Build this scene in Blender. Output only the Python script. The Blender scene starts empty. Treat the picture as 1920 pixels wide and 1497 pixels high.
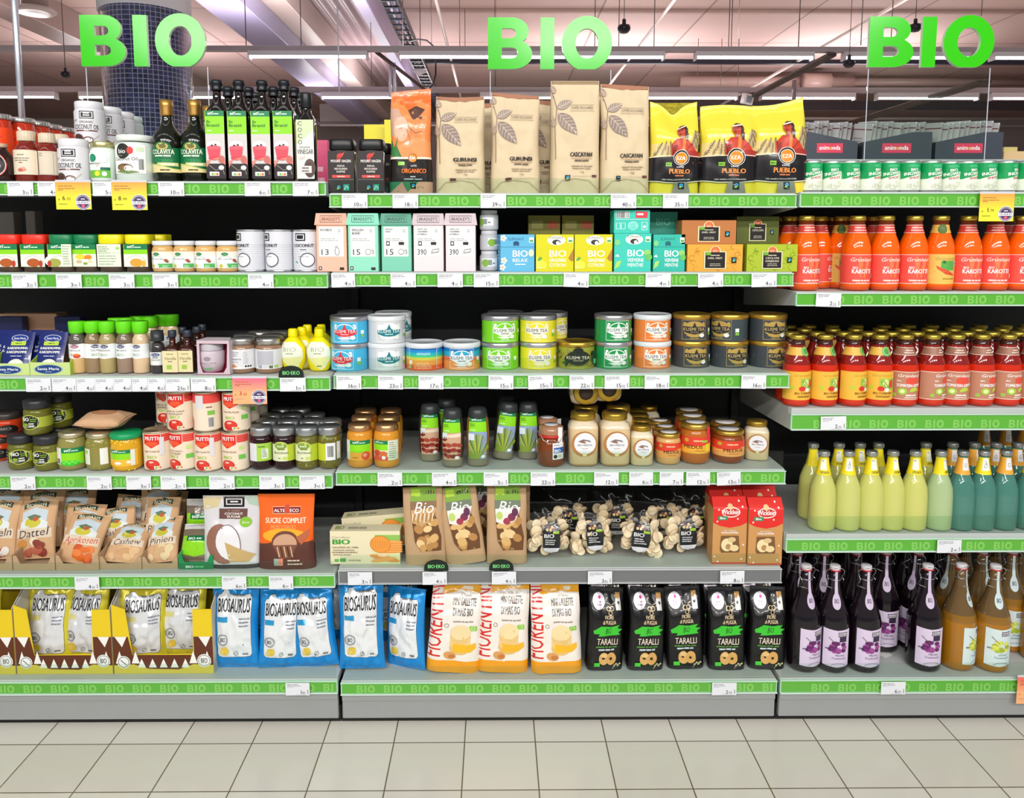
import bpy, math, random, zlib
from mathutils import Vector, noise, Matrix, Euler
from mathutils.geometry import tessellate_polygon

# ---------------------------------------------------------------- camera, world, light, exposure
SC = bpy.context.scene
COL = SC.collection
IMW, IMH = 1920.0, 1497.0
FOC, PX, PY = 1430.0, 940.0, 590.0          # focal length and principal point in pixels of the frame
PITCH, YAW = math.radians(6.0), math.radians(0.45)
CAMPOS = (0.0, -2.063, 1.405)
cam_data = bpy.data.cameras.new('camera')
cam = bpy.data.objects.new('camera', cam_data)
COL.objects.link(cam)
cam.location = CAMPOS
cam.rotation_euler = Euler((math.pi / 2 - PITCH, 0.0, -YAW), 'XYZ')
cam_data.sensor_fit = 'HORIZONTAL'
cam_data.sensor_width = 36.0
cam_data.lens = FOC / IMW * 36.0
cam_data.shift_x = (IMW / 2 - PX) / IMW
cam_data.shift_y = (PY - IMH / 2) / IMW
cam_data.clip_end = 200
SC.camera = cam
SC.view_settings.view_transform = 'Standard'
SC.view_settings.look = 'None'
SC.view_settings.exposure = 0.0
SC.view_settings.gamma = 1.0
SC.view_settings.use_curve_mapping = False
try:
    SC.cycles.max_bounces = 8
    SC.cycles.transparent_max_bounces = 16
    SC.cycles.use_denoising = True
except Exception:
    pass

world = bpy.data.worlds.new('store_world')
SC.world = world
world.use_nodes = True
wbg = world.node_tree.nodes.get('Background')
wbg.inputs[0].default_value = (0.92, 0.95, 1.0, 1)
wbg.inputs[1].default_value = 0.30

def area(name, x, y, z, sx, sy, power, tilt=0.0, col=(1, 0.97, 0.93)):
    l = bpy.data.lights.new(name, 'AREA')
    l.shape = 'RECTANGLE'; l.size = sx; l.size_y = sy; l.energy = power; l.color = col
    o = bpy.data.objects.new(name, l); COL.objects.link(o)
    o.location = (x, y, z); o.rotation_euler = (tilt, 0, 0)
    return o
# the fluorescent rows that hang over the aisle the picture was taken from
for k, x in enumerate((-2.6, -0.9, 0.8, 2.5)):
    area('aisle_lamp_light', x, -1.15, 3.3, 1.5, 0.22, 3.5, math.radians(25))
    area('aisle_lamp_light', x, -3.6, 3.3, 1.5, 0.16, 35, math.radians(48))
    area('aisle_lamp_light', x * 1.3, -6.4, 3.66, 1.5, 0.07, 60, math.radians(62))

# area lights added near the far lamp rows to brighten roof and floor
for x in (-7.5, -2.5, 2.5, 7.5):
    area('store_fill_light', x, 8.6, 3.75, 3.0, 0.3, 105, math.radians(180), (1, 0.95, 0.97))
    area('store_fill_light', x, 14.5, 3.75, 3.0, 0.3, 135, math.radians(180), (1, 0.95, 0.97))
    area('store_fill_light', x, 9.2, 3.5, 3.0, 0.3, 90)

# ---------------------------------------------------------------- pixel <-> place
_R = Vector((math.cos(YAW), -math.sin(YAW), 0))
_F = Vector((math.sin(YAW) * math.cos(PITCH), math.cos(YAW) * math.cos(PITCH), -math.sin(PITCH)))
_U = Vector((math.sin(YAW) * math.sin(PITCH), math.cos(YAW) * math.sin(PITCH), math.cos(PITCH)))
_C = Vector(CAMPOS)
def ray(u, v):
    return _R * ((u - PX) / FOC) + _F + _U * ((PY - v) / FOC)
def at_y(u, v, y):
    d = ray(u, v); t = (y - _C.y) / d.y
    return _C + d * t
def at_z(u, v, z):
    d = ray(u, v); t = (z - _C.z) / d.z
    return _C + d * t
def depth_of(x, y, z):
    return (Vector((x, y, z)) - _C).dot(_F)
def proj(x, y, z):
    d = Vector((x, y, z)) - _C; w = d.dot(_F)
    return PX + FOC * d.dot(_R) / w, PY - FOC * d.dot(_U) / w
def x_at(u, y, z):
    a, b = proj(0, y, z)[0], proj(0.2, y, z)[0]
    x = (u - a) / (b - a) * 0.2
    for _ in range(3):
        x += (u - proj(x, y, z)[0]) / FOC * depth_of(x, y, z)
    return x
def z_at(v, y, x=0.0):
    u = proj(x, y, 1.0)[0]
    return at_y(u, v, y).z

# ---------------------------------------------------------------- colour and materials
_cc = {}
def C(h):
    if not isinstance(h, str): return h
    if h in _cc: return _cc[h]
    s = h.lstrip('#')
    if len(s) == 3: s = ''.join(c * 2 for c in s)
    v = []
    for i in (0, 2, 4):
        c = int(s[i:i + 2], 16) / 255
        v.append(c / 12.92 if c <= 0.04045 else ((c + 0.055) / 1.055) ** 2.4)
    _cc[h] = tuple(v); return _cc[h]

def node_mat(name, rough=0.5, metal=0.0, coat=0.0, spec=0.5, color=None, bump=0.0, bscale=60.0, trans=0.0, alpha=None, emit=None, es=0, vary=0.0, subs=0.0, ior=1.45):
    m = bpy.data.materials.new(name); m.use_nodes = True
    nt = m.node_tree; b = nt.nodes['Principled BSDF']
    if color is None:
        a = nt.nodes.new('ShaderNodeAttribute'); a.attribute_name = 'Col'; src = a.outputs['Color']
    else:
        r = nt.nodes.new('ShaderNodeRGB'); r.outputs[0].default_value = (*C(color), 1); src = r.outputs[0]
    if vary > 0:
        n = nt.nodes.new('ShaderNodeTexNoise'); n.inputs['Scale'].default_value = bscale * 0.2
        tc = nt.nodes.new('ShaderNodeTexCoord'); nt.links.new(tc.outputs['Object'], n.inputs['Vector'])
        mr = nt.nodes.new('ShaderNodeMapRange'); mr.inputs[3].default_value = 1 - vary; mr.inputs[4].default_value = 1 + vary
        nt.links.new(n.outputs['Fac'], mr.inputs[0])
        mx = nt.nodes.new('ShaderNodeVectorMath'); mx.operation = 'SCALE'
        nt.links.new(src, mx.inputs[0]); nt.links.new(mr.outputs[0], mx.inputs['Scale']); src = mx.outputs[0]
    nt.links.new(src, b.inputs['Base Color'])
    b.inputs['Roughness'].default_value = rough
    b.inputs['Metallic'].default_value = metal
    b.inputs['IOR'].default_value = ior
    b.inputs['Coat Weight'].default_value = coat
    b.inputs['Coat Roughness'].default_value = 0.04
    b.inputs['Specular IOR Level'].default_value = spec
    b.inputs['Transmission Weight'].default_value = trans
    if subs:
        b.inputs['Subsurface Weight'].default_value = subs
        b.inputs['Subsurface Radius'].default_value = (0.02, 0.02, 0.01)
    if emit is not None:
        b.inputs['Emission Color'].default_value = (*C(emit), 1); b.inputs['Emission Strength'].default_value = es
    if bump > 0:
        n = nt.nodes.new('ShaderNodeTexNoise'); n.inputs['Scale'].default_value = bscale; n.inputs['Detail'].default_value = 4
        tc = nt.nodes.new('ShaderNodeTexCoord'); nt.links.new(tc.outputs['Object'], n.inputs['Vector'])
        bp = nt.nodes.new('ShaderNodeBump'); bp.inputs['Strength'].default_value = bump; bp.inputs['Distance'].default_value = 0.002
        nt.links.new(n.outputs['Fac'], bp.inputs['Height']); nt.links.new(bp.outputs[0], b.inputs['Normal'])
    return m

def clear_mat(name, tint, gloss=0.06, rough=0.02, use_col=False, gc=0.6):
    m = bpy.data.materials.new(name); m.use_nodes = True; nt = m.node_tree
    nt.nodes.clear()
    o = nt.nodes.new('ShaderNodeOutputMaterial'); mx = nt.nodes.new('ShaderNodeMixShader')
    t = nt.nodes.new('ShaderNodeBsdfTransparent'); g = nt.nodes.new('ShaderNodeBsdfGlossy')
    fr = nt.nodes.new('ShaderNodeFresnel'); fr.inputs[0].default_value = 1.45
    ad = nt.nodes.new('ShaderNodeMath'); ad.operation = 'ADD'; ad.inputs[1].default_value = gloss; ad.use_clamp = True
    ge = nt.nodes.new('ShaderNodeNewGeometry'); inv = nt.nodes.new('ShaderNodeMath'); inv.operation = 'SUBTRACT'; inv.inputs[0].default_value = 1.0
    ml = nt.nodes.new('ShaderNodeMath'); ml.operation = 'MULTIPLY'
    nt.links.new(fr.outputs[0], ad.inputs[0]); nt.links.new(ge.outputs['Backfacing'], inv.inputs[1])
    nt.links.new(ad.outputs[0], ml.inputs[0]); nt.links.new(inv.outputs[0], ml.inputs[1]); nt.links.new(ml.outputs[0], mx.inputs[0])
    if use_col:
        a = nt.nodes.new('ShaderNodeAttribute'); a.attribute_name = 'Col'; nt.links.new(a.outputs['Color'], t.inputs[0])
    else:
        t.inputs[0].default_value = (*C(tint), 1)
    g.inputs[0].default_value = (gc, gc, gc, 1); g.inputs['Roughness'].default_value = rough
    nt.links.new(t.outputs[0], mx.inputs[1]); nt.links.new(g.outputs[0], mx.inputs[2]); nt.links.new(mx.outputs[0], o.inputs[0])
    return m

M = {
    'print': node_mat('printed_paper', 0.42, vary=0.03),
    'paper': node_mat('matte_paper', 0.75, bump=0.15, bscale=300, vary=0.05),
    'kraft': node_mat('kraft_paper', 0.62, bump=0.25, bscale=90, vary=0.06),
    'film': node_mat('glossy_film', 0.24, coat=0.35, bump=0.12, bscale=40),
    'foil': node_mat('satin_foil', 0.27, metal=0.2, coat=0.3, bump=0.2, bscale=35),
    'glass': node_mat('filled_glass', 0.10, coat=0.55, spec=0.35, vary=0.06),
    'cloudy': node_mat('cloudy_drink_in_glass', 0.12, coat=0.6, spec=0.3, subs=0.15),
    'semi': node_mat('clear_soda_in_glass', 0.06, coat=0.6, spec=0.4, trans=0.45),
    'plastic': node_mat('moulded_plastic', 0.35, spec=0.5),
    'metal': node_mat('painted_metal', 0.32, metal=0.85),
    'tin': node_mat('printed_tin', 0.28, coat=0.3),
    'clear': clear_mat('clear_acrylic', '#f6fbf8', 0.0),
    'filmclear': clear_mat('clear_cellophane', '#faf9f7', 0.0, 0.12, gc=0.35),
    'tint': clear_mat('tinted_glass', '#ffffff', 0.04, 0.02, True),
    'steel': node_mat('powder_coated_steel', 0.4, color='#b9bdbb', vary=0.03),
    'kick': node_mat('grey_kick_plate_paint', 0.38, color='#989a9a', vary=0.03),
    'dark': node_mat('black_back_panel', 0.6, color='#17191b', vary=0.1),
    'frame': node_mat('black_frame', 0.5, color='#0d0e0f'),
}

# ---------------------------------------------------------------- mesh building
class MB:
    def __init__(s): s.V = []; s.F = []; s.K = []; s.MI = []; s.S = []
    def add(s, V, F, col, mi=0, smooth=True):
        o = len(s.V); s.V.extend(V)
        many = isinstance(col, list)
        for i, f in enumerate(F):
            s.F.append([o + k for k in f]); s.K.append(col[i] if many else C(col)); s.MI.append(mi); s.S.append(smooth)
        return s
    def move(s, d):
        s.V = [Vector(v) + Vector(d) for v in s.V]; return s
    def rot(s, e):
        m = Euler(e).to_matrix(); s.V = [m @ Vector(v) for v in s.V]; return s
    def join(s, o, mi=0):
        n = len(s.V); s.V.extend(o.V)
        s.F.extend([[n + k for k in f] for f in o.F]); s.K.extend(o.K); s.MI.extend([mi] * len(o.F)); s.S.extend(o.S); return s
    def mesh(s, name, mats):
        me = bpy.data.meshes.new(name)
        me.from_pydata([tuple(v) for v in s.V], [], s.F)
        if not isinstance(mats, (list, tuple)): mats = [mats]
        for m in mats: me.materials.append(M[m] if isinstance(m, str) else m)
        at = me.color_attributes.new('Col', 'FLOAT_COLOR', 'CORNER')
        buf = []
        for f, k in zip(s.F, s.K):
            buf.extend((k[0], k[1], k[2], 1.0) * len(f))
        at.data.foreach_set('color', buf)
        me.polygons.foreach_set('use_smooth', s.S)
        me.polygons.foreach_set('material_index', s.MI)
        me.update()
        return me
    def build(s, name, mats='print', parent=None, label=None):
        o = bpy.data.objects.new(name, s.mesh(name, mats)); COL.objects.link(o)
        if parent is not None: o.parent = parent
        if label: o['label'] = label
        return o

def box(mb, x0, x1, y0, y1, z0, z1, col, bev=0.0, mi=0):
    if bev <= 0:
        V = [(x, y, z) for z in (z0, z1) for y in (y0, y1) for x in (x0, x1)]
        F = [(0, 2, 3, 1), (4, 5, 7, 6), (0, 1, 5, 4), (2, 6, 7, 3), (0, 4, 6, 2), (1, 3, 7, 5)]
        return mb.add(V, F, col, mi, False)
    b = min(bev, (x1 - x0) / 3, (y1 - y0) / 3, (z1 - z0) / 3)
    V = []; idx = {}
    for sx in (0, 1):
        for sy in (0, 1):
            for sz in (0, 1):
                c = ((x0, x1)[sx], (y0, y1)[sy], (z0, z1)[sz]); q = ((1, -1)[sx] * b, (1, -1)[sy] * b, (1, -1)[sz] * b)
                for ax in range(3):
                    p = [c[i] + (0 if i == ax else q[i]) for i in range(3)]
                    idx[(sx, sy, sz, ax)] = len(V); V.append(tuple(p))
    F = []
    for ax in range(3):
        o = [i for i in range(3) if i != ax]
        for s_ in (0, 1):
            loop = []
            for (a, c) in ((0, 0), (1, 0), (1, 1), (0, 1)):
                k = [0, 0, 0]; k[ax] = s_; k[o[0]] = a; k[o[1]] = c
                loop.append(idx[(*k, ax)])
            flip = (s_ == 0) ^ (ax == 1)
            F.append(loop[::-1] if flip else loop)
    for ax in range(3):
        o = [i for i in range(3) if i != ax]
        for a in (0, 1):
            for c in (0, 1):
                k0 = [0, 0, 0]; k0[o[0]] = a; k0[o[1]] = c; k1 = list(k0); k1[ax] = 1
                F.append([idx[(*k0, o[0])], idx[(*k1, o[0])], idx[(*k1, o[1])], idx[(*k0, o[1])]])
    for sx in (0, 1):
        for sy in (0, 1):
            for sz in (0, 1):
                F.append([idx[(sx, sy, sz, 0)], idx[(sx, sy, sz, 1)], idx[(sx, sy, sz, 2)]])
    # face the bevel faces outward
    cx = Vector(((x0 + x1) / 2, (y0 + y1) / 2, (z0 + z1) / 2)); G = []
    for f in F:
        p = [Vector(V[i]) for i in f]; n = (p[1] - p[0]).cross(p[2] - p[0])
        c = sum(p, Vector()) / len(p)
        G.append(f if n.dot(c - cx) > 0 else f[::-1])
    return mb.add(V, G, col, mi, False)

def srad(a, n):
    return 1.0 if n == 2 else (abs(math.cos(a)) ** n + abs(math.sin(a)) ** n) ** (-1.0 / n)

def lathe(mb, prof, col, seg=28, cx=0, cy=0, dep=1.0, sq=2, mi=0, bands=None, smooth=True):
    """prof: list of (r, z) or (r, z, squareness); closed at the ends when r = 0"""
    V = []; F = []; K = []; rings = []
    for p in prof:
        r, z = p[0], p[1]; n = p[2] if len(p) > 2 else sq
        if r <= 1e-6:
            rings.append([len(V)]); V.append((cx, cy, z))
        else:
            rings.append(list(range(len(V), len(V) + seg)))
            for k in range(seg):
                a = 2 * math.pi * k / seg + (math.pi / seg if n != 2 else 0); q = r * srad(a, n)
                V.append((cx + q * math.cos(a), cy + q * dep * math.sin(a), z))
    for i in range(len(rings) - 1):
        A, B = rings[i], rings[i + 1]
        zm = (prof[i][1] + prof[i + 1][1]) / 2
        c = C(col)
        if bands:
            for zt, bc in bands:
                if zm <= zt: c = C(bc); break
        if len(A) == 1 and len(B) == 1: continue
        for k in range(seg):
            k2 = (k + 1) % seg
            if len(A) == 1: F.append((A[0], B[k2], B[k]))
            elif len(B) == 1: F.append((A[k], A[k2], B[0]))
            else: F.append((A[k], A[k2], B[k2], B[k]))
            K.append(c)
    return mb.add(V, F, K, mi, smooth)

def tube(mb, pts, r, col, n=8, mi=0, closed=False):
    P = [Vector(p) for p in pts]; V = []; F = []; m = len(P)
    up = Vector((0.12, 0.31, 0.94))
    for i, p in enumerate(P):
        a = P[i - 1] if (i > 0 or closed) else P[i]; b = P[(i + 1) % m] if (i < m - 1 or closed) else P[i]
        t = (b - a).normalized(); s = t.cross(up)
        if s.length < 1e-3: s = t.cross(Vector((1, 0, 0)))
        s.normalize(); w = t.cross(s)
        rr = r[i] if isinstance(r, (list, tuple)) else r
        for k in range(n):
            q = 2 * math.pi * k / n; V.append(p + s * (rr * math.cos(q)) + w * (rr * math.sin(q)))
    for i in range(m if closed else m - 1):
        j = (i + 1) % m
        for k in range(n):
            k2 = (k + 1) % n; F.append((i * n + k, i * n + k2, j * n + k2, j * n + k))
    if not closed:
        F.append(list(range(n))[::-1]); F.append(list(range((m - 1) * n, m * n)))
    return mb.add(V, F, col, mi, True)

def slab(mb, pts, y0, y1, col, side=None, axis='y', mi=0):
    """a flat outline (x, z) with thickness between y0 (front) and y1"""
    n = len(pts); T = tessellate_polygon([[Vector((p[0], p[1], 0)) for p in pts]])
    V = [(p[0], y0, p[1]) for p in pts] + [(p[0], y1, p[1]) for p in pts]
    area2 = sum(pts[i][0] * pts[(i + 1) % n][1] - pts[(i + 1) % n][0] * pts[i][1] for i in range(n))
    F = []
    for t in T:
        a, b, c = t
        ar = (pts[b][0] - pts[a][0]) * (pts[c][1] - pts[a][1]) - (pts[c][0] - pts[a][0]) * (pts[b][1] - pts[a][1])
        f = (a, b, c) if ar > 0 else (a, c, b)
        F.append(f); F.append((f[2] + n, f[1] + n, f[0] + n))
    mb.add(V, F, col, mi, False)
    S = []
    for i in range(n):
        j = (i + 1) % n
        S.append((i + n, j + n, j, i) if area2 > 0 else (i, j, j + n, i + n))
    mb.add(V, S, side or col, mi, False)
    if axis == 'x':
        pass
    return mb

# ---------------------------------------------------------------- printed artwork as geometry
_tc = {}
def glyphs(t, bold=0.0, res=2):
    key = (t, bold, res)
    if key in _tc: return _tc[key]
    cu = bpy.data.curves.new('lettering', 'FONT'); cu.body = t; cu.size = 1.0; cu.resolution_u = res
    o = bpy.data.objects.new('lettering', cu); COL.objects.link(o)
    dg = bpy.context.evaluated_depsgraph_get()
    me = bpy.data.meshes.new_from_object(o.evaluated_get(dg))
    V = [(v.co.x, v.co.y) for v in me.vertices]; F = [tuple(p.vertices) for p in me.polygons]
    bpy.data.objects.remove(o); bpy.data.curves.remove(cu); bpy.data.meshes.remove(me)
    if not V: V = [(0, 0)]
    x0 = min(v[0] for v in V); x1 = max(v[0] for v in V)
    _tc[key] = (V, F, x0, max(x1 - x0, 1e-4)); return _tc[key]
CAPH = None
def cap_height():
    global CAPH
    if CAPH is None: CAPH = max(v[1] for v in glyphs('H')[0])
    return CAPH

class Art:
    """a drawing in a box: x -50..50 across, y 0..100 up; W, H its size in metres"""
    def __init__(s, W, H): s.W = W; s.H = H; s.P = []; s.k = 0; s.asp = W / H
    def raw(s, V, F, c):
        s.P.append((V, F, C(c), s.k)); s.k += 1; return s
    def rect(s, x0, y0, x1, y1, c): return s.raw([(x0, y0), (x1, y0), (x1, y1), (x0, y1)], [(0, 1, 2, 3)], c)
    def poly(s, pts, c):
        T = tessellate_polygon([[Vector((p[0], p[1], 0)) for p in pts]]); F = []
        for a, b, d in T:
            ar = (pts[b][0] - pts[a][0]) * (pts[d][1] - pts[a][1]) - (pts[d][0] - pts[a][0]) * (pts[b][1] - pts[a][1])
            F.append((a, b, d) if ar > 0 else (a, d, b))
        return s.raw(list(pts), F, c)
    def ell(s, cx, cy, rx, c, ry=None, n=20, a0=0, a1=360, rot=0):
        ry = rx * s.asp if ry is None else ry
        full = abs(a1 - a0) >= 360; m = n if full else n + 1
        pts = []
        cr, sr = math.cos(math.radians(rot)), math.sin(math.radians(rot))
        for k in range(m):
            a = math.radians(a0 + (a1 - a0) * k / n); x, y = rx * math.cos(a), ry / s.asp * math.sin(a)
            pts.append((cx + x * cr - y * sr, cy + (x * sr + y * cr) * s.asp))
        return s.raw(pts, [tuple(range(m))] if (a1 - a0) % 360 == 0 or a1 - a0 <= 180 else [(0, i, i + 1) for i in range(1, m - 1)], c)
    def ring(s, cx, cy, rx, w, c, ry=None, n=24, a0=0, a1=360):
        ry = rx * s.asp if ry is None else ry; wy = w * s.asp
        V = []; F = []; full = a1 - a0 >= 360; m = n if full else n + 1
        for k in range(m):
            a = math.radians(a0 + (a1 - a0) * k / n); ca, sa = math.cos(a), math.sin(a)
            V += [(cx + rx * ca, cy + ry * sa), (cx + (rx - w) * ca, cy + (ry - wy) * sa)]
        for k in range(n):
            j = (k + 1) % m; F.append((2 * k, 2 * j, 2 * j + 1, 2 * k + 1))
        return s.raw(V, F, c)
    def line(s, pts, w, c):
        V = []; F = []; a = s.asp
        P = [Vector((p[0], p[1] / a)) for p in pts]
        for i, p in enumerate(P):
            t = (P[min(i + 1, len(P) - 1)] - P[max(i - 1, 0)]).normalized(); n = Vector((-t.y, t.x)) * (w / 2)
            for q in (p - n, p + n): V.append((q.x, q.y * a))
        for i in range(len(P) - 1): F.append((2 * i, 2 * i + 2, 2 * i + 3, 2 * i + 1))
        return s.raw(V, F, c)
    def text(s, t, x, y, h, c, w=None, al='c', bold=0.0, rot=0, sh=0.0, res=2):
        V, F, x0, tw = glyphs(t, 0, res); ch = cap_height()
        ky = h / ch
        kx = (w / tw) if w else ky / s.asp
        full = tw * kx
        ox = {'c': -full / 2, 'l': 0, 'r': -full}[al]
        cr, sr = math.cos(math.radians(rot)), math.sin(math.radians(rot))
        for bd in ((0,) if bold <= 0 else (-bold, bold) if bold <= .035 else (-bold, 0, bold)):
          out = []
          for vx, vy in V:
            vx += bd
            px, py = (vx - x0) * kx + ox + sh * vy * ky / s.asp, vy * ky
            if rot:
                yy = py / s.asp; px, py = px * cr - yy * sr, (px * sr + yy * cr) * s.asp
            out.append((x + px, y + py))
          s.raw(out, F, c)
        return s
    def bars(s, x, y, w, n, h, gap, c, al='l', seed=1, seg=1):
        """lines of print too small to read"""
        rnd = random.Random(seed); V = []; F = []
        for i in range(n):
            ww = w * rnd.uniform(0.62, 1.0); x0 = x if al == 'l' else x - ww / 2; yy = y - i * gap; cur = x0
            while cur < x0 + ww - 0.5:
                l = min(rnd.uniform(0.12, 0.4) * w, x0 + ww - cur); k = len(V)
                V += [(cur, yy), (cur + l, yy), (cur + l, yy + h), (cur, yy + h)]; F.append((k, k + 1, k + 2, k + 3))
                cur += l + w * 0.03
        return s.raw(V, F, c)
    def leaf(s, x, y, w, c='#8cc63f'):
        h = w * 0.66 * s.asp
        s.rect(x - w / 2, y - h / 2, x + w / 2, y + h / 2, c)
        return s.ring(x, y, w * 0.3, w * 0.06, '#e8f5d8', ry=h * 0.34, n=10)
    def barcode(s, x, y, w, h, c='#222', n=12):
        s.rect(x - w / 2 - 1, y - h / 2 - 1, x + w / 2 + 1, y + h / 2 + 1, '#f4f4f4')
        V = []; F = []; rnd = random.Random(5); st = w / n
        for i in range(n):
            k = len(V); a = x - w / 2 + i * st; b = a + st * rnd.choice((0.3, 0.5, 0.7))
            V += [(a, y - h / 2), (b, y - h / 2), (b, y + h / 2), (a, y + h / 2)]; F.append((k, k + 1, k + 2, k + 3))
        return s.raw(V, F, c)

def _split(poly, ax, v):
    L = []; R = []; n = len(poly)
    for i in range(n):
        a, b = poly[i], poly[(i + 1) % n]; da, db = a[ax] - v, b[ax] - v
        if da <= 0: L.append(a)
        if da >= 0: R.append(a)
        if (da < 0 < db) or (db < 0 < da):
            t = da / (da - db); p = (a[0] + (b[0] - a[0]) * t, a[1] + (b[1] - a[1]) * t); L.append(p); R.append(p)
    return L, R
def _cut(poly, ax, step):
    out = [poly]; lo = min(p[ax] for p in poly); hi = max(p[ax] for p in poly)
    k = math.floor(lo / step) + 1
    while k * step < hi - 1e-7:
        v = k * step; nxt = []
        last = out.pop()
        L, R = _split(last, ax, v)
        if len(L) >= 3: out.append(L)
        out.append(R if len(R) >= 3 else [])
        k += 1
    return [p for p in out if len(p) >= 3]

def paint(mb, art, Fn, step=None, stepy=None, off=0.0003, dl=0.00007, mi=0):
    """lay the drawing on a surface: Fn(x, y metres) -> (place, normal)"""
    kx, ky = art.W / 100, art.H / 100
    for V, F, c, lay in art.P:
        m = {}; NV = []; NF = []
        def vid(x, y):
            q = (round(x, 5), round(y, 5)); i = m.get(q)
            if i is None:
                p, n = Fn(x, y); i = m[q] = len(NV); NV.append(p + n * (off + dl * lay))
            return i
        for f in F:
            poly = [(V[i][0] * kx, V[i][1] * ky) for i in f]
            ps = [poly]
            if step: ps = _cut(poly, 0, step)
            if stepy: ps = [q for p in ps for q in _cut(p, 1, stepy)]
            for p in ps:
                ids = []
                for a in p:
                    i = vid(*a)
                    if not ids or (ids[-1] != i and i != ids[0]): ids.append(i)
                if len(ids) >= 3: NF.append(ids)
        mb.add(NV, NF, [c] * len(NF), mi, True)
    return mb

def flat(x0=0, y=0, z0=0, a=0.0):
    n = Vector((0, -math.cos(a), math.sin(a)))
    up = Vector((0, math.sin(a), math.cos(a)))
    return lambda x, h: (Vector((x0 + x, y, z0)) + up * h, n)
def cyl(r, z0=0.0, dep=1.0, a0=0.0):
    rf = r if callable(r) else (lambda z: r)
    R0 = rf(z0) if callable(r) else r
    def fn(x, h):
        rr = rf(z0 + h); a = x / R0 + a0
        return Vector((rr * math.sin(a), -rr * dep * math.cos(a), z0 + h)), Vector((math.sin(a), -math.cos(a), 0))
    return fn
def prof_r(prof):
    def f(z):
        for (r0, z0), (r1, z1) in zip([p[:2] for p in prof], [p[:2] for p in prof[1:]]):
            if z0 <= z <= z1 and z1 > z0: return r0 + (r1 - r0) * (z - z0) / (z1 - z0)
        return prof[-1][0]
    return f

# the heavy B I O letters of the signs and rails
def _arc(cx, cy, rx, ry, a0, a1, n):
    return [(cx + rx * math.cos(math.radians(a0 + (a1 - a0) * k / n)), cy + ry * math.sin(math.radians(a0 + (a1 - a0) * k / n))) for k in range(n + 1)]
def bio_outlines(n=10):
    """outline, holes in a box 2.32 wide, 1 high"""
    B = [(0, 0)] + [(0.42, 0)] + _arc(0.47, 0.29, 0.36, 0.29, -90, 60, n)[1:] + _arc(0.45, 0.735, 0.31, 0.265, -38, 90, n) + [(0, 1)]
    h1 = [(0.26, 0.21), (0.44, 0.21)] + _arc(0.44, 0.315, 0.12, 0.105, -90, 90, 6)[1:] + [(0.26, 0.42)]
    h2 = [(0.26, 0.60), (0.42, 0.60)] + _arc(0.42, 0.695, 0.11, 0.095, -90, 90, 6)[1:] + [(0.26, 0.79)]
    I = [(0.98, 0), (1.24, 0), (1.24, 1), (0.98, 1)]
    O = _arc(1.85, 0.5, 0.47, 0.535, 0, 360, n * 3)[:-1]
    ho = _arc(1.85, 0.5, 0.215, 0.29, 0, 360, n * 2)[:-1]
    O = [(x, max(y, 0.0)) for x, y in O]
    return [(B, [h1, h2]), (I, []), (O, [ho])]
def bio_tris(n=10):
    out = []
    for o, hs in bio_outlines(n):
        loops = [[Vector((p[0], p[1], 0)) for p in l] for l in [o] + hs]; flatp = [p for l in [o] + hs for p in l]
        T = tessellate_polygon(loops); F = []
        for a, b, c in T:
            p, q, r = flatp[a], flatp[b], flatp[c]
            ar = (q[0] - p[0]) * (r[1] - p[1]) - (r[0] - p[0]) * (q[1] - p[1])
            if abs(ar) > 1e-9: F.append((a, b, c) if ar > 0 else (a, c, b))
        out.append((flatp, F, [len(l) for l in [o] + hs]))
    return out
BIO_LO = bio_tris(4)

# ---------------------------------------------------------------- things
def tag(o, label=None, cat=None, group=None, kind=None):
    if label: o['label'] = label
    if cat: o['category'] = cat
    if group: o['group'] = group
    if kind: o['kind'] = kind
    return o
def empty(name, loc=(0, 0, 0), rz=0):
    o = bpy.data.objects.new(name, None); COL.objects.link(o); o.location = loc; o.rotation_euler = (0, 0, rz)
    o.empty_display_size = 0.02
    return o
CH = {}
def part(mb, name, mat, parent, label=None):
    o = mb.build(name, mat, parent, label); CH.setdefault(parent, []).append(o); return o
def dup(o, parent=None):
    c = o.copy(); COL.objects.link(c)
    if parent is not None: c.parent = parent
    for k in ('label', 'group', 'category'):
        if parent is None and k in c: del c[k]
    for ch in CH.get(o, []):
        d = dup(ch, c); CH.setdefault(c, []).append(d)
    return c

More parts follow.
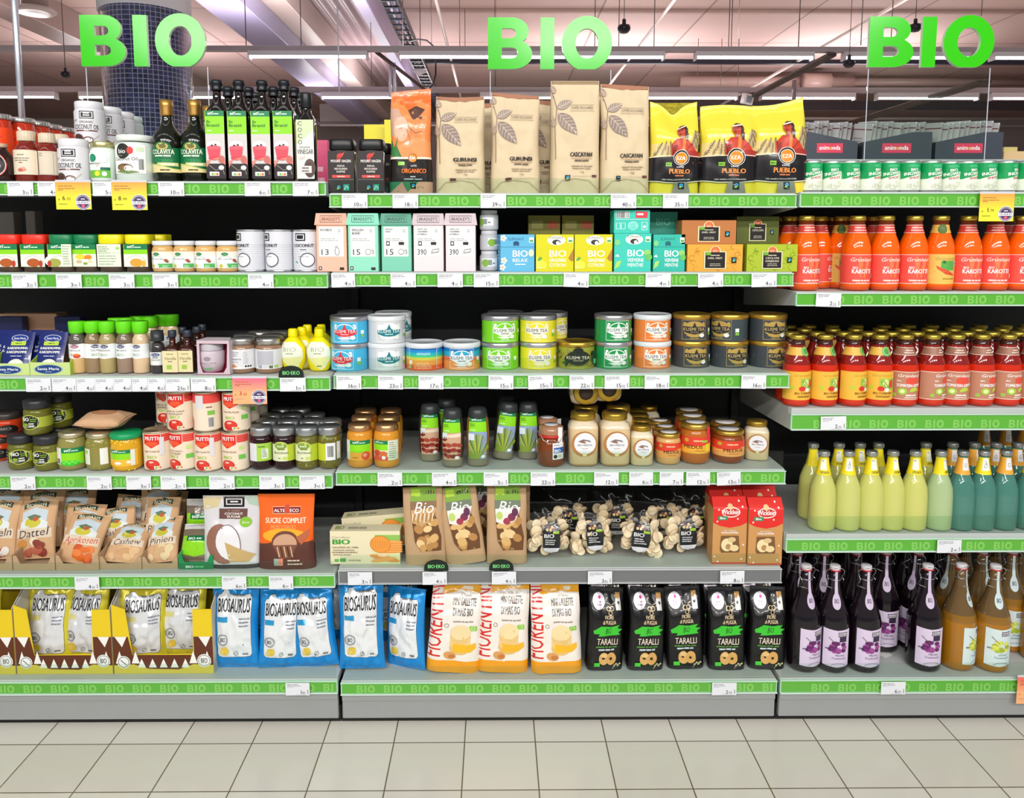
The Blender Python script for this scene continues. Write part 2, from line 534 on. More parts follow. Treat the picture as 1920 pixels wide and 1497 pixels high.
# ================================================================ the setting
def floor_mat():
    m = node_mat('cream_floor_tile', 0.28, color='#c9c3b4', coat=0.2, vary=0.02)
    nt = m.node_tree; b = nt.nodes['Principled BSDF']
    tc = nt.nodes.new('ShaderNodeTexCoord'); mp = nt.nodes.new('ShaderNodeMapping')
    mp.inputs['Location'].default_value = (0.0865, 0.0785, 0)
    br = nt.nodes.new('ShaderNodeTexBrick'); br.offset = 0.0; br.squash = 1.0
    br.inputs['Scale'].default_value = 1.0; br.inputs['Brick Width'].default_value = 0.1965; br.inputs['Row Height'].default_value = 0.1835
    br.inputs['Mortar Size'].default_value = 0.0018; br.inputs['Mortar Smooth'].default_value = 0.1; br.inputs['Bias'].default_value = 0
    br.inputs['Color1'].default_value = (*C('#dcd8cc'), 1); br.inputs['Color2'].default_value = (*C('#d5d0c4'), 1); br.inputs['Mortar'].default_value = (*C('#6b5f47'), 1)
    nt.links.new(tc.outputs['Object'], mp.inputs[0]); nt.links.new(mp.outputs[0], br.inputs['Vector']); nt.links.new(br.outputs['Color'], b.inputs['Base Color'])
    bp = nt.nodes.new('ShaderNodeBump'); bp.inputs['Strength'].default_value = 0.4; bp.inputs['Distance'].default_value = 0.001; bp.invert = True
    nt.links.new(br.outputs['Fac'], bp.inputs['Height']); nt.links.new(bp.outputs[0], b.inputs['Normal'])
    return m
def ceil_mat():
    m = node_mat('ceiling_sheet', 0.7, color='#a58e88')
    nt = m.node_tree; b = nt.nodes['Principled BSDF']
    tc = nt.nodes.new('ShaderNodeTexCoord')
    br = nt.nodes.new('ShaderNodeTexBrick'); br.offset = 0.0
    br.inputs['Scale'].default_value = 1.0; br.inputs['Brick Width'].default_value = 1.9; br.inputs['Row Height'].default_value = 2.4
    br.inputs['Mortar Size'].default_value = 0.018
    br.inputs['Color1'].default_value = (*C('#c4a7a0'), 1); br.inputs['Color2'].default_value = (*C('#b99e99'), 1); br.inputs['Mortar'].default_value = (*C('#8a736e'), 1)
    nt.links.new(tc.outputs['Object'], br.inputs['Vector']); nt.links.new(br.outputs['Color'], b.inputs['Base Color'])
    return m
def tile_mat():
    m = node_mat('navy_mosaic_tile', 0.12, color='#2a2f63', coat=0.6)
    nt = m.node_tree; b = nt.nodes['Principled BSDF']
    tc = nt.nodes.new('ShaderNodeTexCoord'); sp = nt.nodes.new('ShaderNodeSeparateXYZ'); at = nt.nodes.new('ShaderNodeMath'); at.operation = 'ARCTAN2'
    mu = nt.nodes.new('ShaderNodeMath'); mu.operation = 'MULTIPLY'; mu.inputs[1].default_value = 0.39; cb = nt.nodes.new('ShaderNodeCombineXYZ')
    nt.links.new(tc.outputs['Object'], sp.inputs[0]); nt.links.new(sp.outputs[0], at.inputs[0]); nt.links.new(sp.outputs[1], at.inputs[1])
    nt.links.new(at.outputs[0], mu.inputs[0]); nt.links.new(mu.outputs[0], cb.inputs[0]); nt.links.new(sp.outputs[2], cb.inputs[1])
    br = nt.nodes.new('ShaderNodeTexBrick'); br.offset = 0.0
    br.inputs['Scale'].default_value = 1.0; br.inputs['Brick Width'].default_value = 0.0425; br.inputs['Row Height'].default_value = 0.0425
    br.inputs['Mortar Size'].default_value = 0.003; br.inputs['Mortar Smooth'].default_value = 0.2
    br.inputs['Color1'].default_value = (*C('#1c2248'), 1); br.inputs['Color2'].default_value = (*C('#3d4478'), 1); br.inputs['Mortar'].default_value = (*C('#a9a9c0'), 1)
    nt.links.new(cb.outputs[0], br.inputs['Vector']); nt.links.new(br.outputs['Color'], b.inputs['Base Color'])
    n = nt.nodes.new('ShaderNodeTexNoise'); n.inputs['Scale'].default_value = 14; nt.links.new(tc.outputs['Object'], n.inputs[0])
    bp = nt.nodes.new('ShaderNodeBump'); bp.inputs['Strength'].default_value = 0.5; bp.inputs['Distance'].default_value = 0.02
    nt.links.new(n.outputs['Fac'], bp.inputs['Height']); nt.links.new(bp.outputs[0], b.inputs['Normal'])
    return m

mb = MB(); box(mb, -26, 26, -7, 26, -0.1, 0, '#ccc')
tag(mb.build('floor', floor_mat()), 'cream square floor tiles with dark grout lines', kind='structure')
mb = MB(); box(mb, -26, 26, 3.5, 26, 5.4, 5.5, '#ccc')
tag(mb.build('ceiling', ceil_mat()), kind='structure')
mb = MB(); box(mb, -26, 26, 25, 25.2, 0, 5.4, '#ccc')
tag(mb.build('wall_back', node_mat('far_wall_paint', 0.7, color='#b5aaa6', vary=0.1, bscale=4)), kind='structure')

for s_, nm in ((-26, 'left'), (26, 'right')):
    mb = MB(); box(mb, s_ - 0.1, s_ + 0.1, 3.5, 25, 0, 5.4, '#ccc')
    tag(mb.build('wall_' + nm, node_mat('side_wall_paint', 0.7, color='#b5aaa6')), kind='structure')

def beam(name, kx0, kx1, dz, y0, y1, hgt, col, label, cat='beam', group=None, mat='plastic'):
    """a beam that runs away from the camera under the roof; kx = sideways / height above the eye"""
    mb = MB(); z = _C.z + dz
    box(mb, kx0 * dz, kx1 * dz, y0, y1, z, z + hgt, col, 0.01)
    return tag(mb.build(name, mat), label, cat, group)
beam('roof_beam', -1.01, -0.90, 3.4, 4, 24.9, 0.55, '#cdbab2', 'broad pale beam running away under the roof behind the oil bottles')
beam('roof_beam', -1.29, -1.10, 3.1, 4, 24.9, 0.30, '#8f88a4', 'lilac grey duct running away beside the tiled column', 'duct')
beam('roof_beam', -0.615, -0.555, 3.3, 4, 19, 0.5, '#a79cbd', 'narrow lilac beam left of the black cable tray')
beam('roof_beam', -2.3, -2.15, 3.5, 4, 24.9, 0.5, '#a08a85', 'brown beam under the roof beside the chrome pole, far left')
for k, (a, b_, t) in enumerate(((-0.262, -0.248, 'left of the middle green sign'), (0.767, 0.780, 'right of the middle green sign'), (1.755, 1.775, 'crossing behind the right green sign'))):
    beam('ceiling_strut', a, b_, 3.3, 4, 22, 0.04, '#d5c6bf', 'thin pale strut under the roof ' + t, 'strut')
beam('light_track', 1.88, 1.93, 2.14, 7.4, 14.5, 0.05, '#3b3330', 'dark track running away between the two lamp rows, right of centre', 'track')
beam('light_track', 3.2, 3.3, 2.14, 9, 16, 0.05, '#4a3c36', 'dark track running away at the right edge of the roof', 'track')
# cable tray with rungs
root = empty('cable_tray', (-0.45 * 3.0 - 0.02, 4, _C.z + 3.0)); tag(root, 'black cable tray with open rungs hanging under the roof', 'cable tray')
for s_ in (-0.11, 0.11):
    mb = MB(); box(mb, s_ - 0.012, s_ + 0.012, 0, 14, 0, 0.09, '#11131d', 0.003); part(mb, 'side_rail', 'plastic', root)
for k in range(48):
    mb = MB(); box(mb, -0.098, 0.098, 0.1 + k * 0.29, 0.15 + k * 0.29, 0.0, 0.02, '#161824'); part(mb, 'rung', 'plastic', root)
for q in (-0.04, 0.04):
    mb = MB(); tube(mb, [(q, 0, 0.045), (q + 0.01, 7, 0.045), (q - 0.01, 14, 0.045)], 0.021, '#5c6072' if q < 0 else '#3a3d4c'); part(mb, 'cable', 'plastic', root)
# corrugated sheet between the beams
mb = MB(); V = []; F = []
x0, x1, n = -3.04, -2.06, 40
for k in range(n + 1):
    x = x0 + (x1 - x0) * k / n; z = _C.z + 3.85 + 0.05 * math.sin(k * math.pi / 4)
    V += [(x, 6.4, z), (x, 24.9, z)]
for k in range(n): F.append((2 * k, 2 * k + 1, 2 * k + 3, 2 * k + 2))
mb.add(V, F, '#a08a8c'); V2 = [(v[0], v[1], v[2] + 0.01) for v in V]; mb.add(V2, F, '#a08a8c')
tag(mb.build('corrugated_sheet', 'plastic'), 'mauve corrugated roof sheet between the pale beam and the lilac beam', 'roof sheet')

M['lamp'] = node_mat('lit_fluorescent_tube', 0.5, color='#ffffff', emit='#f4f6ff', es=9.0)
def lamp_row(y, v, spans, nm, track_v0, track_v1):
    zt = z_at(v, y, 0); a = at_y(-60, v, y).x; b = at_y(1990, v, y).x
    mb = MB(); z0 = z_at(track_v1, y + .02); z1 = z_at(track_v0, y + .02); box(mb, a, b, y - 0.03, y + 0.05, z0, z1, '#a79ba0', 0.004)
    tag(mb.build('lamp_rail', 'plastic'), 'long grey rail carrying the %s row of strip lights' % nm, 'rail')
    n = len(spans)
    for i, (u0, u1) in enumerate(spans):
        xa, xb = at_y(u0, v, y).x, at_y(u1, v, y).x
        r = empty('strip_light', ((xa + xb) / 2, y, zt)); L = (xb - xa) / 2
        mb = MB(); box(mb, -L, L, -0.06, 0.06, 0.012, z0 - zt - 0.002, '#cfcbd2', 0.004); part(mb, 'housing', 'plastic', r)
        mb = MB(); tube(mb, [(-L + 0.02, -0.025, 0), (L - 0.02, -0.025, 0)], 0.018, '#ffffff'); part(mb, 'tube', 'lamp', r)
        for q in (-L, L - 0.02):
            mb = MB(); box(mb, q, q + 0.02, -0.06, 0.06, -0.03, 0.012, '#dcdce4'); part(mb, 'end_cap', 'plastic', r)
        tag(r, '%s strip light in the %s row under the roof, counted from the left' % (ORD[i], nm), 'strip light', 'strip lights of the %s row' % nm)
ORD = ['first', 'second', 'third', 'fourth', 'fifth', 'sixth', 'seventh', 'eighth', 'ninth', 'tenth', 'eleventh', 'twelfth', 'thirteenth', 'fourteenth', 'fifteenth', 'sixteenth']
lamp_row(7.5, 108, [(467, 690), (748, 985), (990, 1245), (1302, 1524), (1580, 1815), (1858, 2000)], 'nearer', 88, 98)
lamp_row(10.3, 184, [(-40, 107), (150, 330), (362, 452), (603, 737), (900, 1040), (1205, 1382), (1425, 1602), (1642, 1832), (1856, 2000)], 'farther', 164, 174)

# tiled column
c = at_y(277, 130, 5.4); root = empty('tiled_column', (c.x, 5.4, 0)); R = 0.395
zc = z_at(30, 5.4)
mb = MB(); lathe(mb, [(0, 0), (R, 0), (R, zc), (0, zc)], '#333', 48); part(mb, 'mosaic_cladding', tile_mat(), root)
mb = MB(); lathe(mb, [(0, zc), (R + 0.012, zc), (R + 0.012, 5.38), (0, 5.38)], '#e6e4ee', 48); part(mb, 'white_shaft', 'plastic', root, 'white painted upper shaft')
tag(root, 'round column clad in navy mosaic tiles behind the left green sign', 'column')

# girders, ducts and pipes in the distance
def hbar(name, y, v0, v1, u0, u1, col, label, cat, rnd=False, th=0.12):
    a, b = at_y(u0, v1, y), at_y(u1, v0, y); mb = MB()
    if rnd:
        z = (a.z + z_at(v0, y)) / 2; r = abs(z_at(v0, y) - z_at(v1, y)) / 2
        tube(mb, [(a.x, y, z), (b.x, y, z)], r, col, 16)
    else: box(mb, a.x, b.x, y, y + th, z_at(v1, y), z_at(v0, y), col, 0.01)
    return tag(mb.build(name, 'plastic'), label, cat)
hbar('girder', 13, 110, 118, 770, 1990, '#2c2b3c', 'thin dark girder crossing behind the nearer lamp row', 'girder')
hbar('girder', 19, 189, 205, 1215, 1990, '#4b4145', 'dark brown girder under the farther lamp row, right half', 'girder')
hbar('girder', 21, 228, 236, 560, 1230, '#93838a', 'grey girder under the roof above the coffee bags', 'girder')
hbar('air_duct', 17, 143, 163, 1275, 1600, '#b0938b', 'round brown air duct between the yellow coffee bags and the right sign', 'duct', True)
hbar('air_duct', 16.6, 137, 168, 1505, 1556, '#a98c84', 'wide collar on the round brown air duct', 'duct', True)
hbar('air_duct', 17.5, 146, 160, 1600, 1990, '#a68b86', 'brown air duct seen through the right clear panel', 'duct', True)
hbar('pipe', 20, 219, 224, 1180, 1990, '#cfc3be', 'thin pale pipe crossing above the trays of pouches', 'pipe', True)
hbar('pipe', 20, 203, 207, 1480, 1990, '#e2dcda', 'white pipe crossing just under the brown girder', 'pipe', True)
hbar('pipe', 18, 233, 237, 600, 1990, '#cdc7c6', 'pale pipe crossing low behind the coffee bags', 'pipe', True)
hbar('wall_panel', 22, 262, 300, 560, 700, '#7d7573', 'dark grey panel on the far side, left of the yellow sheets', 'panel')
hbar('wall_panel', 22, 190, 236, 600, 740, '#cfc8c8', 'pale grey panelling far behind the vinegar bottle', 'panel')

# rods that hold lamps and ducts
rods = [(245, 10, 95, 7.5), (462, 0, 95, 7.5), (565, 8, 90, 7.5), (697, 90, 160, 10.3), (788, 0, 92, 8), (809, 30, 92, 9), (756, 0, 95, 8.5), (862, 20, 94, 9), (872, 65, 92, 12), (1115, 5, 92, 8), (1160, 0, 92, 8), (1226, 0, 92, 8), (1366, 10, 88, 8), (1371, 5, 88, 8), (1384, 45, 88, 9), (1497, 0, 88, 7.5), (1308, 118, 140, 14), (1351, 118, 165, 14), (1383, 118, 165, 14), (1614, 10, 85, 8), (1670, 0, 90, 8), (1840, 0, 30, 8)]
for u, v0, v1, y in rods:
    p = at_y(u, v1, y); mb = MB(); tube(mb, [(0, 0, 0), (0, 0, 5.39 - p.z)], 0.006, '#5a4a48', 6)
    o = mb.build('hanging_rod', 'plastic'); o.location = p
    tag(o, 'thin dark rod hanging from the roof to carry the lamps', 'rod', 'hanging rods under the roof')
for u, v0, v1, y, r, col, lab in ((732, 118, 182, 8.5, 0.02, '#c9c4d6', 'pair of pale conduits hanging behind the orange coffee bag'), (1488, 150, 190, 9, 0.03, '#7c6c70', 'grey conduit dropping from the dark track to the farther lamp row'), (636, 0, 172, 6, 0.008, '#dcd9e6', 'thin bright steel cable left of the orange coffee bag')):
    p = at_y(u, v1, y); mb = MB(); tube(mb, [(0, 0, 0), (0, 0, z_at(v0, y) - p.z)], r, col, 8)
    if u == 732: tube(mb, [(0.06, 0, 0), (0.06, 0, z_at(v0, y) - p.z)], r, col, 8)
    o = mb.build('conduit', 'plastic'); o.location = p; tag(o, lab, 'conduit')
# dark cable looping down from the tray
pts = [at_y(u, v, 8.8) for u, v in ((768, 78), (785, 74), (800, 76), (812, 86), (817, 110), (817, 140), (812, 158), (803, 168))]
mb = MB(); tube(mb, pts, 0.012, '#17151a', 6); tag(mb.build('power_cable', 'plastic'), 'black cable looping down from the open cable tray', 'cable')
p0, p1 = at_y(705, 97, 7.8), at_y(800, 170, 10.0)
mb = MB(); tube(mb, [p0, p1], 0.03, '#4a3a3a', 4); tag(mb.build('ceiling_brace', 'plastic'), 'dark slanting brace above the orange coffee bag', 'brace')
# dome cameras
for u, v, y, r, lab in ((123, 140, 6.5, 0.05, 'black dome camera beside the chrome pole'), (1170, 54, 7, 0.075, 'black dome camera right of the middle green sign'), (1592, 119, 7.3, 0.07, 'black dome camera hanging left of the right green sign'), (1716, 52, 7, 0.07, 'black dome camera half hidden by the right green sign')):
    p = at_y(u, v, y); root = empty('dome_camera', p)
    mb = MB(); lathe(mb, [(0, -r * 0.75), (r * 0.6, -r * 0.62), (r * 0.95, -r * 0.2), (r, 0.1 * r), (r * 0.9, r * 0.5), (0, r * 0.55)], '#15131f', 20); part(mb, 'dome', 'plastic', root)
    mb = MB(); tube(mb, [(0, 0, r * 0.5), (0, 0, r * 1.4)], r * 0.3, '#1c1a26', 8); part(mb, 'stalk', 'plastic', root)
    mb = MB(); tube(mb, [(0, 0, r * 1.4), (0, 0, 5.39 - p.z)], 0.004, '#5a4a48', 6); part(mb, 'drop_rod', 'plastic', root)
    tag(root, lab, 'camera')
p = at_y(786, 134, 8.6); mb = MB(); lathe(mb, [(0, -0.07), (0.09, 0.0), (0.09, 0.02), (0, 0.03)], '#d8d4de', 20)
o = mb.build('ceiling_sensor', 'plastic'); o.location = p; tag(o, 'small white cone shaped sensor under the nearer lamp row', 'sensor')
p = at_y(1401, 186, 10.2); mb = MB(); box(mb, -0.09, 0.09, -0.05, 0.05, -0.08, 0.08, '#e3e3e8', 0.01); box(mb, -0.05, 0.05, -0.055, -0.048, -0.05, 0.05, '#8f98a5')
o = mb.build('spot_lamp', 'plastic'); o.location = p; o.rotation_euler = (0.2, 0.1, 0.4); tag(o, 'small square white spot lamp above the yellow coffee bags', 'lamp')
p = at_y(66, 22, 7.5); root = empty('ceiling_vent', p)
mb = MB(); lathe(mb, [(0, -0.02), (0.08, -0.025), (0.14, -0.01), (0.2, -0.02), (0.24, 0.01), (0.2, 0.04), (0, 0.04)], '#c9b6b2', 28); part(mb, 'diffuser', 'plastic', root)
mb = MB(); tube(mb, [(0, 0, 0.04), (0, 0, 1.2)], 0.15, '#9a8480', 18); part(mb, 'duct', 'plastic', root)
tag(root, 'round white air vent above the chrome pole', 'vent')
# chrome pole of the rack
x = x_at(36, 0.40, 1.9); mb = MB(); tube(mb, [(0, 0, 0), (0, 0, 0.9)], 0.0095, '#dfe2ee', 16)
root = empty('chrome_pole', (x, 0.40, 1.545)); part(mb, 'tube', 'metal', root)
mb = MB(); lathe(mb, [(0, 0), (0.022, 0), (0.022, 0.006), (0.012, 0.01), (0.0097, 0.02), (0, 0.02)], '#c9ccd4', 20); part(mb, 'foot', 'metal', root)
tag(root, 'upright chrome pole at the left end of the top shelf', 'pole')

# ================================================================ shelving
XL, XM, XR_, XE = -1.72, -0.447, 0.812, 2.09
TOP = {'L1': (1.543, 1.508), 'L2': (1.300, 1.261), 'L3': (1.017, 0.980), 'L4': (0.743, 0.705), 'L5': (0.453, 0.417), 'L6': (0.138, 0.100),
       'M1': (1.512, 1.476), 'M2': (1.301, 1.265), 'M3': (1.023, 0.985), 'M4': (0.751, 0.713), 'M5': (0.467, 0.426), 'M6': (0.132, 0.095),
       'R1': (1.516, 1.477), 'R2': (1.247, 1.211), 'R3': (0.911, 0.866), 'R4': (0.554, 0.515), 'R6': (0.134, 0.093)}
SZ = {k: v[0] + 0.003 for k, v in TOP.items()}
SZ['R3'] = 0.927; SZ['R4'] = 0.566
BX = {'L': (XL, XM), 'M': (XM, XR_), 'R': (XR_, XE)}
LIP = {'M1': 0.040, 'M3': 0.042, 'M4': 0.052, 'L5': 0.034, 'M5': 0.038, 'L6': 0.045, 'M6': 0.040, 'R4': 0.050, 'R6': 0.042}
BACKY = 0.45
def rail_mesh(x0, x1, zt, zb, style, phase):
    mb = MB(); h = zt - zb
    edge = '#a9cdb4' if style != 'grey' else '#a5aaab'; ins = {'green': '#5aac36', 'grey': '#6d7072'}[style]
    box(mb, x0, x1, -0.004, 0.012, zb, zt, edge, 0.001)
    box(mb, x0, x1, -0.010, -0.004, zb, zb + 0.003, '#cfe3d6' if style != 'grey' else '#b9bdbe', 0.0008)
    box(mb, x0, x1, -0.008, -0.004, zt - 0.003, zt, '#bfdcc8' if style != 'grey' else '#c3c6c7', 0.0008)
    z0, z1 = zb + 0.0042, zt - 0.0042
    mb.add([(x0 + .004, -0.0046, z0), (x1 - .004, -0.0046, z0), (x1 - .004, -0.0046, z1), (x0 + .004, -0.0046, z1)], [(0, 1, 2, 3)], ins, 0, False)
    if style == 'green':
        lh = 0.0225; k = 0; per = 0.0775; zl = zb + 0.006; w = 0.4 if False else 1
        x = x0 + 0.006 + phase
        while x < x1 - 0.01:
            for pts, F, _ in BIO_LO:
                xs = [x + p[0] * lh for p in pts]
                if max(xs) > x1 - 0.005 or min(xs) < x0 + 0.004: continue
                mb.add([(a, -0.0051, zl + p[1] * lh) for a, p in zip(xs, pts)], F, '#7fc45b', 0, False)
            x += per
    return mb
def shelf(root, key, style='green', phase=0.0):
    zt, zb = TOP[key]; x0, x1 = BX[key[0]]; x0 += 0.004; x1 -= 0.004; s = SZ[key]
    mb = MB(); box(mb, x0 + 0.002, x1 - 0.002, 0.012, BACKY - 0.021, s - 0.022, s, '#b3b8b6', 0.001)
    box(mb, x0 + 0.002, x1 - 0.002, 0.0005, 0.0125, max(zt - 0.004, s - 0.02), s, '#c6cbc8', 0.001)
    sh = part(mb, 'shelf_board' if key[1] != '6' else 'base_shelf', 'steel', root)
    part(rail_mesh(x0, x1, zt, zb, style, phase), 'price_rail', 'tin', sh, None if style == 'green' else 'dark grey price rail without print')
    if key[1] != '6':
        for sx in (x0, x1 - 0.0025):
            mb = MB(); V = [(sx, 0.0125, s - 0.001), (sx, BACKY - 0.021, s - 0.001), (sx, BACKY - 0.021, s - 0.075), (sx, 0.0125, zb)]
            V2 = [(v[0] + 0.0025, v[1], v[2]) for v in V]
            mb.add(V + V2, [(0, 1, 2, 3), (7, 6, 5, 4), (0, 3, 7, 4), (0, 4, 5, 1), (1, 5, 6, 2), (2, 6, 7, 3)], '#aab0ae', 0, False)
            part(mb, 'bracket', 'steel', sh)
    if key in LIP:
        h = LIP[key]; mb = MB(); box(mb, x0 + 0.006, x1 - 0.006, 0.0020, 0.0045, s + 0.0005, s + h, '#fff', 0.0005)
        part(mb, 'clear_lip', 'clear', sh, 'clear acrylic lip')
    return sh
for key, nm, ks in (('L', 'left', 'L1 L2 L3 L4 L5 L6'), ('M', 'middle', 'M1 M2 M3 M4 M5 M6'), ('R', 'right', 'R1 R2 R3 R4 R6')):
    x0, x1 = BX[key]
    root = empty('shelving_rack', ((x0 + x1) / 2, 0.0, 0.0))
    ks = ks.split()
    hold = empty('tmp'); 
    mb = MB(); box(mb, x0 + 0.001, x1 - 0.001, BACKY, BACKY + 0.012, 0.05, {'L': 1.535, 'M': 1.51, 'R': 1.535}[key], '#17191b'); back = part(mb, 'back_panel', 'dark', hold)
    for q in (x0, x1):
        if q in (XL, XE): continue
        if key == 'L' or (key == 'M' and q == XR_):
            mb = MB(); box(mb, q - 0.027, q - 0.001, BACKY - 0.02, BACKY - 0.0005, 0.05, 1.50, '#1b1d1f', 0.002)
            for k in range(44): box(mb, q - 0.017, q - 0.011, BACKY - 0.021, BACKY - 0.0195, 0.1 + k * 0.032, 0.118 + k * 0.032, '#050505')
            part(mb, 'upright', 'frame', hold)
    for i, k in enumerate(ks): shelf(hold, k, 'grey' if k == 'M5' else 'green', {'L': 0.02, 'M': 0.004, 'R': 0.03}[key] + 0.009 * ((i * 5) % 7))
    mb = MB(); box(mb, x0 + 0.006, x1 - 0.006, 0.004, 0.02, 0.017, TOP[ks[-1]][1] - 0.001, '#a7a9a8', 0.002)
    box(mb, x0 + 0.006, x1 - 0.006, 0.000, 0.006, TOP[ks[-1]][1] - 0.024, TOP[ks[-1]][1] - 0.001, '#a7a9a8', 0.002)
    part(mb, 'kick_plate', 'kick', hold)
    mb = MB(); box(mb, x0 + 0.001, x1 - 0.001, 0.018, BACKY, 0.0, 0.05, '#0d0e0f'); part(mb, 'plinth', 'frame', hold)
    for ch in CH[hold]:
        ch.parent = root; ch.location = (-(x0 + x1) / 2, 0, 0)
    CH[root] = CH.pop(hold); bpy.data.objects.remove(hold)
    tag(root, {'left': 'left bay of the black backed shop shelving, holding oils, jars and spices', 'middle': 'middle bay of the shop shelving, holding coffee, tea and snacks', 'right': 'right bay of the shop shelving, holding juice and drink bottles'}[nm], 'shelving', 'bays of the shop shelving')

# ledge of the aisle behind, seen above the top shelves
mb = MB(); z = z_at(299, 0.47, 1.2)
box(mb, XR_ + 0.01, 2.2, 0.462, 1.0, z - 0.02, z, '#a9adb3', 0.002); LEDGE = z
box(mb, XR_ + 0.01, 2.2, 0.462, 0.47, 0, z - 0.02, '#8c9095')
box(mb, XR_ + 0.01, 2.2, 0.99, 1.0, 0, z - 0.02, '#8c9095')
tag(mb.build('display_ledge', 'steel'), 'grey ledge of the rack behind, carrying the black trays of pouches', 'ledge')
mb = MB(); box(mb, -1.9, XR_ + 0.005, 0.47, 0.95, 1.44, 1.46, '#9ea2a6', 0.002); box(mb, -1.9, XR_ + 0.005, 0.47, 0.48, 0, 1.44, '#8c9095'); box(mb, -1.9, XR_ + 0.005, 0.94, 0.95, 0, 1.44, '#8c9095')
tag(mb.build('display_ledge', 'steel'), 'grey top board of the rack behind the coffee and oil shelves', 'ledge')

# green signs on clear panels
BIO_HI = bio_outlines(12)
def bio_sign(u0, u1, v0, v1, label, panel_bottom, edge_shift):
    y = 0.36
    zb, zt = z_at(v1, y, 0.0), z_at(v0, y, 0.0); xa, xb = x_at(u0, y, zb), x_at(u1, y, zb)
    root = empty('letter_sign', ((xa + xb) / 2, y, panel_bottom)); W = xb - xa; H = zt - zb; dz = zb - panel_bottom
    tr = bio_tris(12)
    for (pts, F, cnt), nm in zip(tr, 'BIO'):
        mb = MB(); n = len(pts); sx = W / 2.32
        P = [(-W / 2 + p[0] * sx, dz + p[1] * H * 0.955 + H * 0.0) for p in pts]
        f, b = -0.012, 0.0
        mb.add([(p[0], f, p[1]) for p in P], F, '#38c812', 0, False)
        mb.add([(p[0], b, p[1]) for p in P], [t[::-1] for t in F], '#38c812', 0, False)
        o = 0
        for c_ in cnt:
            V = []; S = []
            for k in range(c_): p = P[o + k]; V += [(p[0], f, p[1]), (p[0], b, p[1])]
            for k in range(c_):
                j = (k + 1) % c_; q = (2 * k, 2 * j, 2 * j + 1, 2 * k + 1)
                S.append(q)
            mb.add(V, S, '#d8f5cf', 0, False); o += c_
        part(mb, 'letter', 'signgreen', root)
    mb = MB(); box(mb, -W / 2 + 0.006, W / 2 + edge_shift, 0.0005, 0.0045, 0.001, dz + 0.002, '#fff', 0.0006); part(mb, 'clear_panel', 'clear', root, 'clear acrylic panel')
    for q in (-W / 2 + 0.006, W / 2 + edge_shift - 0.0022):
        mb = MB(); box(mb, q, q + 0.0022, -0.0012, 0.0005, 0.001, dz, '#c9cede'); part(mb, 'panel_edge', 'plastic', root, 'bright polished panel edge')
    return tag(root, label, 'sign', 'green letter signs above the shelving')
M['signgreen'] = node_mat('green_acrylic', 0.16, spec=0.35)
bio_sign(157, 390, 27, 127, 'large green BIO sign on the left, in front of the tiled column', SZ['L1'], 0.0)
bio_sign(915, 1146, 30, 131, 'large green BIO sign in the middle, above the beige coffee bags', SZ['M1'], 0.0)
bio_sign(1624, 1857, 27, 126, 'large green BIO sign on the right, above the black trays of pouches', SZ['R1'], 0.0)

# ================================================================ builders for the goods
class Kind:
    def __init__(s, root, D, H, cat, name): s.root = root; s.D = D; s.H = H; s.cat = cat; s.used = False; s.name = name
def front_y(u, b, key):
    if b < 2: return b
    return max(at_z(u, b, SZ[key]).y, 0.008)
def dims(u0, u1, vt, key, b, dep=1.0, zoff=0.0):
    """width and height of a thing that stands on a shelf, from its edges in the frame"""
    z = SZ[key] + zoff; yf = front_y((u0 + u1) / 2, b, key)
    y = yf + 0.03
    W = x_at(u1, y, z + 0.05) - x_at(u0, y, z + 0.05)
    y = yf + W * dep / 2; W = x_at(u1, y, z + 0.05) - x_at(u0, y, z + 0.05)
    yt = yf + 0.4 * W * dep
    return W, z_at(vt, yt, x_at((u0 + u1) / 2, y, z)) - z
def put(k, u, key, b, label, rz=0.0, zoff=0.0, group=None, tx=0.0, ty=0.0, cat=None, yadd=0.0, sc=None):
    if k.used: o = dup(k.root)
    else: o = k.root; k.used = True
    z = SZ[key] + zoff; y = front_y(u, b, key) + k.D / 2 + yadd
    o.location = (x_at(u, y, z), y, z + 0.0004); o.rotation_euler = (math.radians(tx), math.radians(ty), math.radians(rz))
    if sc: o.scale = sc
    return tag(o, label, cat or k.cat, group)
def row(k, key, items, tmpl, group=None, n=None, **kw):
    """items: (u, base or depth[, rz]); the label template may use {o} (which one) and {n}"""
    n = len(items); out = []
    for i, it in enumerate(items):
        u, b = it[0], it[1]; rz = it[2] if len(it) > 2 else 0
        if n == 1: o_ = 'only'
        elif i == 0: o_ = 'leftmost'
        elif i == n - 1: o_ = 'rightmost'
        elif n == 3: o_ = 'middle'
        else: o_ = ORD[i] + ' from the left'
        out.append(put(k, u, key, b, tmpl.replace('{o}', o_), rz, group=group, **kw))
    return out
NUMW = ['zero', 'one', 'two', 'three', 'four', 'five', 'six', 'seven', 'eight', 'nine', 'ten', 'eleven', 'twelve']

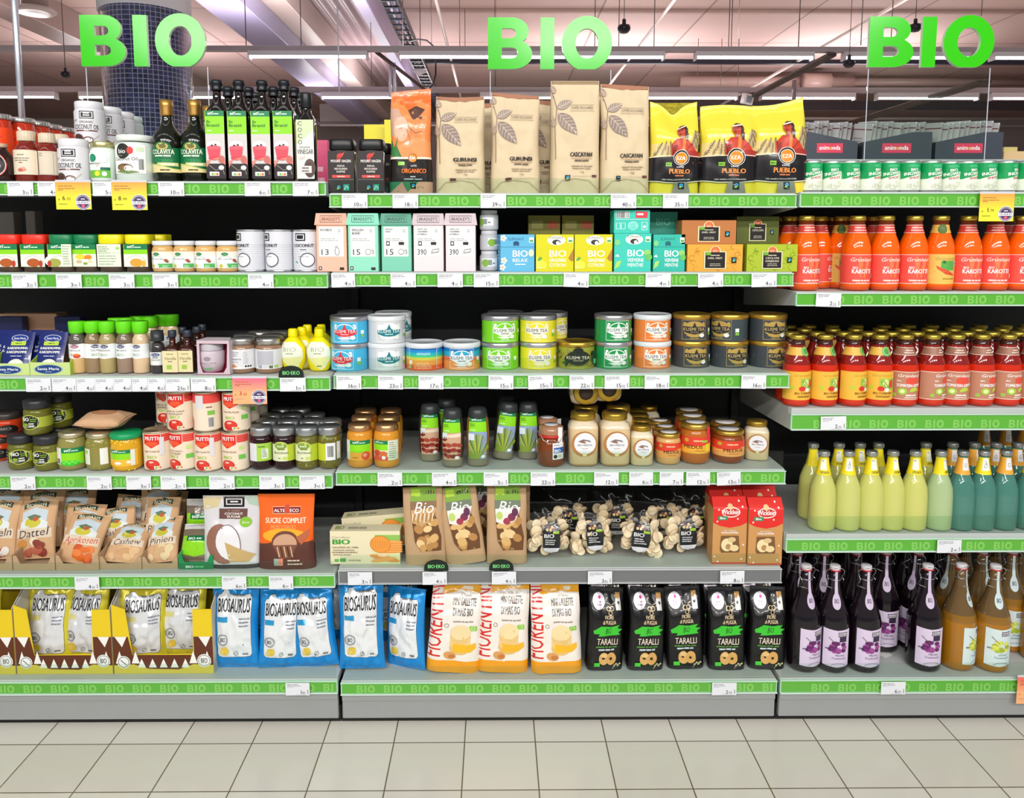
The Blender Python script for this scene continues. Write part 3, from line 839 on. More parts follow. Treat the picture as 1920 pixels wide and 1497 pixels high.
def vessel(name, cat, W, H, body, col, cap=None, capcol='#888', capmat='metal', labels=(), mat='glass', sq=2, dep=1.0, bands=None, seg=28, capsq=2, capname='lid', bodyname='jar_body', ribs=0):
    r = W / 2; P = lambda L: [(p[0] * r / 100, p[1] * H / 100) + tuple(p[2:]) for p in L]
    root = empty(name); pb = P(body)
    mb = MB(); lathe(mb, pb, col, seg, dep=dep, sq=sq, bands=[(z * H / 100, c) for z, c in bands] if bands else None); part(mb, bodyname, mat, root)
    if cap:
        mb = MB(); lathe(mb, P(cap), capcol, seg, dep=dep if capsq != 2 else 1.0, sq=capsq)
        if ribs:
            pc = P(cap); rr = max(p[0] for p in pc); z0 = pc[0][1] + 0.001; z1 = pc[-1][1] - 0.002
            for k in range(ribs):
                a = 2 * math.pi * k / ribs; x, y = rr * math.cos(a), rr * math.sin(a)
                if y < rr * 0.3: box(mb, x - 0.0004, x + 0.0004, y - 0.0006, y + 0.0004, z0, z1, capcol)
        part(mb, capname, capmat, root)
    rf = prof_r(pb)
    for L in labels:
        nm, y0, y1, fn = L[:4]; lm = L[4] if len(L) > 4 else 'print'
        z0, z1 = y0 * H / 100, y1 * H / 100
        a = Art(W, z1 - z0); fn(a); mb = MB()
        if sq != 2 and nm != 'neck_label':
            Rr = rf((z0 + z1) / 2) * srad(0, sq)
            paint(mb, a, flat(0, -rf((z0 + z1) / 2) * dep * srad(math.pi / 2 - math.pi / seg * 0, sq) , z0), off=0.0006)
        else:
            rs = [rf(z0 + (z1 - z0) * i / 12) for i in range(13)]; mx, mn = max(rs), min(rs)
            if mn > mx * 0.90: paint(mb, a, cyl(lambda z: mx, z0, dep), step=max(W * 0.11, 0.004), off=0.0007)
            else: paint(mb, a, cyl(rf, z0, dep), step=max(W * 0.11, 0.004), stepy=(z1 - z0) / 7, off=0.0011)
        part(mb, nm, lm, root)
    return Kind(root, W * dep, H, cat, name)

def smooth(a, b, x):
    t = max(0.0, min(1.0, (x - a) / (b - a))); return t * t * (3 - 2 * t)
def bag_surface(W, H, D, kind, seed, wr, top=None, pinch=0.06):
    def half(v):
        e = min(v, 1 - v)
        if kind == 'pillow':
            a = W / 2 * (1 - pinch * math.sin(math.pi * v) ** 0.8 + 0.014 * noise.noise(Vector((seed, v * 3.0, 0))))
            b = 0.0014 + D / 2 * max(0.0, min(1, (e - 0.035) / 0.465)) ** 0.5 if e > 0.035 else 0.0014; n = 2.4
        elif kind == 'stand':
            a = W / 2 * (1 - pinch * math.sin(math.pi * min(1, v * 1.05)) + 0.012 * noise.noise(Vector((seed, v * 3.0, 0))))
            b = 0.0014 + D / 2 * (1 - smooth(0.25, 0.95, v)) * (0.92 + 0.08 * smooth(0, .15, v)); n = 3.2
        elif kind == 'gusset':
            a = W / 2 * (1 - pinch * math.exp(-((v - 0.55) / 0.22) ** 2) - 0.03 * smooth(0.7, 1, v) + 0.012 * noise.noise(Vector((seed, v * 4.0, 0))))
            b = 0.0016 + D / 2 * (1 - smooth(0.62, 0.985, v)); n = 5.0
        else:
            a = W / 2 * (1 - pinch * v); b = D / 2 * (1 - smooth(0.9, 1, v) * 0.95); n = 6.0
        return a, b, n
    def S(u, v, front=True):
        a, b, n = half(v); uu = min(0.9999, abs(u))
        y = b * (1 - uu ** n) ** (1.0 / (2 if kind == 'pillow' else n if n < 4 else 4))
        g = (1 - uu ** 4); e = min(v, 1 - v) if kind == 'pillow' else (1 - v)
        if wr:
            q = Vector((u * 1.7 + seed * 3.1, v * 2.6 * H / W, seed * 1.7 + (0 if front else 9)))
            w = noise.noise(q) * 1.0 + 0.55 * noise.noise(q * 2.3) + 0.45 * (1 - 2 * abs(noise.noise(q * 1.4 + Vector((3, 1, 7)))))
            w += 0.9 * math.sin(u * 13 + seed * 5 + 2 * noise.noise(Vector((u * 3, seed, 0)))) * math.exp(-e / 0.10) * smooth(0.0, 0.05, e) * (1 if kind != 'stand' else .6)
            y += 0.42 * wr * w * g * (1 if b > 0.003 else 0.15)
        y = max(y, 0.0006)
        zt = H * v
        if top: zt += H * top(u) * smooth(0.55, 1.0, v)
        x = a * u
        return Vector((x, -y if front else y, zt))
    return S
def bag(name, cat, W, H, D, artfn, kind='pillow', seed=1, base='#ccc', mat='film', wr=0.003, top=None, pinch=0.06, seal=None, bands=None, nu=30, nv=36, extra=None):
    big = kind == 'pillow' and wr > 0.009
    if big: nu, nv = 46, 56
    S = bag_surface(W, H, D, kind, seed, wr, top, pinch)
    mb = MB()
    for front in (True, False):
        V = []; F = []; K = []
        for j in range(nv + 1):
            for i in range(nu + 1):
                t = -1 + 2 * i / nu; u = math.sin(t * math.pi / 2) * 0.35 + t * 0.65
                V.append(S(u, j / nv, front))
        for j in range(nv):
            c = C(base)
            if bands:
                for zt, bc in bands:
                    if (j + 0.5) / nv <= zt: c = C(bc); break
            for i in range(nu):
                a = j * (nu + 1) + i; q = (a, a + 1, a + nu + 2, a + nu + 1)
                F.append(q if front else q[::-1]); K.append(c)
        mb.add(V, F, K)
    lo = [S(-1 + 2 * i / 12, 0, True) for i in range(13)] + [S(1 - 2 * i / 12, 0, False) for i in range(1, 12)]
    mb.add(lo, [tuple(range(len(lo)))[::-1]], bands[0][1] if bands else base)
    hi = [S(-1 + 2 * i / 12, 1, True) for i in range(13)] + [S(1 - 2 * i / 12, 1, False) for i in range(1, 12)]
    mb.add(hi, [tuple(range(len(hi)))], base)
    if artfn:
        a = Art(W, H); artfn(a)
        def fn(x, h):
            u = max(-0.985, min(0.985, x / (W / 2))); v = max(0.0, min(1.0, h / H)); e = 0.004
            p = S(u, v); du = S(min(u + e, .999), v) - S(max(u - e, -.999), v); dv = S(u, min(v + e, 1)) - S(u, max(v - e, 0))
            n = du.cross(dv)
            if n.length < 1e-12: n = Vector((0, -1, 0))
            n.normalize()
            return p, n
        paint(mb, a, fn, step=W * (0.028 if big else 0.045), stepy=H * (0.021 if big else 0.036), off=0.001 + 0.09 * wr, dl=0.00016 if big else 0.00009)
    root = mb.build(name, mat)
    CH.setdefault(root, [])
    if seal:
        m2 = MB()
        for q in range(5):
            pts = [S(-0.97 + 1.94 * i / 16, 0.972 + q * 0.006) + Vector((0, -0.0012, 0)) for i in range(17)]
            tube(m2, pts, 0.0007, seal, 4)
        part(m2, 'top_seal', mat, root, 'ribbed top seal')
    if extra: extra(root, S, W, H)
    return Kind(root, D, H, cat, name)

def carton(name, cat, W, H, D, col, artfn, mat='print', side=None, sideart=None, topart=None, lid=None):
    root = empty(name)
    mb = MB(); box(mb, -W / 2, W / 2, -D / 2, D / 2, 0, H if not lid else H * lid[0], col, 0.0009)
    a = Art(W, H); artfn(a); paint(mb, a, flat(0, -D / 2, 0), off=0.0003)
    if sideart:
        a = Art(D, H); sideart(a)
        for s_ in (-1, 1):
            fn = lambda x, h, s_=s_: (Vector((s_ * W / 2, s_ * x, h)), Vector((s_, 0, 0)))
            paint(mb, a, fn, off=0.0003)
    if topart:
        a = Art(W, D); topart(a); paint(mb, a, lambda x, h: (Vector((x, -D / 2 + h, H)), Vector((0, 0, 1))), off=0.0003)
    part(mb, 'box_body', mat, root)
    if lid:
        f, lc, la, ov = lid; mb = MB(); e = 0.0012 + ov
        x0, x1, y0, y1, z0, z1 = -W / 2 - e, W / 2 + e, -D / 2 - e, D / 2 + e, H * f, H
        V = [(-W / 2 - .0004, -D / 2 - .0004, z0), (W / 2 + .0004, -D / 2 - .0004, z0), (W / 2 + .0004, D / 2, z0), (-W / 2 - .0004, D / 2, z0)]
        zm = H * (f + (1 - f) * 0.35)
        V = [(x0 - .001, y0, z0), (x1 + .001, y0, z0), (x1 + .001, y1, z0), (x0 - .001, y1, z0), (-W / 2, -D / 2, z1), (W / 2, -D / 2, z1), (W / 2, D / 2, z1), (-W / 2, D / 2, z1)]
        mb.add(V, [(0, 1, 5, 4), (1, 2, 6, 5), (2, 3, 7, 6), (3, 0, 4, 7), (4, 5, 6, 7), (3, 2, 1, 0)], lc, 0, False)
        a = Art(W, H * (1 - f)); la(a)
        ang = math.atan2(e, z1 - z0)
        paint(mb, a, lambda x, h: (Vector((x, y0 + (-D / 2 - y0) * h / (z1 - z0), z0 + h)), Vector((0, -math.cos(ang), math.sin(ang)))), off=0.0004)
        part(mb, 'lid_flap', mat, root)
    return Kind(root, D, H, cat, name)

def greenbrand(a, x0, y0, x1, y1, cut=0.62, txt='BIO'):
    """lime block with a dark green name strip"""
    a.rect(x0, y0, x1, y1, '#8ad816'); ym = y0 + (y1 - y0) * cut; h = y1 - ym; w = x1 - x0
    a.rect(x0 + w * 0.02, ym, x1, y1, '#0b7a4b'); a.text(txt, x0 + w * 0.30, ym + h * 0.28, h * 0.36, '#f4fff4', w=w * 0.26, bold=0.03)
    a.bars(x0 + w * 0.46, ym + h * 0.32, w * 0.4, 1, h * 0.22, 1, '#bfe6c9'); a.line([(x0 + w * 0.3, ym + h * 0.7), (x0 + w * 0.36, ym + h * 0.66), (x0 + w * 0.46, ym + h * 0.84)], w * 0.025, '#eafbe8')
    return a
def fairtrade(a, x, y, w):
    h = w * a.asp * 1.15; a.rect(x - w / 2, y - h / 2, x + w / 2, y + h / 2, '#101418'); a.ell(x + w * .06, y + h * .08, w * 0.3, '#29a8e0', n=12); a.poly([(x - w * .38, y - h * .2), (x + w * .05, y - h * .28), (x + w * .2, y + h * .1), (x - w * .1, y - h * .05)], '#9ccf3c'); a.ell(x + w * .08, y + h * .1, w * 0.1, '#101418', n=8)

# ---- price cards and promotion cards
def price_art(a, price, seed=1, small=False):
    a.rect(-50, 0, 50, 100, '#e2e4ea')
    big, sm = price.split('.')
    a.bars(-44, 84, 62, 2, 5, 11, '#8d9097', seed=seed); a.bars(-44, 62, 30, 1, 4, 8, '#b3b5bb', seed=seed + 3)
    a.text(big, 16, 12, 27, '#17181c', al='r', bold=0.015)
    a.text(sm, 19, 12, 17, '#3b3c42', al='l')
    a.line([(-10, 6), (36, 6)], 1.2, '#9a9ca2'); a.barcode(42.5, 28, 5, 34, '#4a4a50', 5)
PT_H = 0.0375
def price_card(u, key, price, label, w=0.068, rot=0.0, v=None, seed=[0]):
    seed[0] += 1
    a = Art(w, PT_H); price_art(a, price, seed[0])
    mb = MB(); box(mb, -w / 2, w / 2, 0, 0.0009, 0, PT_H, '#f0f1f5', 0.0002); paint(mb, a, flat(0, 0, 0), off=0.0002, dl=0.00004)
    o = mb.build('price_card', 'print'); zt, zb = TOP[key]
    z = (zt + zb) / 2 - PT_H / 2 - 0.0005; y = -0.0135
    o.location = (x_at(u, y, z + .02), y, z); o.rotation_euler = (0, math.radians(rot), 0)
    return tag(o, 'white price card reading %s, %s' % (price, label), 'price card', 'white price cards on the shelf rails')
def promo_card(u, v0, v1, price, label, top='#f6a44a', bot='#f3e23a', word='TĀ VĒRTĒ!', w=0.0925, right=None, ink='#4a3a14'):
    y = -0.018; z0, z1 = z_at(v1, y), z_at(v0, y); H = z1 - z0; a = Art(w, H)
    a.rect(-50, 0, 50, 100, bot)
    c0, c1 = C(top), C(bot)
    for i in range(6): a.rect(-50, 100 - (i + 1) * 8.5, 50, 100 - i * 8.5, tuple(c0[j] + (c1[j] - c0[j]) * i / 6.5 for j in range(3)))
    a.bars(-42, 84, 55, 2, 3, 9, '#b06a3c', seed=3); a.bars(-42, 70, 20, 1, 3, 9, '#b06a3c', seed=4)
    b, s = price.split('.'); a.text(b, -24, 34, 15, ink, al='r', bold=.02); a.text('.' + s, -21, 34, 10, ink, al='l'); a.line([(-44, 36), (-39, 36)], 2, ink)
    a.bars(-42, 18, 34, 1, 3, 8, '#8b9a2a' if bot != '#f3b07a' else '#c98', seed=8)
    a.ell(27, 27, 22, '#f0e9f5', n=28); a.ell(27, 27, 20.5, '#4b3f63', n=28); a.ring(27, 27, 18.5, 1.5, '#d9d2e6', n=28)
    a.rect(6, 20, 48, 31, '#f5f2f8'); a.text(word, 27, 21.8, 7, '#40345a', w=38, bold=0.03); a.bars(27, 36, 16, 1, 4, 8, '#d9d2e6', al='c', seed=1); a.ell(27, 13, 5, '#d8537a', n=10)
    mb = MB(); box(mb, -w / 2, w / 2, 0, 0.001, 0, H, bot, 0.0002); box(mb, -w / 2, w / 2, 0.0008, 0.0022, H - 0.002, H + 0.006, '#c9ccd6'); paint(mb, a, flat(0, 0, 0), off=0.0002, dl=0.00004)
    o = mb.build('promotion_card', 'print'); o.location = (x_at(u, y, z0), y, z0)
    return tag(o, label, 'promotion card', 'promotion cards hanging from the rails')
def eko_sign(u, key, label):
    w, h = 0.068, 0.029; mb = MB(); pts = [(-w / 2, -0.004), (w / 2, -0.004), (w / 2, 0.004)] + [(w / 2 * math.cos(t), 0.006 + (h - 0.006) * math.sin(t)) for t in [math.pi * k / 12 for k in range(13)]] + [(-w / 2, 0.004)]
    P = []
    for p in pts:
        if not P or (abs(P[-1][0] - p[0]) + abs(P[-1][1] - p[1])) > 1e-5: P.append(p)
    slab(mb, P, 0, 0.0012, '#0c1d12'); slab(mb, [(-0.02, -0.012), (0.02, -0.012), (0.02, -0.0045), (-0.02, -0.0045)], 0, 0.0012, '#0c1d12')
    a = Art(w, h); a.text('BIO·EKO', 0, 14, 34, '#7fe08a', w=68, bold=0.02); paint(mb, a, flat(0, 0, 0), off=0.0002)
    o = mb.build('shelf_marker', 'print'); zt = TOP[key][0]; o.location = (x_at(u, -0.012, zt), -0.0118, zt + 0.004)
    return tag(o, label, 'shelf marker', 'black half round shelf markers')

PR = [
 ('L1', [(38, '3.20', 'second thing on the top left rail'), (92, '4.95', 'partly behind the first orange promotion card', 0.06), (195, '5.15', 'between the two orange promotion cards', 0.06), (321, '10.00', 'under the round green labelled oil bottles'), (483, '6.85', 'under the square oil bottles'), (573, '7.95', 'under the vinegar bottle')]),
 ('M1', [(665, '10.85', 'under the black coffee jars'), (760, '18.15', 'under the orange coffee bag'), (925, '39.95', 'under the beige coffee bags'), (1169, '40.25', 'under the rightmost beige bag'), (1267, '35.70', 'under the yellow coffee bags')]),
 ('L2', [(46, '3.25', 'under the red lidded jars'), (129, '3.09', 'under the dark green lidded jars'), (228, '3.25', 'under the yellow lidded jars'), (310, '3.49', 'under the white lidded jars'), (489, '4.09', 'under the silver cans')]),
 ('M2', [(644, '4.50', 'under the peach tea carton', 0.063, -1.5), (756, '4.10', 'under the dark mint tea carton'), (844, '4.10', 'under the lilac tea cartons'), (912, '15.30', 'under the stacked grey tubs'), (1080, '4.99', 'under the yellow tea boxes', 0.068, 2), (1234, '4.99', 'under the turquoise tea boxes', 0.068, 0.5), (1333, '4.65', 'under the orange tea box', 0.068, -2), (1433, '4.65', 'under the olive green tea box', 0.068, -1)]),
 ('R2', [(1553, '2.25', 'under the orange carrot juice bottles', 0.068, 2)]),
 ('L3', [(72, '2.99', 'beside the lime display tray', 0.068), (120, '4.29', 'in the strip of cards under the first spice bottle', 0.066), (161, '4.33', 'in the strip of cards under the spice bottles', 0.05), (196, '4.35', 'third in the strip of cards under the spice bottles', 0.05), (230, '4.09', 'in the strip of cards under the spice bottles', 0.047), (262, '4.28', 'in the strip of cards under the spice bottles', 0.043), (294, '4.35', 'in the strip under the small black capped bottle', 0.048), (333, '21.80', 'under the vanilla bottles', 0.066), (381, '8.03', 'under the box with a window', 0.068), (549, '1.39', 'under the first lemon bottle', 0.07)]),
 ('M3', [(654, '16.85', 'under the sky blue tea tins'), (732, '23.00', 'under the white tea tins', 0.068, 1), (808, '17.85', 'under the rainbow striped tins', 0.068, 0.5), (939, '15.50', 'under the lime green tins', 0.068, 1), (1014, '15.50', 'under the yellow tins', 0.068, -2), (1091, '22.30', 'under the jungle patterned tin'), (1157, '15.50', 'under the dark green tins'), (1232, '18.09', 'under the orange tins'), (1413, '16.85', 'under the rightmost charcoal tins', 0.068, 1)]),
 ('R3', [(1563, '2.25', 'under the yellow labelled tomato juice bottles', 0.07, -1)]),
 ('L4', [(43, '2.80', 'under the olive paste jars'), (186, '2.85', 'under the jar of peas'), (260, '3.89', 'under the jar of sweetcorn'), (325, '2.19', 'under the first tomato tins', 0.07), (416, '2.39', 'under the middle tomato tins', 0.07), (510, '3.60', 'under the dark olive jars', 0.07), (585, '3.40', 'under the green olive jars', 0.07)]),
 ('M4', [(731, '2.58', 'under the apple sauce jars'), (833, '4.99', 'under the date syrup bottles'), (930, '5.15', 'under the agave syrup bottles'), (1018, '22.20', 'under the clip top honey jar'), (1137, '12.75', 'under the large cream honey jars'), (1202, '6.30', 'under the small cream honey jar', 0.066), (1259, '7.00', 'under the small red labelled honey jar', 0.066), (1309, '12.70', 'under the tall red labelled honey jar', 0.066), (1367, '13.05', 'under the brown honey jar', 0.066, -2)]),
 ('R4', [(1780, '2.40', 'under the lemonade bottles')]),
 ('L5', [(163, '4.09', 'under the cardboard trays of dried fruit'), (439, '6.89', 'under the white coconut sugar bag'), (527, '6.19', 'under the orange sugar bag')]),
 ('M5', [(675, '3.79', 'under the waffle box', 0.068), (815, '4.75', 'under the first cookie bag'), (945, '4.75', 'under the third cookie bag'), (1125, '3.80', 'under the clear bags of toasts'), (1373, '8.60', 'under the red and tan boxes')]),
 ('L6', [(558, '1.80', 'under the blue crisp bags')]), ('M6', [(1358, '2.99', 'under the black snack bags', 0.07)]), ('R6', [(1675, '6.39', 'under the clip top juice bottles', 0.07)]),
]
for key, L in PR:
    for t in L: price_card(t[0], key, t[1], t[2], t[3] if len(t) > 3 else 0.068, t[4] if len(t) > 4 else 0)
promo_card(139, 342, 393, '6.55', 'orange to yellow promotion card reading 6.55, under the white coconut cans')
promo_card(244, 342, 394, '8.99', 'orange to yellow promotion card reading 8.99, under the big glass coconut oil jar')
promo_card(1867, 363, 415, '1.79', 'orange to yellow promotion card reading 1.79, under the green shot cans')
promo_card(469, 709, 757, '3.60', 'pink to peach promotion card reading 3.60, over the tomato tins', '#ef6f86', '#f3b07a', 'AKTUĀLO', 0.0925, ink='#c03a30')
promo_card(1935, 1275, 1325, '1.59', 'red promotion card cut by the right edge of the bottom rail', '#ee6a60', '#f3b07a', 'AKTUĀLO', 0.0925, ink='#c03a30')
eko_sign(546, 'L3', 'black half round shelf marker reading BIO EKO, in front of the lemon bottles')
eko_sign(818, 'M5', 'black half round shelf marker reading BIO EKO, in front of the first cookie bag')
eko_sign(940, 'M5', 'black half round shelf marker reading BIO EKO, in front of the third cookie bag')

# ================================================================ TOP SHELF, left bay
# --- squat brown bottle and red-brown sauce bottles
def sauce_bottle(u0, u1, vt, key, b, art, col='#7a1d10', capcol='#d9c9b0', name='sauce_bottle', labmat='print'):
    W, H = dims(u0, u1, vt, key, b)
    body = [(0, 0), (86, 0.5), (96, 4), (98, 30), (100, 45), (97, 58), (84, 68), (64, 75), (58, 78), (56, 90), (0, 91)]
    cap = [(0, 80), (62, 80), (66, 82), (66, 98), (60, 100), (0, 100)]
    return vessel(name, 'bottle', W, H, body, col, cap, capcol, 'plastic', [('label', 14, 62, art, labmat)], bodyname='glass_bottle', capname='cap', ribs=20)
def art_ketchup(a):
    a.rect(-95, 0, 95, 100, '#e3d6c0'); a.bars(0, 78, 40, 1, 4, 9, '#6f8a5a', al='c', seed=1); a.bars(0, 64, 62, 2, 4, 9, '#8a7f72', al='c', seed=2); a.bars(0, 46, 20, 1, 4, 9, '#a8573a', al='c')
    a.ell(4, 20, 16, '#d98a78', ry=8); a.ell(-2, 17, 10, '#c6664f', ry=6); a.ell(10, 26, 7, '#e5a391', ry=5)
k_sauce = sauce_bottle(32, 78, 246, 'L1', 0.03, art_ketchup)
def art_back(a):
    a.rect(-95, 0, -20, 100, '#e3d6c0'); a.rect(-15, 0, 95, 100, '#ded2bd'); a.rect(-12, 2, 45, 94, '#d7cbb6'); a.bars(-10, 88, 20, 2, 2, 8, '#333'); a.line([(-12, 2), (45, 2), (45, 94), (-12, 94), (-12, 2)], 1.2, '#6a5a4a')
k_sauce2 = sauce_bottle(74, 116, 252, 'L1', 0.05, art_back)
put(k_sauce, 55, 'L1', 0.03, 'red brown sauce bottle with cream front label, beside the squat brown bottle')
put(k_sauce2, 93, 'L1', 0.03, 'red brown sauce bottle turned to show its blank back label')
put(k_sauce, 117, 'L1', 0.10, 'red brown sauce bottle with cream cap, behind the white coconut can')
def art_bbq(a):
    a.ell(2, 48, 42, '#c9453a'); a.ell(2, 48, 39, '#f4f0ec'); a.ell(2, 48, 37, '#231a18'); a.text('BIO', 0, 58, 15, '#fff', w=44, bold=0.03); a.text('BBQ', 8, 36, 13, '#f0f0f0', w=34, bold=0.03); a.bars(4, 24, 30, 1, 5, 8, '#e8e0da', al='c')
W, H = dims(-24, 31, 268, 'L1', 0.02)
k = vessel('sauce_bottle', 'bottle', W, H, [(0, 0), (84, 1), (96, 5), (100, 14), (100, 42), (92, 56), (70, 70), (46, 80), (38, 86), (36, 94), (0, 95)], '#2a0f0a', [(0, 88), (42, 88), (44, 90), (44, 98), (0, 100)], '#c8a890', 'plastic', [('label', 14, 74, art_bbq)], bodyname='glass_bottle', capname='cap')
put(k, 5, 'L1', 0.02, 'squat dark brown bottle with round BIO BBQ label, cut by the left edge')
def art_orange(a): a.rect(-155, 0, 155, 100, '#ff4a17'); a.bars(-40, 70, 80, 1, 6, 9, '#d93410', seed=2)
W, H = dims(-22, 27, 214, 'L1', 0.10)
k_or = vessel('passata_jar', 'jar', W, H, [(0, 0), (90, 1), (100, 4), (100, 84), (92, 89), (90, 93), (0, 93)], '#c9330f', [(0, 92), (96, 92), (98, 93), (98, 99), (90, 100), (0, 100)], '#b9b4b2', 'metal', [('label', 30, 80, art_orange, 'film')], ribs=26)
for i, (u, y, t) in enumerate(((3, 0.105, 'nearest'), (47, 0.175, 'second'), (76, 0.245, 'third'), (99, 0.31, 'fourth'), (124, 0.375, 'farthest'))):
    put(k_or, u, 'L1', y, 'tall orange wrapped jar with silver lid, %s of the five receding at far left' % t, group='orange wrapped jars behind the sauce bottles')
# --- white coconut cans, stacked two high
def art_coco(a):
    a.rect(-150, 0, 150, 100, '#dfdee3'); a.rect(-18, 74, 28, 99, '#1d1b1f'); a.rect(-15, 77, 25, 96, '#f4f4f6'); a.rect(-12, 79, 22, 94, '#1d1b1f'); a.bars(5, 90, 28, 2, 4, 7, '#f4f4f6', al='c')
    a.text('ORGANIC', 4, 60, 7, '#3a2a26', w=44, bold=0.01); a.text('COCONUT OIL', 2, 40, 15, '#2d2422', w=84, bold=0.012); a.rect(-34, 33, 38, 37, '#6b3a34'); a.bars(4, 34.5, 22, 1, 2, 8, '#f2e8e4', al='c')
    a.ell(-26, 12, 19, '#5a3b34', ry=13); a.ell(-26, 10, 12, '#4a2f2a', ry=9); a.ell(8, 6, 17, '#6b4a40', ry=10); a.ell(9, 5, 12, '#f6f2ee', ry=7); a.line([(22, 4), (42, 22)], 2.5, '#c9b9b0'); a.line([(-44, 62), (-40, 72)], 2, '#5a3b34'); a.line([(-34, 66), (-30, 72)], 2, '#5a3b34')
W, H = dims(114, 170, 262, 'L1', 0.015)
k_coco = vessel('coconut_can', 'can', W, H, [(0, 0), (90, 0.5), (96, 3), (97, 76), (90, 82), (82, 84), (0, 84)], '#dddce2', [(0, 82), (90, 82), (92, 83), (92, 98), (88, 100), (0, 100)], '#e2e2e8', 'plastic', [('label', 2, 76, art_coco)], mat='plastic', bodyname='can_body', ribs=0)
put(k_coco, 142, 'L1', 0.012, 'white coconut oil can alone in front, lid level with the short glass jars')
for i, (u, y, t) in enumerate(((171, 0.11, 'nearest'), (205, 0.20, 'second'), (229, 0.29, 'third'), (246, 0.375, 'farthest'))):
    put(k_coco, u, 'L1', y, 'white coconut oil can, bottom one of the %s receding stack' % t, group='stacked white coconut cans', rz=10 * i)
    put(k_coco, u, 'L1', y, 'white coconut oil can, top one of the %s receding stack' % t, group='stacked white coconut cans', zoff=H + 0.0006, rz=8)
# --- small glass jar and big coconut jar
def art_small(a):
    a.rect(-150, 0, -60, 100, '#eef3ee'); a.rect(-46, 0, 46, 100, '#eef3ee'); a.rect(-46, 0, 46, 30, '#67b83a'); a.rect(10, 30, 46, 42, '#20664a'); a.ell(-20, 80, 16, '#17805a'); a.ell(-20, 80, 12, '#1d9268'); a.text('cocos', -18, 54, 9, '#22352e', w=52, bold=.02)
    a.ell(24, 74, 16, '#cfd8d2'); a.ell(24, 75, 12, '#f8faf8'); a.line([(12, 62), (-4, 44)], 4, '#c9b9a0'); a.ell(-2, 16, 10, '#e8e03a'); a.ell(24, 15, 9, '#f2f6ee')
W, H = dims(172, 219, 266, 'L1', 0.02)
k = vessel('coconut_jar', 'jar', W, H, [(0, 0), (84, 1), (94, 6), (97, 62), (94, 76), (84, 84), (0, 86)], '#dfe8e2', [(0, 84), (86, 84), (89, 86), (88, 97), (84, 99), (0, 100)], '#c3bb86', 'metal', [('label', 10, 70, art_small)])
put(k, 196, 'L1', 0.02, 'short glass jar with gold lid and green banded label, below the coconut can stack')
def art_big(a):
    a.rect(-44, 4, 46, 96, '#f6f5f2'); a.ell(-12, 76, 20, '#2a2a26'); a.text('bio', -14, 69, 14, '#f4f4f4', w=20, bold=0.02); a.ell(8, 78, 8, '#d2392f', ry=12); a.leaf(32, 82, 18, '#cde0bc')
    a.bars(-28, 60, 24, 1, 3, 8, '#888', seed=1); a.text('Coconut Oil', -6, 46, 11, '#2c2a28', w=62); a.barcode(34, 34, 12, 34, n=7)
    a.ell(-8, 24, 22, '#6b5034', ry=12); a.ell(-14, 22, 11, '#8a6a48', ry=9); a.ell(2, 21, 11, '#f2ede2', ry=9); a.poly([(-34, 10), (-10, 16), (20, 12), (30, 8), (0, 4)], '#6f8a4a')
W, H = dims(222, 292, 255, 'L1', 0.012)
k = vessel('coconut_jar', 'jar', W, H, [(0, 0), (88, 0.5), (98, 5), (100, 70), (97, 78), (86, 84), (0, 86)], '#dde9e0', [(0, 87), (88, 87), (92, 88), (92, 97), (88, 100), (0, 100)], '#e6ebe6', 'plastic', [('label', 14, 80, art_big)])
put(k, 257, 'L1', 0.012, 'large wide glass coconut oil jar with pale lid')
# --- round green labelled oil bottles
def art_round(a):
    a.rect(-95, 12, 95, 82, '#0c6a3c'); a.poly([(-95, 12), (95, 12), (95, 17), (30, 22), (-20, 34), (-95, 44)], '#e8d79a'); a.ell(0, 82, 26, '#0c6a3c', ry=17); a.ell(0, 86, 17, '#c7b35e', ry=10); a.ell(2, 86, 10, '#6d6a34', ry=6)
    a.text('COLAVITA', 0, 64, 13, '#f4f0dc', w=66, bold=0.03); a.bars(0, 57, 70, 1, 4, 8, '#e6f0dc', al='c', seed=1); a.text('Organic', 4, 42, 10, '#3cae6a', w=50, sh=.25); a.rect(-16, 30, 44, 40, '#cfd08a'); a.bars(14, 33, 54, 1, 4, 8, '#f6f6da', al='c'); a.bars(6, 17, 40, 1, 4, 8, '#5a5230', al='c')
    a.line([(-95, 45), (-20, 35), (30, 23), (95, 18)], 1.5, '#a3cf5a')
W, H = dims(290, 346, 186, 'L1', 0.02)
k_col = vessel('oil_bottle', 'bottle', W, H, [(0, 0), (86, 0.6), (92, 3), (86, 6), (96, 9), (97, 36), (99, 48), (92, 56), (62, 63), (40, 69), (34, 76), (32, 94), (0, 95)], '#12160a', [(0, 80), (38, 80), (40, 82), (38, 88), (42, 92), (42, 99), (0, 100)], '#c79a50', 'metal', [('label', 6, 48, art_round)], bodyname='glass_bottle', capname='gold_cap')
for u, y, t in ((318, 0.02, 'first, beside the large coconut jar'), (370, 0.02, 'second, beside the square bottles'), (397, 0.12, 'half hidden behind the second one')):
    put(k_col, u, 'L1', y, 'dark gold capped oil bottle, green label, ' + t, group='dark oil bottles with gold caps')
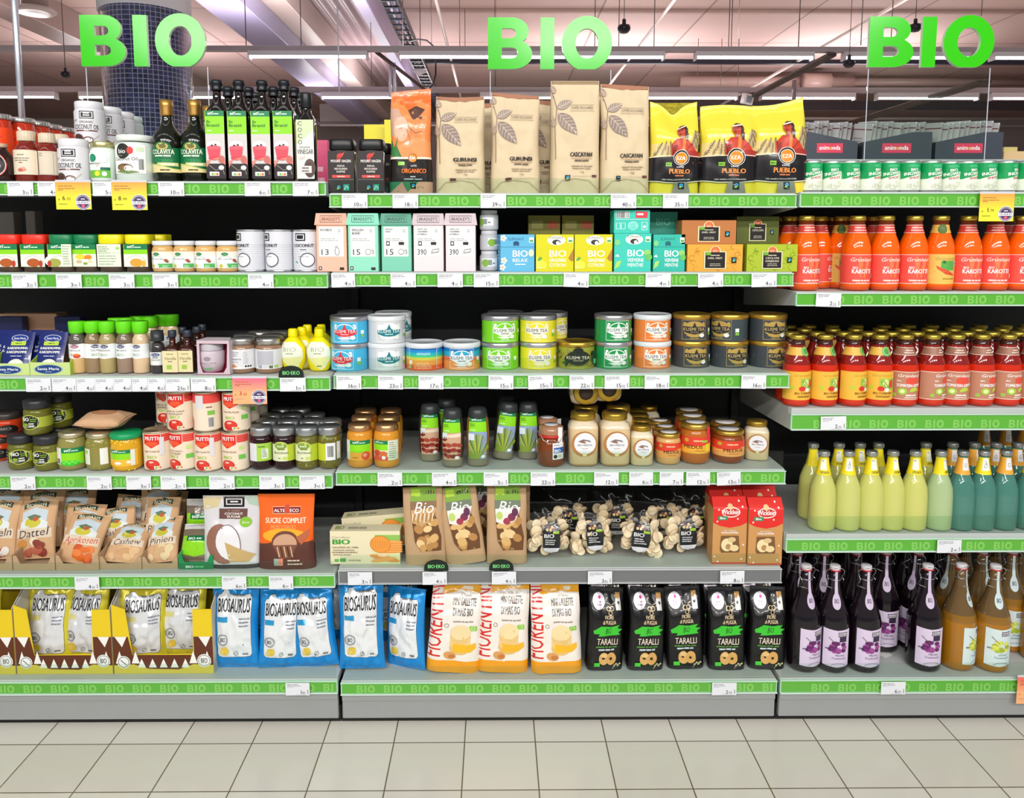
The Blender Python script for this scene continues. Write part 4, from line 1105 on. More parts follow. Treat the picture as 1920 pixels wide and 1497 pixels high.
# --- square oil bottles
def art_sq(a):
    a.rect(-42, 0, 42, 100, '#cfcbc9'); greenbrand(a, -42, 66, 42, 100, 0.76); a.text('Bio', -34, 82, 4.2, '#235c22', al='l', w=16, bold=0.02); a.text('Bratöl', -34, 76.5, 4.2, '#235c22', al='l', w=54, bold=0.02); a.bars(-34, 70, 30, 1, 1.4, 8, '#f2ffe0')
    a.rect(-42, 0, 42, 22, '#231a1c'); a.ell(-6, 50, 30, '#f2eef0', ry=6); a.ell(-6, 45, 30, '#e9e2e4', ry=4)
    a.poly([(-36, 46), (24, 46), (18, 30), (-28, 30)], '#e2485a'); a.ell(-6, 46, 30, '#ea5f6c', ry=3); a.ell(-6, 30, 25, '#d23e52', ry=3); a.poly([(-40, 16), (-20, 28), (20, 28), (42, 20), (42, 26), (20, 32), (-40, 26)], '#d98a78'); a.ell(26, 28, 14, '#c46a60', ry=6)
    a.ell(24, 16, 12, '#f4f4f4', ry=3.4); a.line([(-30, 20), (0, 12), (30, 16), (36, 6)], 1.5, '#cbb9b0'); a.rect(-28, 4, 14, 10, '#f2f2f2'); a.rect(-20, 4.8, -10, 8, '#6cba5a'); a.rect(-9, 4.8, 0, 8, '#f0c040'); a.rect(1, 4.8, 10, 8, '#d9604a')
    a.ell(-14, 49, 5, '#2a2422', ry=1.2); a.ell(2, 50, 5, '#2a2422', ry=1.2)
W, H = dims(392, 434, 151, 'L1', 0.02)
k_sq = vessel('oil_bottle', 'bottle', W, H, [(0, 0, 6), (84, 0.4, 6), (88, 2, 6), (88, 66, 6), (86, 69, 5), (60, 75, 3), (42, 80, 2), (36, 84, 2), (34, 95, 2), (0, 95, 2)], '#140c0a', [(0, 90), (48, 90), (50, 91), (46, 93), (46, 95), (52, 96), (52, 98.5), (44, 100), (0, 100)], '#10141d', 'plastic', [('label', 3, 69, art_sq)], sq=6, bodyname='glass_bottle', capname='cap', seg=40)
row(k_sq, 'L1', [(413, 0.015), (454, 0.018), (497, 0.02), (538, 0.016)], 'tall square dark oil bottle with lime label, {o}, front row', 'square dark oil bottles with lime labels')
row(k_sq, 'L1', [(434, 0.11), (472, 0.115), (518, 0.11), (556, 0.115)], 'tall square dark oil bottle, second row, {o}', 'square dark oil bottles with lime labels')
row(k_sq, 'L1', [(485, 0.20), (527, 0.205), (566, 0.20)], 'tall square dark oil bottle, {o} of three capped necks in the third row', 'square dark oil bottles with lime labels')
def art_vin(a):
    a.rect(-46, 0, 46, 100, '#dededa'); a.poly([(-46, 58), (-46, 100), (46, 100), (46, 84), (10, 72)], '#c9d6ae')
    for i, ch in enumerate('COCO'): a.text(ch, -26, 90 - i * 10.5, 7, '#20201e', w=22)
    a.text('ORGANIC', -2, 52, 3, '#333', w=60); a.text('VINEGAR', 0, 42, 8, '#222', w=84, bold=.01); a.ell(22, 18, 30, '#5a4640', ry=16); a.ell(20, 16, 22, '#4b3832', ry=12); a.rect(-34, 10, 32, 22, '#d8d4d0'); a.bars(-1, 17, 50, 2, 2.4, 5, '#6a6060', al='c')
    for q in range(5): a.line([(-30 + q * 5, 30 + q), (-34 + q * 9, 38)], 1.4, '#b8b49a')
W, H = dims(562, 597, 175, 'L1', 0.015)
k = vessel('vinegar_bottle', 'bottle', W, H, [(0, 0, 5), (90, 0.5, 5), (94, 2, 5), (94, 64, 5), (88, 70, 4), (56, 77, 2.5), (46, 82, 2), (44, 92, 2), (0, 93, 2)], '#17120f', [(0, 83), (56, 83), (60, 84), (60, 98), (56, 100), (0, 100)], '#15171d', 'plastic', [('label', 3, 69, art_vin)], sq=5, bodyname='glass_bottle', capname='cap', seg=40)
put(k, 578, 'L1', 0.012, 'dark vinegar bottle with white COCO label at the right end of the top left shelf')

# ================================================================ TOP SHELF, middle bay
def art_cof(a):
    a.rect(-46, 0, 46, 100, '#241a1c'); a.ell(-4, 88, 11, '#c9302c', ry=6, rot=35); a.ell(-8, 79, 6, '#b8281f', ry=7); a.poly([(2, 92), (14, 98), (6, 86)], '#d84a34'); a.text('MOUNT HAGEN', 0, 72, 6.5, '#f0ece8', w=70, bold=0.02)
    a.text('PAPUA', 0, 61, 4.5, '#e9e3dd', w=26, bold=.02); a.text('NEUGUINEA', 0, 54, 4.5, '#e9e3dd', w=46, bold=.02); a.text('KAFFEE', 0, 47, 4.5, '#e9e3dd', w=30, bold=.02); a.rect(-32, 34, 32, 41, '#d2453c'); a.bars(0, 36.5, 40, 1, 2, 5, '#f4dcd8', al='c')
    a.rect(-46, 29, 46, 31, '#6b6264'); fairtrade(a, -10, 10, 20); a.rect(8, 3, 28, 18, '#1fa08a'); a.line([(10, 5), (18, 14), (26, 8)], 2, '#e6f6f2')
W, H = dims(619, 671, 263, 'M1', 0.02)
k_cof = vessel('coffee_jar', 'jar', W, H, [(0, 0, 6), (84, 0.5, 6), (89, 3, 6), (89, 76, 6), (80, 80, 5), (76, 82, 4), (0, 82, 4)], '#2a1c18', [(0, 80, 6), (84, 80, 6), (88, 82, 6), (86, 97, 6), (80, 100, 6), (0, 100, 6)], '#0f1116', 'plastic', [('label', 3, 78, art_cof)], sq=6, capsq=6, seg=40)
row(k_cof, 'M1', [(645, 0.02), (700, 0.02)], 'black square coffee jar with dark lid, {o} of the two in front', 'black square coffee jars')
row(k_cof, 'M1', [(716, 0.115), (730, 0.205)], 'black square coffee jar behind the front pair, {o} of the two receding', 'black square coffee jars')
def art_org(a):
    a.rect(-49, 0, 49, 100, '#1d1614'); a.rect(-49, 34, 49, 100, '#ef8a4a')
    a.poly([(-49, 100), (49, 100), (49, 84), (20, 88), (0, 78), (-20, 86), (-49, 90)], '#f26b2a'); a.poly([(-49, 84), (-30, 82), (-10, 66), (-16, 50), (-49, 56)], '#c9a08a'); a.ell(-22, 62, 18, '#e2b49a', ry=12); a.ell(18, 68, 22, '#e0894f', ry=13)
    a.poly([(-6, 80), (14, 84), (36, 80), (20, 72), (4, 72)], '#5a3a30'); a.ell(10, 72, 5, '#5a2f22', ry=1.4); a.ell(26, 72, 4, '#5a2f22', ry=1.4); a.poly([(-30, 46), (20, 54), (49, 50), (49, 34), (-30, 34)], '#e8955c'); a.line([(-8, 62), (0, 50), (4, 62)], 2, '#b05c34')
    a.poly([(-49, 38), (-40, 34), (-20, 34), (-34, 46), (-30, 56), (-40, 44), (-46, 52)], '#3c7a44'); a.line([(-10, 66), (14, 58), (30, 60)], 1.4, '#8a4a30')
    a.rect(-49, 33, 49, 35, '#efe2d0'); a.ell(6, 34, 11, '#1d1614'); a.ell(6, 34, 10, '#f08a24'); a.text('ÉZA', 6, 32.8, 2.6, '#fff', w=13, bold=.03)
    a.rect(-30, 27, -14, 30.5, '#8cc63f'); a.text('KAFFEE', 8, 25.5, 1.8, '#ddd', w=14); a.text('ORGANICO', 8, 19.5, 4.2, '#f07a2a', w=58, bold=.04); a.bars(6, 15.5, 18, 1, 1, 2, '#ccc', al='c'); a.bars(6, 13, 64, 1, 1, 2, '#a8c4c8', al='c')
    a.poly([(-49, 0), (49, 0), (49, 11), (-49, 11)], '#2c7a52'); a.poly([(-10, 0), (20, 11), (49, 11), (49, 0)], '#c99a80'); a.poly([(-49, 0), (-20, 11), (-6, 0)], '#b58a78'); fairtrade(a, 6, 7, 13)
W, H = dims(735, 811, 172, 'M1', 0.02, 0.6)
k = bag('coffee_bag', 'bag', W, H, 0.07, art_org, 'gusset', 11, '#e8834a', 'film', 0.004, top=lambda u: 0.02 * u + 0.01, bands=[(0.34, '#2a1a16'), (1, '#ee7a3a')], seal='#f08a50')
put(k, 773, 'M1', 0.015, 'glossy orange coffee bag with dark lower band, beside the black coffee jars')
# beige bags
def leafshape(a, x, y, L, Wd, rot, col, vein):
    cr, sr = math.cos(math.radians(rot)), math.sin(math.radians(rot)); pts = []
    for k in range(9): t = k / 8; pts.append((t * L, Wd * math.sin(math.pi * t ** 0.8)))
    for k in range(7, 0, -1): t = k / 8; pts.append((t * L, -Wd * math.sin(math.pi * t ** 0.8)))
    tr = lambda p: (x + p[0] * cr - p[1] * sr, y + (p[0] * sr + p[1] * cr) * a.asp)
    a.poly([tr(p) for p in pts], col); a.line([tr((0, 0)), tr((L, 0))], 1.0, vein)
    k0 = a.k
    for k in range(1, 7):
        t = k / 7.5; a.k = k0
        for s_ in (1, -1): a.line([tr((t * L, 0)), tr((min(t + 0.14, .97) * L, s_ * Wd * 0.85 * math.sin(math.pi * min(t + .12, 0.98) ** 0.8)))], 0.9, vein)
def art_beige(word, fair, fold=True):
    def f(a):
        if fold: a.poly([(-48, 100), (48, 100), (48, 97.5), (10, 95.5), (-20, 96), (-48, 98)], '#a56f54')
        leafshape(a, -38, 74, 36, 9, 28, '#97867f', '#d8c6ae'); leafshape(a, -36, 70, 58, 14, -48, '#8d7c75', '#d8c6ae'); a.line([(-44, 86), (-40, 78), (-38, 74), (-42, 58), (-40, 30)], 1.2, '#8a7366'); a.line([(-48, 92), (-44, 84)], 1.2, '#8a7366')
        leafshape(a, -41, 88, 22, 6, 120, '#9a8378', '#cdb9a2'); leafshape(a, -43, 58, 20, 5, 100, '#a28a7a', '#cdb9a2')
        a.text('CAFÉS RICHARD', 12, 73.5, 2.4, '#7c6f60', w=44); a.line([(-12, 71.8), (36, 71.8)], .6, '#8a7d6c'); a.line([(-12, 77.2), (36, 77.2)], .6, '#8a7d6c')
        a.text(word, 10, 32, 3.8, '#2a201c', w=44, bold=0.05); a.line([(-10, 30.4), (32, 30.4)], .8, '#b06a3c'); a.bars(11, 28, 42, 1, 1.2, 3, '#6a5a4a', al='c', seed=1); a.bars(12, 23.5, 42, 2, 0.8, 2, '#a8967c', al='c', seed=2); a.text('1kg', 12, 18, 1.8, '#7a6a58', w=7)
        a.line([(-8, 15), (38, 15)], .6, '#a8967c'); a.rect(-20 if not fair else 32, 12 - (0 if not fair else -2), -8 if not fair else 40, 15 if not fair else 16, '#5a2a22')
        if fair: fairtrade(a, -16, 13.5, 9)
        a.line([(-46, 1), (-28, 11), (0, 13), (26, 11), (46, 2)], 1.1, '#b29a78')
    return f
W, H = dims(816, 908, 181, 'M1', 0.015, 0.6)
k_g = bag('coffee_bag', 'bag', W, H, 0.085, art_beige('GURUNSI', False), 'gusset', 3, '#d6c2a0', 'kraft', 0.010, top=lambda u: 0.004 - 0.012 * (1 - u * u), seal='#a5745a', pinch=0.04)
W2, H2 = dims(920, 1012, 175, 'M1', 0.015, 0.6)
k_g2 = bag('coffee_bag', 'bag', W2, H2, 0.085, art_beige('GURUNSI', False), 'gusset', 7, '#d6c2a0', 'kraft', 0.010, top=lambda u: -0.018 * u - 0.008, seal='#a5745a', pinch=0.06)
W3, H3 = dims(1029, 1121, 151, 'M1', 0.015, 0.6)
k_c = bag('coffee_bag', 'bag', W3, H3, 0.085, art_beige('CASCAYAN', True, False), 'gusset', 5, '#d6c2a0', 'kraft', 0.009, top=lambda u: 0.0, seal='#c9b08e', pinch=0.02)
W4, H4 = dims(1122, 1214, 158, 'M1', 0.015, 0.6)
k_c2 = bag('coffee_bag', 'bag', W4, H4, 0.085, art_beige('CASCAYAN', True), 'gusset', 9, '#d6c2a0', 'kraft', 0.010, top=lambda u: -0.006 - 0.012 * u, seal='#a5745a', pinch=0.05)
gb = 'beige paper coffee bags with leaf print'
put(k_g, 864, 'M1', 0.015, 'beige coffee bag printed GURUNSI, next to the glossy orange bag', group=gb)
put(k_g2, 966, 'M1', 0.015, 'beige coffee bag printed GURUNSI, next to a CASCAYAN bag', group=gb)
put(k_c, 1076, 'M1', 0.015, 'tallest beige coffee bag, printed CASCAYAN, with a flat top', group=gb)
put(k_c2, 1168, 'M1', 0.015, 'beige coffee bag printed CASCAYAN with crumpled top, next to the yellow bags', group=gb)
put(k_g, 905, 'M1', 0.112, 'beige coffee bag half hidden in the gap between the two GURUNSI bags', group=gb)
put(k_g2, 1020, 'M1', 0.112, 'beige coffee bag half hidden between the GURUNSI and the tall CASCAYAN bag', group=gb)
put(k_c2, 1126, 'M1', 0.112, 'beige coffee bag half hidden between the two CASCAYAN bags', group=gb)
def art_pueblo(a):
    a.rect(-49, 0, 49, 100, '#e8d63c'); a.rect(-49, 40, 49, 56, '#e9cf86')
    for q in range(6):
        leafshape(a, -46 + q * 7, 42 + (q % 2) * 6, 20, 4.5, 50 + q * 9, '#ead9a0', '#5a2a1c'); leafshape(a, 30 + q * 4, 50 + (q % 3) * 5, 18, 4, 60 + q * 12, '#efe0ac', '#5a2a1c')
    a.poly([(-10, 38), (-12, 54), (0, 62), (22, 62), (34, 54), (44, 44), (30, 38)], '#c8402c'); a.poly([(7, 60), (16, 60), (16, 66), (8, 66)], '#a8382a'); a.poly([(-10, 40), (-4, 40), (2, 54), (-6, 54)], '#8c2a1c'); a.line([(-10, 56), (-4, 40)], 1.4, '#5a1a12'); a.line([(32, 56), (16, 44), (0, 42)], 1.4, '#7a2418'); a.poly([(14, 62), (20, 62), (18, 44), (12, 44)], '#e9843c')
    a.ell(12, 69.5, 9.5, '#b8402a', ry=5.4); a.poly([(3, 73), (10, 76.5), (20, 76), (24, 71), (22, 64), (18, 66), (18, 72), (5, 72)], '#3a1a16'); a.line([(3, 73), (21, 75)], 2.6, '#e8d8c8'); a.poly([(18, 70), (25, 66), (24, 58), (19, 60)], '#4a221c'); a.line([(5, 70.5), (8, 70.8)], 1.2, '#3a1a16'); a.line([(11, 70.8), (14, 70.6)], 1.2, '#3a1a16'); a.line([(6, 67), (10, 66.8)], 1.4, '#6a1a14'); a.line([(9, 70), (8, 68.4), (9.5, 68.2)], .8, '#7a2418'); a.ell(34, 40, 18, '#a8332a', ry=8)
    a.poly([(-49, 14), (-49, 40), (-20, 41), (30, 41), (49, 40), (49, 14), (20, 12), (-20, 12)], '#141013'); a.line([(-49, 41), (-12, 42), (26, 42), (49, 41)], 1.2, '#f4f0e0'); a.line([(-49, 14), (-20, 12), (20, 12), (49, 14)], 1.5, '#f0ead8')
    a.ell(10, 40, 16, '#f4efe4'); a.ell(10, 40, 15, '#141013'); a.ell(10, 39.5, 12.5, '#f6f0e2'); a.ell(10, 39.5, 11.6, '#f08a20'); a.text('EZA', 10, 37.4, 4.2, '#fff6e8', w=17, bold=.04)
    a.rect(-22, 30, -10, 34.5, '#8cc63f'); a.text('BIO', -16, 31.2, 2, '#20301a', w=9, bold=.03); a.text('KAFFEE', 8, 28.8, 1.7, '#eee', w=14, bold=.02); a.text('PUEBLO', 6, 22, 5.2, '#f2954a', w=42, bold=.04); a.bars(6, 19, 28, 1, 1.4, 2, '#c9744a', al='c'); a.text('100% ARABICA HOCHLANDKAFFEE', 0, 14.6, 1.5, '#e9e6e0', w=56)
    a.poly([(-8, 0), (28, 0), (24, 12), (-4, 12)], '#7c7f70'); fairtrade(a, 10, 8, 12)
W, H = dims(1212, 1302, 200, 'M1', 0.015, 0.6)
k_p1 = bag('coffee_bag', 'bag', W, H, 0.08, art_pueblo, 'gusset', 21, '#ecd83c', 'film', 0.0042, top=lambda u: 0.06 * abs(u) ** 1.5 - 0.09 * math.exp(-((u + 0.05) / 0.35) ** 2) + 0.0, bands=[(0.34, '#d9c73a'), (1, '#f0de4a')], pinch=0.05, seal='#f4e86a')
W, H = dims(1309, 1411, 197, 'M1', 0.015, 0.6)
k_p2 = bag('coffee_bag', 'bag', W, H, 0.08, art_pueblo, 'gusset', 23, '#ecd83c', 'film', 0.0042, top=lambda u: 0.0 - 0.02 * u * u, bands=[(1, '#f0de4a')], pinch=0.04, seal='#f4e86a')
W, H = dims(1404, 1502, 190, 'M1', 0.015, 0.6)
k_p3 = bag('coffee_bag', 'bag', W, H, 0.08, art_pueblo, 'gusset', 25, '#ecd83c', 'film', 0.0042, top=lambda u: 0.05 * u - 0.03 + 0.03 * u * u, bands=[(1, '#f0de4a')], pinch=0.03, seal='#f4e86a')
gy = 'yellow coffee bags printed PUEBLO'
put(k_p1, 1259, 'M1', 0.015, 'yellow PUEBLO coffee bag with a deep V crease in its top', group=gy)
put(k_p2, 1358, 'M1', 0.015, 'yellow PUEBLO coffee bag with a level top, between its two neighbours', group=gy)
put(k_p3, 1451, 'M1', 0.015, 'yellow PUEBLO coffee bag with its right top corner raised', group=gy)
put(k_p1, 1412, 'M1', 0.105, 'yellow PUEBLO coffee bag mostly hidden behind the gap of the front ones', group=gy, sc=(0.9, 1, 0.93))
# things on the rack behind, seen between the goods
def plain_box(name, cat, u0, u1, v0, v1, y, zb, col, D, label, artfn=None, mat='print'):
    z = zb if zb is not None else z_at(v1, y); H = z_at(v0, y) - z; xa, xb = x_at(u0, y, z + H / 2), x_at(u1, y, z + H / 2)
    mb = MB(); box(mb, -(xb - xa) / 2, (xb - xa) / 2, 0, D, 0, H, col, 0.0015)
    if artfn: a = Art(xb - xa, H); artfn(a); paint(mb, a, flat(0, 0, 0))
    o = mb.build(name, mat); o.location = ((xa + xb) / 2, y, z + 0.0003); return tag(o, label, cat)
plain_box('carton', 'box', 592, 616, 263, 300, 0.60, 1.46, '#d9507a', 0.1, 'small pink carton on the rack behind, beside the vinegar bottle', lambda a: (a.bars(-40, 60, 70, 2, 6, 14, '#f2b8c9', seed=3)))
def art_yel(a): a.rect(-50, 0, 50, 100, '#efe32a'); a.rect(-40, 8, 40, 72, '#eef0ee'); a.bars(-34, 58, 66, 4, 3, 12, '#9aa0a0', seed=5)
plain_box('notice_sheet', 'notice', 684, 722, 234, 330, 0.80, 1.46, '#efe32a', 0.004, 'yellow framed notice sheet behind the black coffee jars', art_yel)
plain_box('notice_sheet', 'notice', 722, 745, 225, 330, 0.74, 1.46, '#efe32a', 0.004, 'taller yellow framed notice sheet half behind the orange coffee bag', art_yel)

# ================================================================ TOP SHELF, right bay
def art_shot(a):
    a.rect(-150, 0, 150, 97, '#e6ecdc'); a.poly([(-150, 97), (-150, 40), (-50, 40), (50, 62), (150, 62), (150, 97)], '#0f9a55')
    a.ell(2, 86, 26, '#3fb37a', ry=6); a.text('BIO', 2, 68, 9, '#f2f6ea', w=32, bold=.04, rot=4); a.text('INGWER', 0, 54, 11, '#f6f8ee', w=84, bold=.04, rot=6, sh=.05); a.text('SHOT', 4, 40, 8, '#b5342c', w=48, bold=.02, rot=5)
    a.ell(16, 20, 20, '#cfd2be', ry=10, rot=20); a.ell(16, 22, 16, '#dfe2d0', ry=7); a.ell(-14, 16, 7, '#c9ccb6', ry=8); a.ell(-24, 14, 6, '#d4d7c4', ry=7); a.bars(0, 4, 40, 1, 1.6, 4, '#b0b49c', al='c')
W, H = dims(1501, 1540, 302, 'R1', 0.015)
k_sh = vessel('drink_can', 'can', W, H, [(0, 0), (80, 0.4), (94, 4), (97, 7), (97, 93), (90, 98), (88, 100), (85, 98.6), (0, 98.6)], '#c9cdc9', None, labels=[('label', 6, 95, art_shot, 'tin')], mat='metal', bodyname='can_body')
row(k_sh, 'R1', [(1520, 0.012, 0), (1557, 0.02, -6), (1590, 0.014, 18), (1629, 0.012, 22), (1665, 0.016, -4), (1702, 0.012, 0), (1742, 0.012, 14), (1777, 0.03, -6), (1809, 0.022, 12), (1845, 0.012, 4), (1883, 0.012, 30), (1922, 0.012, 10)], 'green and cream ginger shot can, {o} of the twelve in front', 'ginger shot cans in the front row')
row(k_sh, 'R1', [(1541, 0.075, 40), (1609, 0.075, 60), (1721, 0.08, 50), (1895, 0.08, 60)], 'green ginger shot can in the second row, {o}', 'ginger shot cans in the second row')
# black trays of pouches on the ledge
def tray(u0, u1, left_high, label, nm):
    y = 0.50; z = LEDGE; xa, xb = x_at(u0, y, z + 0.04), x_at(u1, y, z + 0.04); w = xb - xa; hi, lo = z_at(247, y) - z, z_at(266, y) - z; D = 0.16
    root = empty('display_tray', ((xa + xb) / 2, y, z + 0.0004)); t = 0.0022
    l, r = (hi, lo) if left_high else (lo, hi)
    pts = [(-w / 2, 0), (w / 2, 0), (w / 2, r)] + ([(-w * 0.28, l)] if left_high else [(w * 0.22, r)]) + [(-w / 2, l)]
    mb = MB(); slab(mb, pts, 0, t, '#39404c')
    a = Art(w, hi)
    cxx = 0 if not left_high else 6
    a.rect(cxx - 22, 26, cxx + 20, 60, '#e0395a'); a.text('animonda', cxx - 1, 37, 15, '#fff', w=34, bold=.02); a.ell(cxx + 0.6, 42, 2.0, '#f0a030', ry=5)
    paint(mb, a, flat(0, 0, 0)); part(mb, 'front_panel', 'print', root)
    for s_ in (-1, 1):
        mb = MB(); x = s_ * (w / 2 - t / 2); h = l if s_ < 0 else r; box(mb, x - t / 2, x + t / 2, t, D, 0, h, '#2c323c'); part(mb, 'side_panel', 'print', root)
    mb = MB(); box(mb, -w / 2 + t, w / 2 - t, t, D, 0, t, '#2c323c'); part(mb, 'tray_base', 'print', root)
    mb = MB(); box(mb, -w / 2, w / 2, D, D + t, 0, hi * 0.8, '#2c323c'); part(mb, 'back_panel', 'print', root)
    return tag(root, label, 'display tray', 'black trays with pink emblem on the ledge'), (xa, xb, y, z + t, D)
def art_pouch(a): a.rect(-48, 0, 48, 100, '#dcdad8'); a.rect(-48, 78, 48, 84, '#a9474f'); a.bars(-40, 92, 70, 1, 3, 4, '#b0adb0')
W = 0.085; H = z_at(228, 0.56) - LEDGE
k_po = bag('pet_food_pouch', 'pouch', W, H, 0.012, lambda a: (a.rect(-48, 0, 48, 100, '#d9d8d8'), a.rect(-48, 84, 48, 87, '#8a4a52'), a.bars(-40, 60, 70, 3, 3, 8, '#9c9aa0')), 'stand', 4, '#d6d5d6', 'foil', 0.002, nu=10, nv=12, seal='#e6e6ea')
tn = 0
for (u0, u1, lh, lab) in ((1492, 1608, True, 'black tray of pouches left of the clear sign panel, front highest at its left'), (1618, 1747, False, 'black tray of pouches in the middle, seen through the clear sign panel'), (1754, 1880, False, 'black tray of pouches crossing the right edge of the clear sign panel')):
    r_, (xa, xb, y, z, D) = tray(u0, u1, lh, lab, tn); tn += 1
    n = 11; rnd = random.Random(tn)
    for i in range(n):
        o = dup(k_po.root) if k_po.used else k_po.root; k_po.used = True
        o.location = (xa + 0.012 + (xb - xa - 0.024) * (i + 0.5) / n, y + 0.012 + 0.0425 + 0.02, z + 0.0003); o.rotation_euler = (0, math.radians(rnd.uniform(4, 9)), math.radians(-90 + rnd.uniform(-7, 7)) + math.radians(14))
        o.scale = (1, 1, rnd.uniform(0.93, 1.02))
        tag(o, 'silver pouch standing in a row in the %s black tray' % ('left', 'middle', 'right')[tn - 1], 'pouch', 'silver pouches in the %s tray' % ('left', 'middle', 'right')[tn - 1])
plain_box('carton', 'box', 1882, 1925, 283, 298, 0.56, LEDGE, '#d9b98a', 0.16, 'tan flat carton on the ledge beside the right black tray')
plain_box('carton', 'box', 1882, 1908, 275, 284, 0.62, LEDGE + z_at(283, .56) - z_at(298, .56) + .001, '#cdbf7a', 0.1, 'small yellowish box lying on the tan carton at the right edge')

# ================================================================ SECOND SHELF, left bay
def bouillon(art, capcol, nm='stock_jar'):
    W, H = dims(2, 50, 440, 'L2', 0.02)
    return vessel(nm, 'jar', W, H, [(0, 0, 5), (84, 1, 5), (90, 4, 5), (90, 72, 5), (84, 76, 5), (0, 78, 5)], '#4a3a2c', [(0, 74, 5), (90, 74, 5), (93, 76, 5), (93, 97, 5), (88, 100, 5), (0, 100, 5)], capcol, 'plastic', [('label', 14, 74, art)], sq=5, capsq=5, bodyname='jar_body')
def art_b(picture, back=False, half=False):
    def f(a):
        a.rect(-46, 0, 46, 100, '#eef0dc')
        if back:
            a.rect(-46, 0, 46, 100, '#e4efd8'); a.bars(-42, 86, 50, 4, 4, 9, '#7f9a74', seed=3); a.leaf(34, 82, 14); a.rect(-46, 60, 46, 62, '#b8d49c'); a.bars(-40, 46, 76, 4, 3, 12, '#7f9a74', seed=5); return
        greenbrand(a, -46, 56, 46, 100, 0.46)
        if half: a.rect(8, 0, 46, 100, '#e4efd8'); a.bars(12, 88, 28, 8, 4, 11, '#8fa884', seed=2)
        if picture == 'veg': a.ell(12, 40, 18, '#ef8a2c', ry=12, rot=15); a.ell(-16, 44, 18, '#e8d23c', ry=12); a.ell(0, 20, 40, '#f4f0e2', ry=14); a.ell(-20, 22, 12, '#cbb890', ry=8); a.ell(22, 24, 10, '#dcd8b0', ry=10); a.ell(4, 14, 9, '#8aa84c', ry=6)
        else:
            c = {'red': '#b45a26', 'green': '#a3a84a', 'yel': '#dca23a'}[picture]
            a.ell(-4 if not half else -22, 26, 36, '#f6f2ea', ry=27); a.ell(2 if not half else -20, 18, 25, c, ry=19); a.ell(2 if not half else -20, 22, 19, c, ry=12); a.ell(30 if not half else -40, 14, 8, '#b8402c' if picture != 'yel' else '#e2b23a', ry=14)
            a.ring(0, 8, 42, 2, '#b9c29a', ry=42, a0=20, a1=150)
    return f
kr = bouillon(art_b('red'), '#f2301c'); kg1 = bouillon(art_b('green', half=True), '#0e7a4a'); kg2 = bouillon(art_b('veg'), '#0e7a4a'); ky1 = bouillon(art_b('x', back=True), '#e8dc14'); ky2 = bouillon(art_b('yel'), '#e8dc14')
put(kr, 26, 'L2', 0.015, 'square stock jar with red lid, at the left edge of the second shelf')
put(kr, 76, 'L2', 0.015, 'square stock jar with red lid, next to a dark green lidded one')
put(kg1, 126, 'L2', 0.015, 'square stock jar with dark green lid, label half turned to its text side')
put(kg2, 171, 'L2', 0.022, 'square stock jar with dark green lid and vegetables on its label')
put(ky1, 217, 'L2', 0.015, 'square stock jar with yellow lid turned to its back label')
put(ky2, 266, 'L2', 0.015, 'square stock jar with yellow lid and soup bowl on its label')
put(ky1, 298, 'L2', 0.11, 'square stock jar with yellow lid, behind the white lidded jars')
for u, l in ((40, 'leftmost'), (135, 'middle'), (225, 'rightmost')):
    put(kr if u == 40 else kg2 if u == 135 else ky2, u, 'L2', 0.125, 'square stock jar in the second row, %s of three almost hidden' % l)
def art_sp(v):
    def f(a):
        a.rect(-150, 0, 150, 100, '#eef0ee'); a.poly([(-150, 82), (-60, 84), (-20, 68), (20, 68), (60, 84), (150, 82), (150, 100), (-150, 100)], '#f5eddc'); a.ell(-14, 84, 16, '#2f7a4a', ry=10); a.ell(-14, 82, 10, '#4f9c62', ry=6)
        a.text('bio cacao', -14, 52, 8, '#3a4a44', w=64, sh=.1); a.ring(-14, 40, 34, 1.6, '#8aa39a', ry=34, a0=20, a1=160); a.ell(28, 48, 9, '#b5583a', ry=8); a.ell(34, 40, 8, '#8a5a3a', ry=7); a.rect(10 if v else -6, 4, 60, 28, '#53b35a'); a.bars(14, 14, 30, 2, 3, 7, '#d9f0d4', seed=v)
        a.ell(-32, 14, 9, '#c9c23a'); a.ell(-10, 12, 9, '#dfe6da')
    return f
W, H = dims(288, 328, 452, 'L2', 0.012)
def spread(v): return vessel('spread_jar', 'jar', W, H, [(0, 0), (88, 1), (98, 6), (99, 70), (94, 78), (84, 84), (0, 86)], '#d8ac6a', [(0, 85), (90, 85), (95, 86), (95, 97), (90, 100), (0, 100)], '#e6e9ee', 'plastic', [('label', 12, 66, art_sp(v))])
ks = spread(0); ks2 = spread(1)
put(ks, 308, 'L2', 0.010, 'small spread jar with white lid, first from the left of four', group='small spread jars with white lids')
put(ks2, 348, 'L2', 0.012, 'small spread jar with white lid, second from the left of four', group='small spread jars with white lids')
put(ks2, 388, 'L2', 0.012, 'small spread jar with white lid, third from the left of four', rz=-5, group='small spread jars with white lids')
put(ks, 428, 'L2', 0.012, 'small spread jar with white lid, next to the silver cans', rz=20, group='small spread jars with white lids')
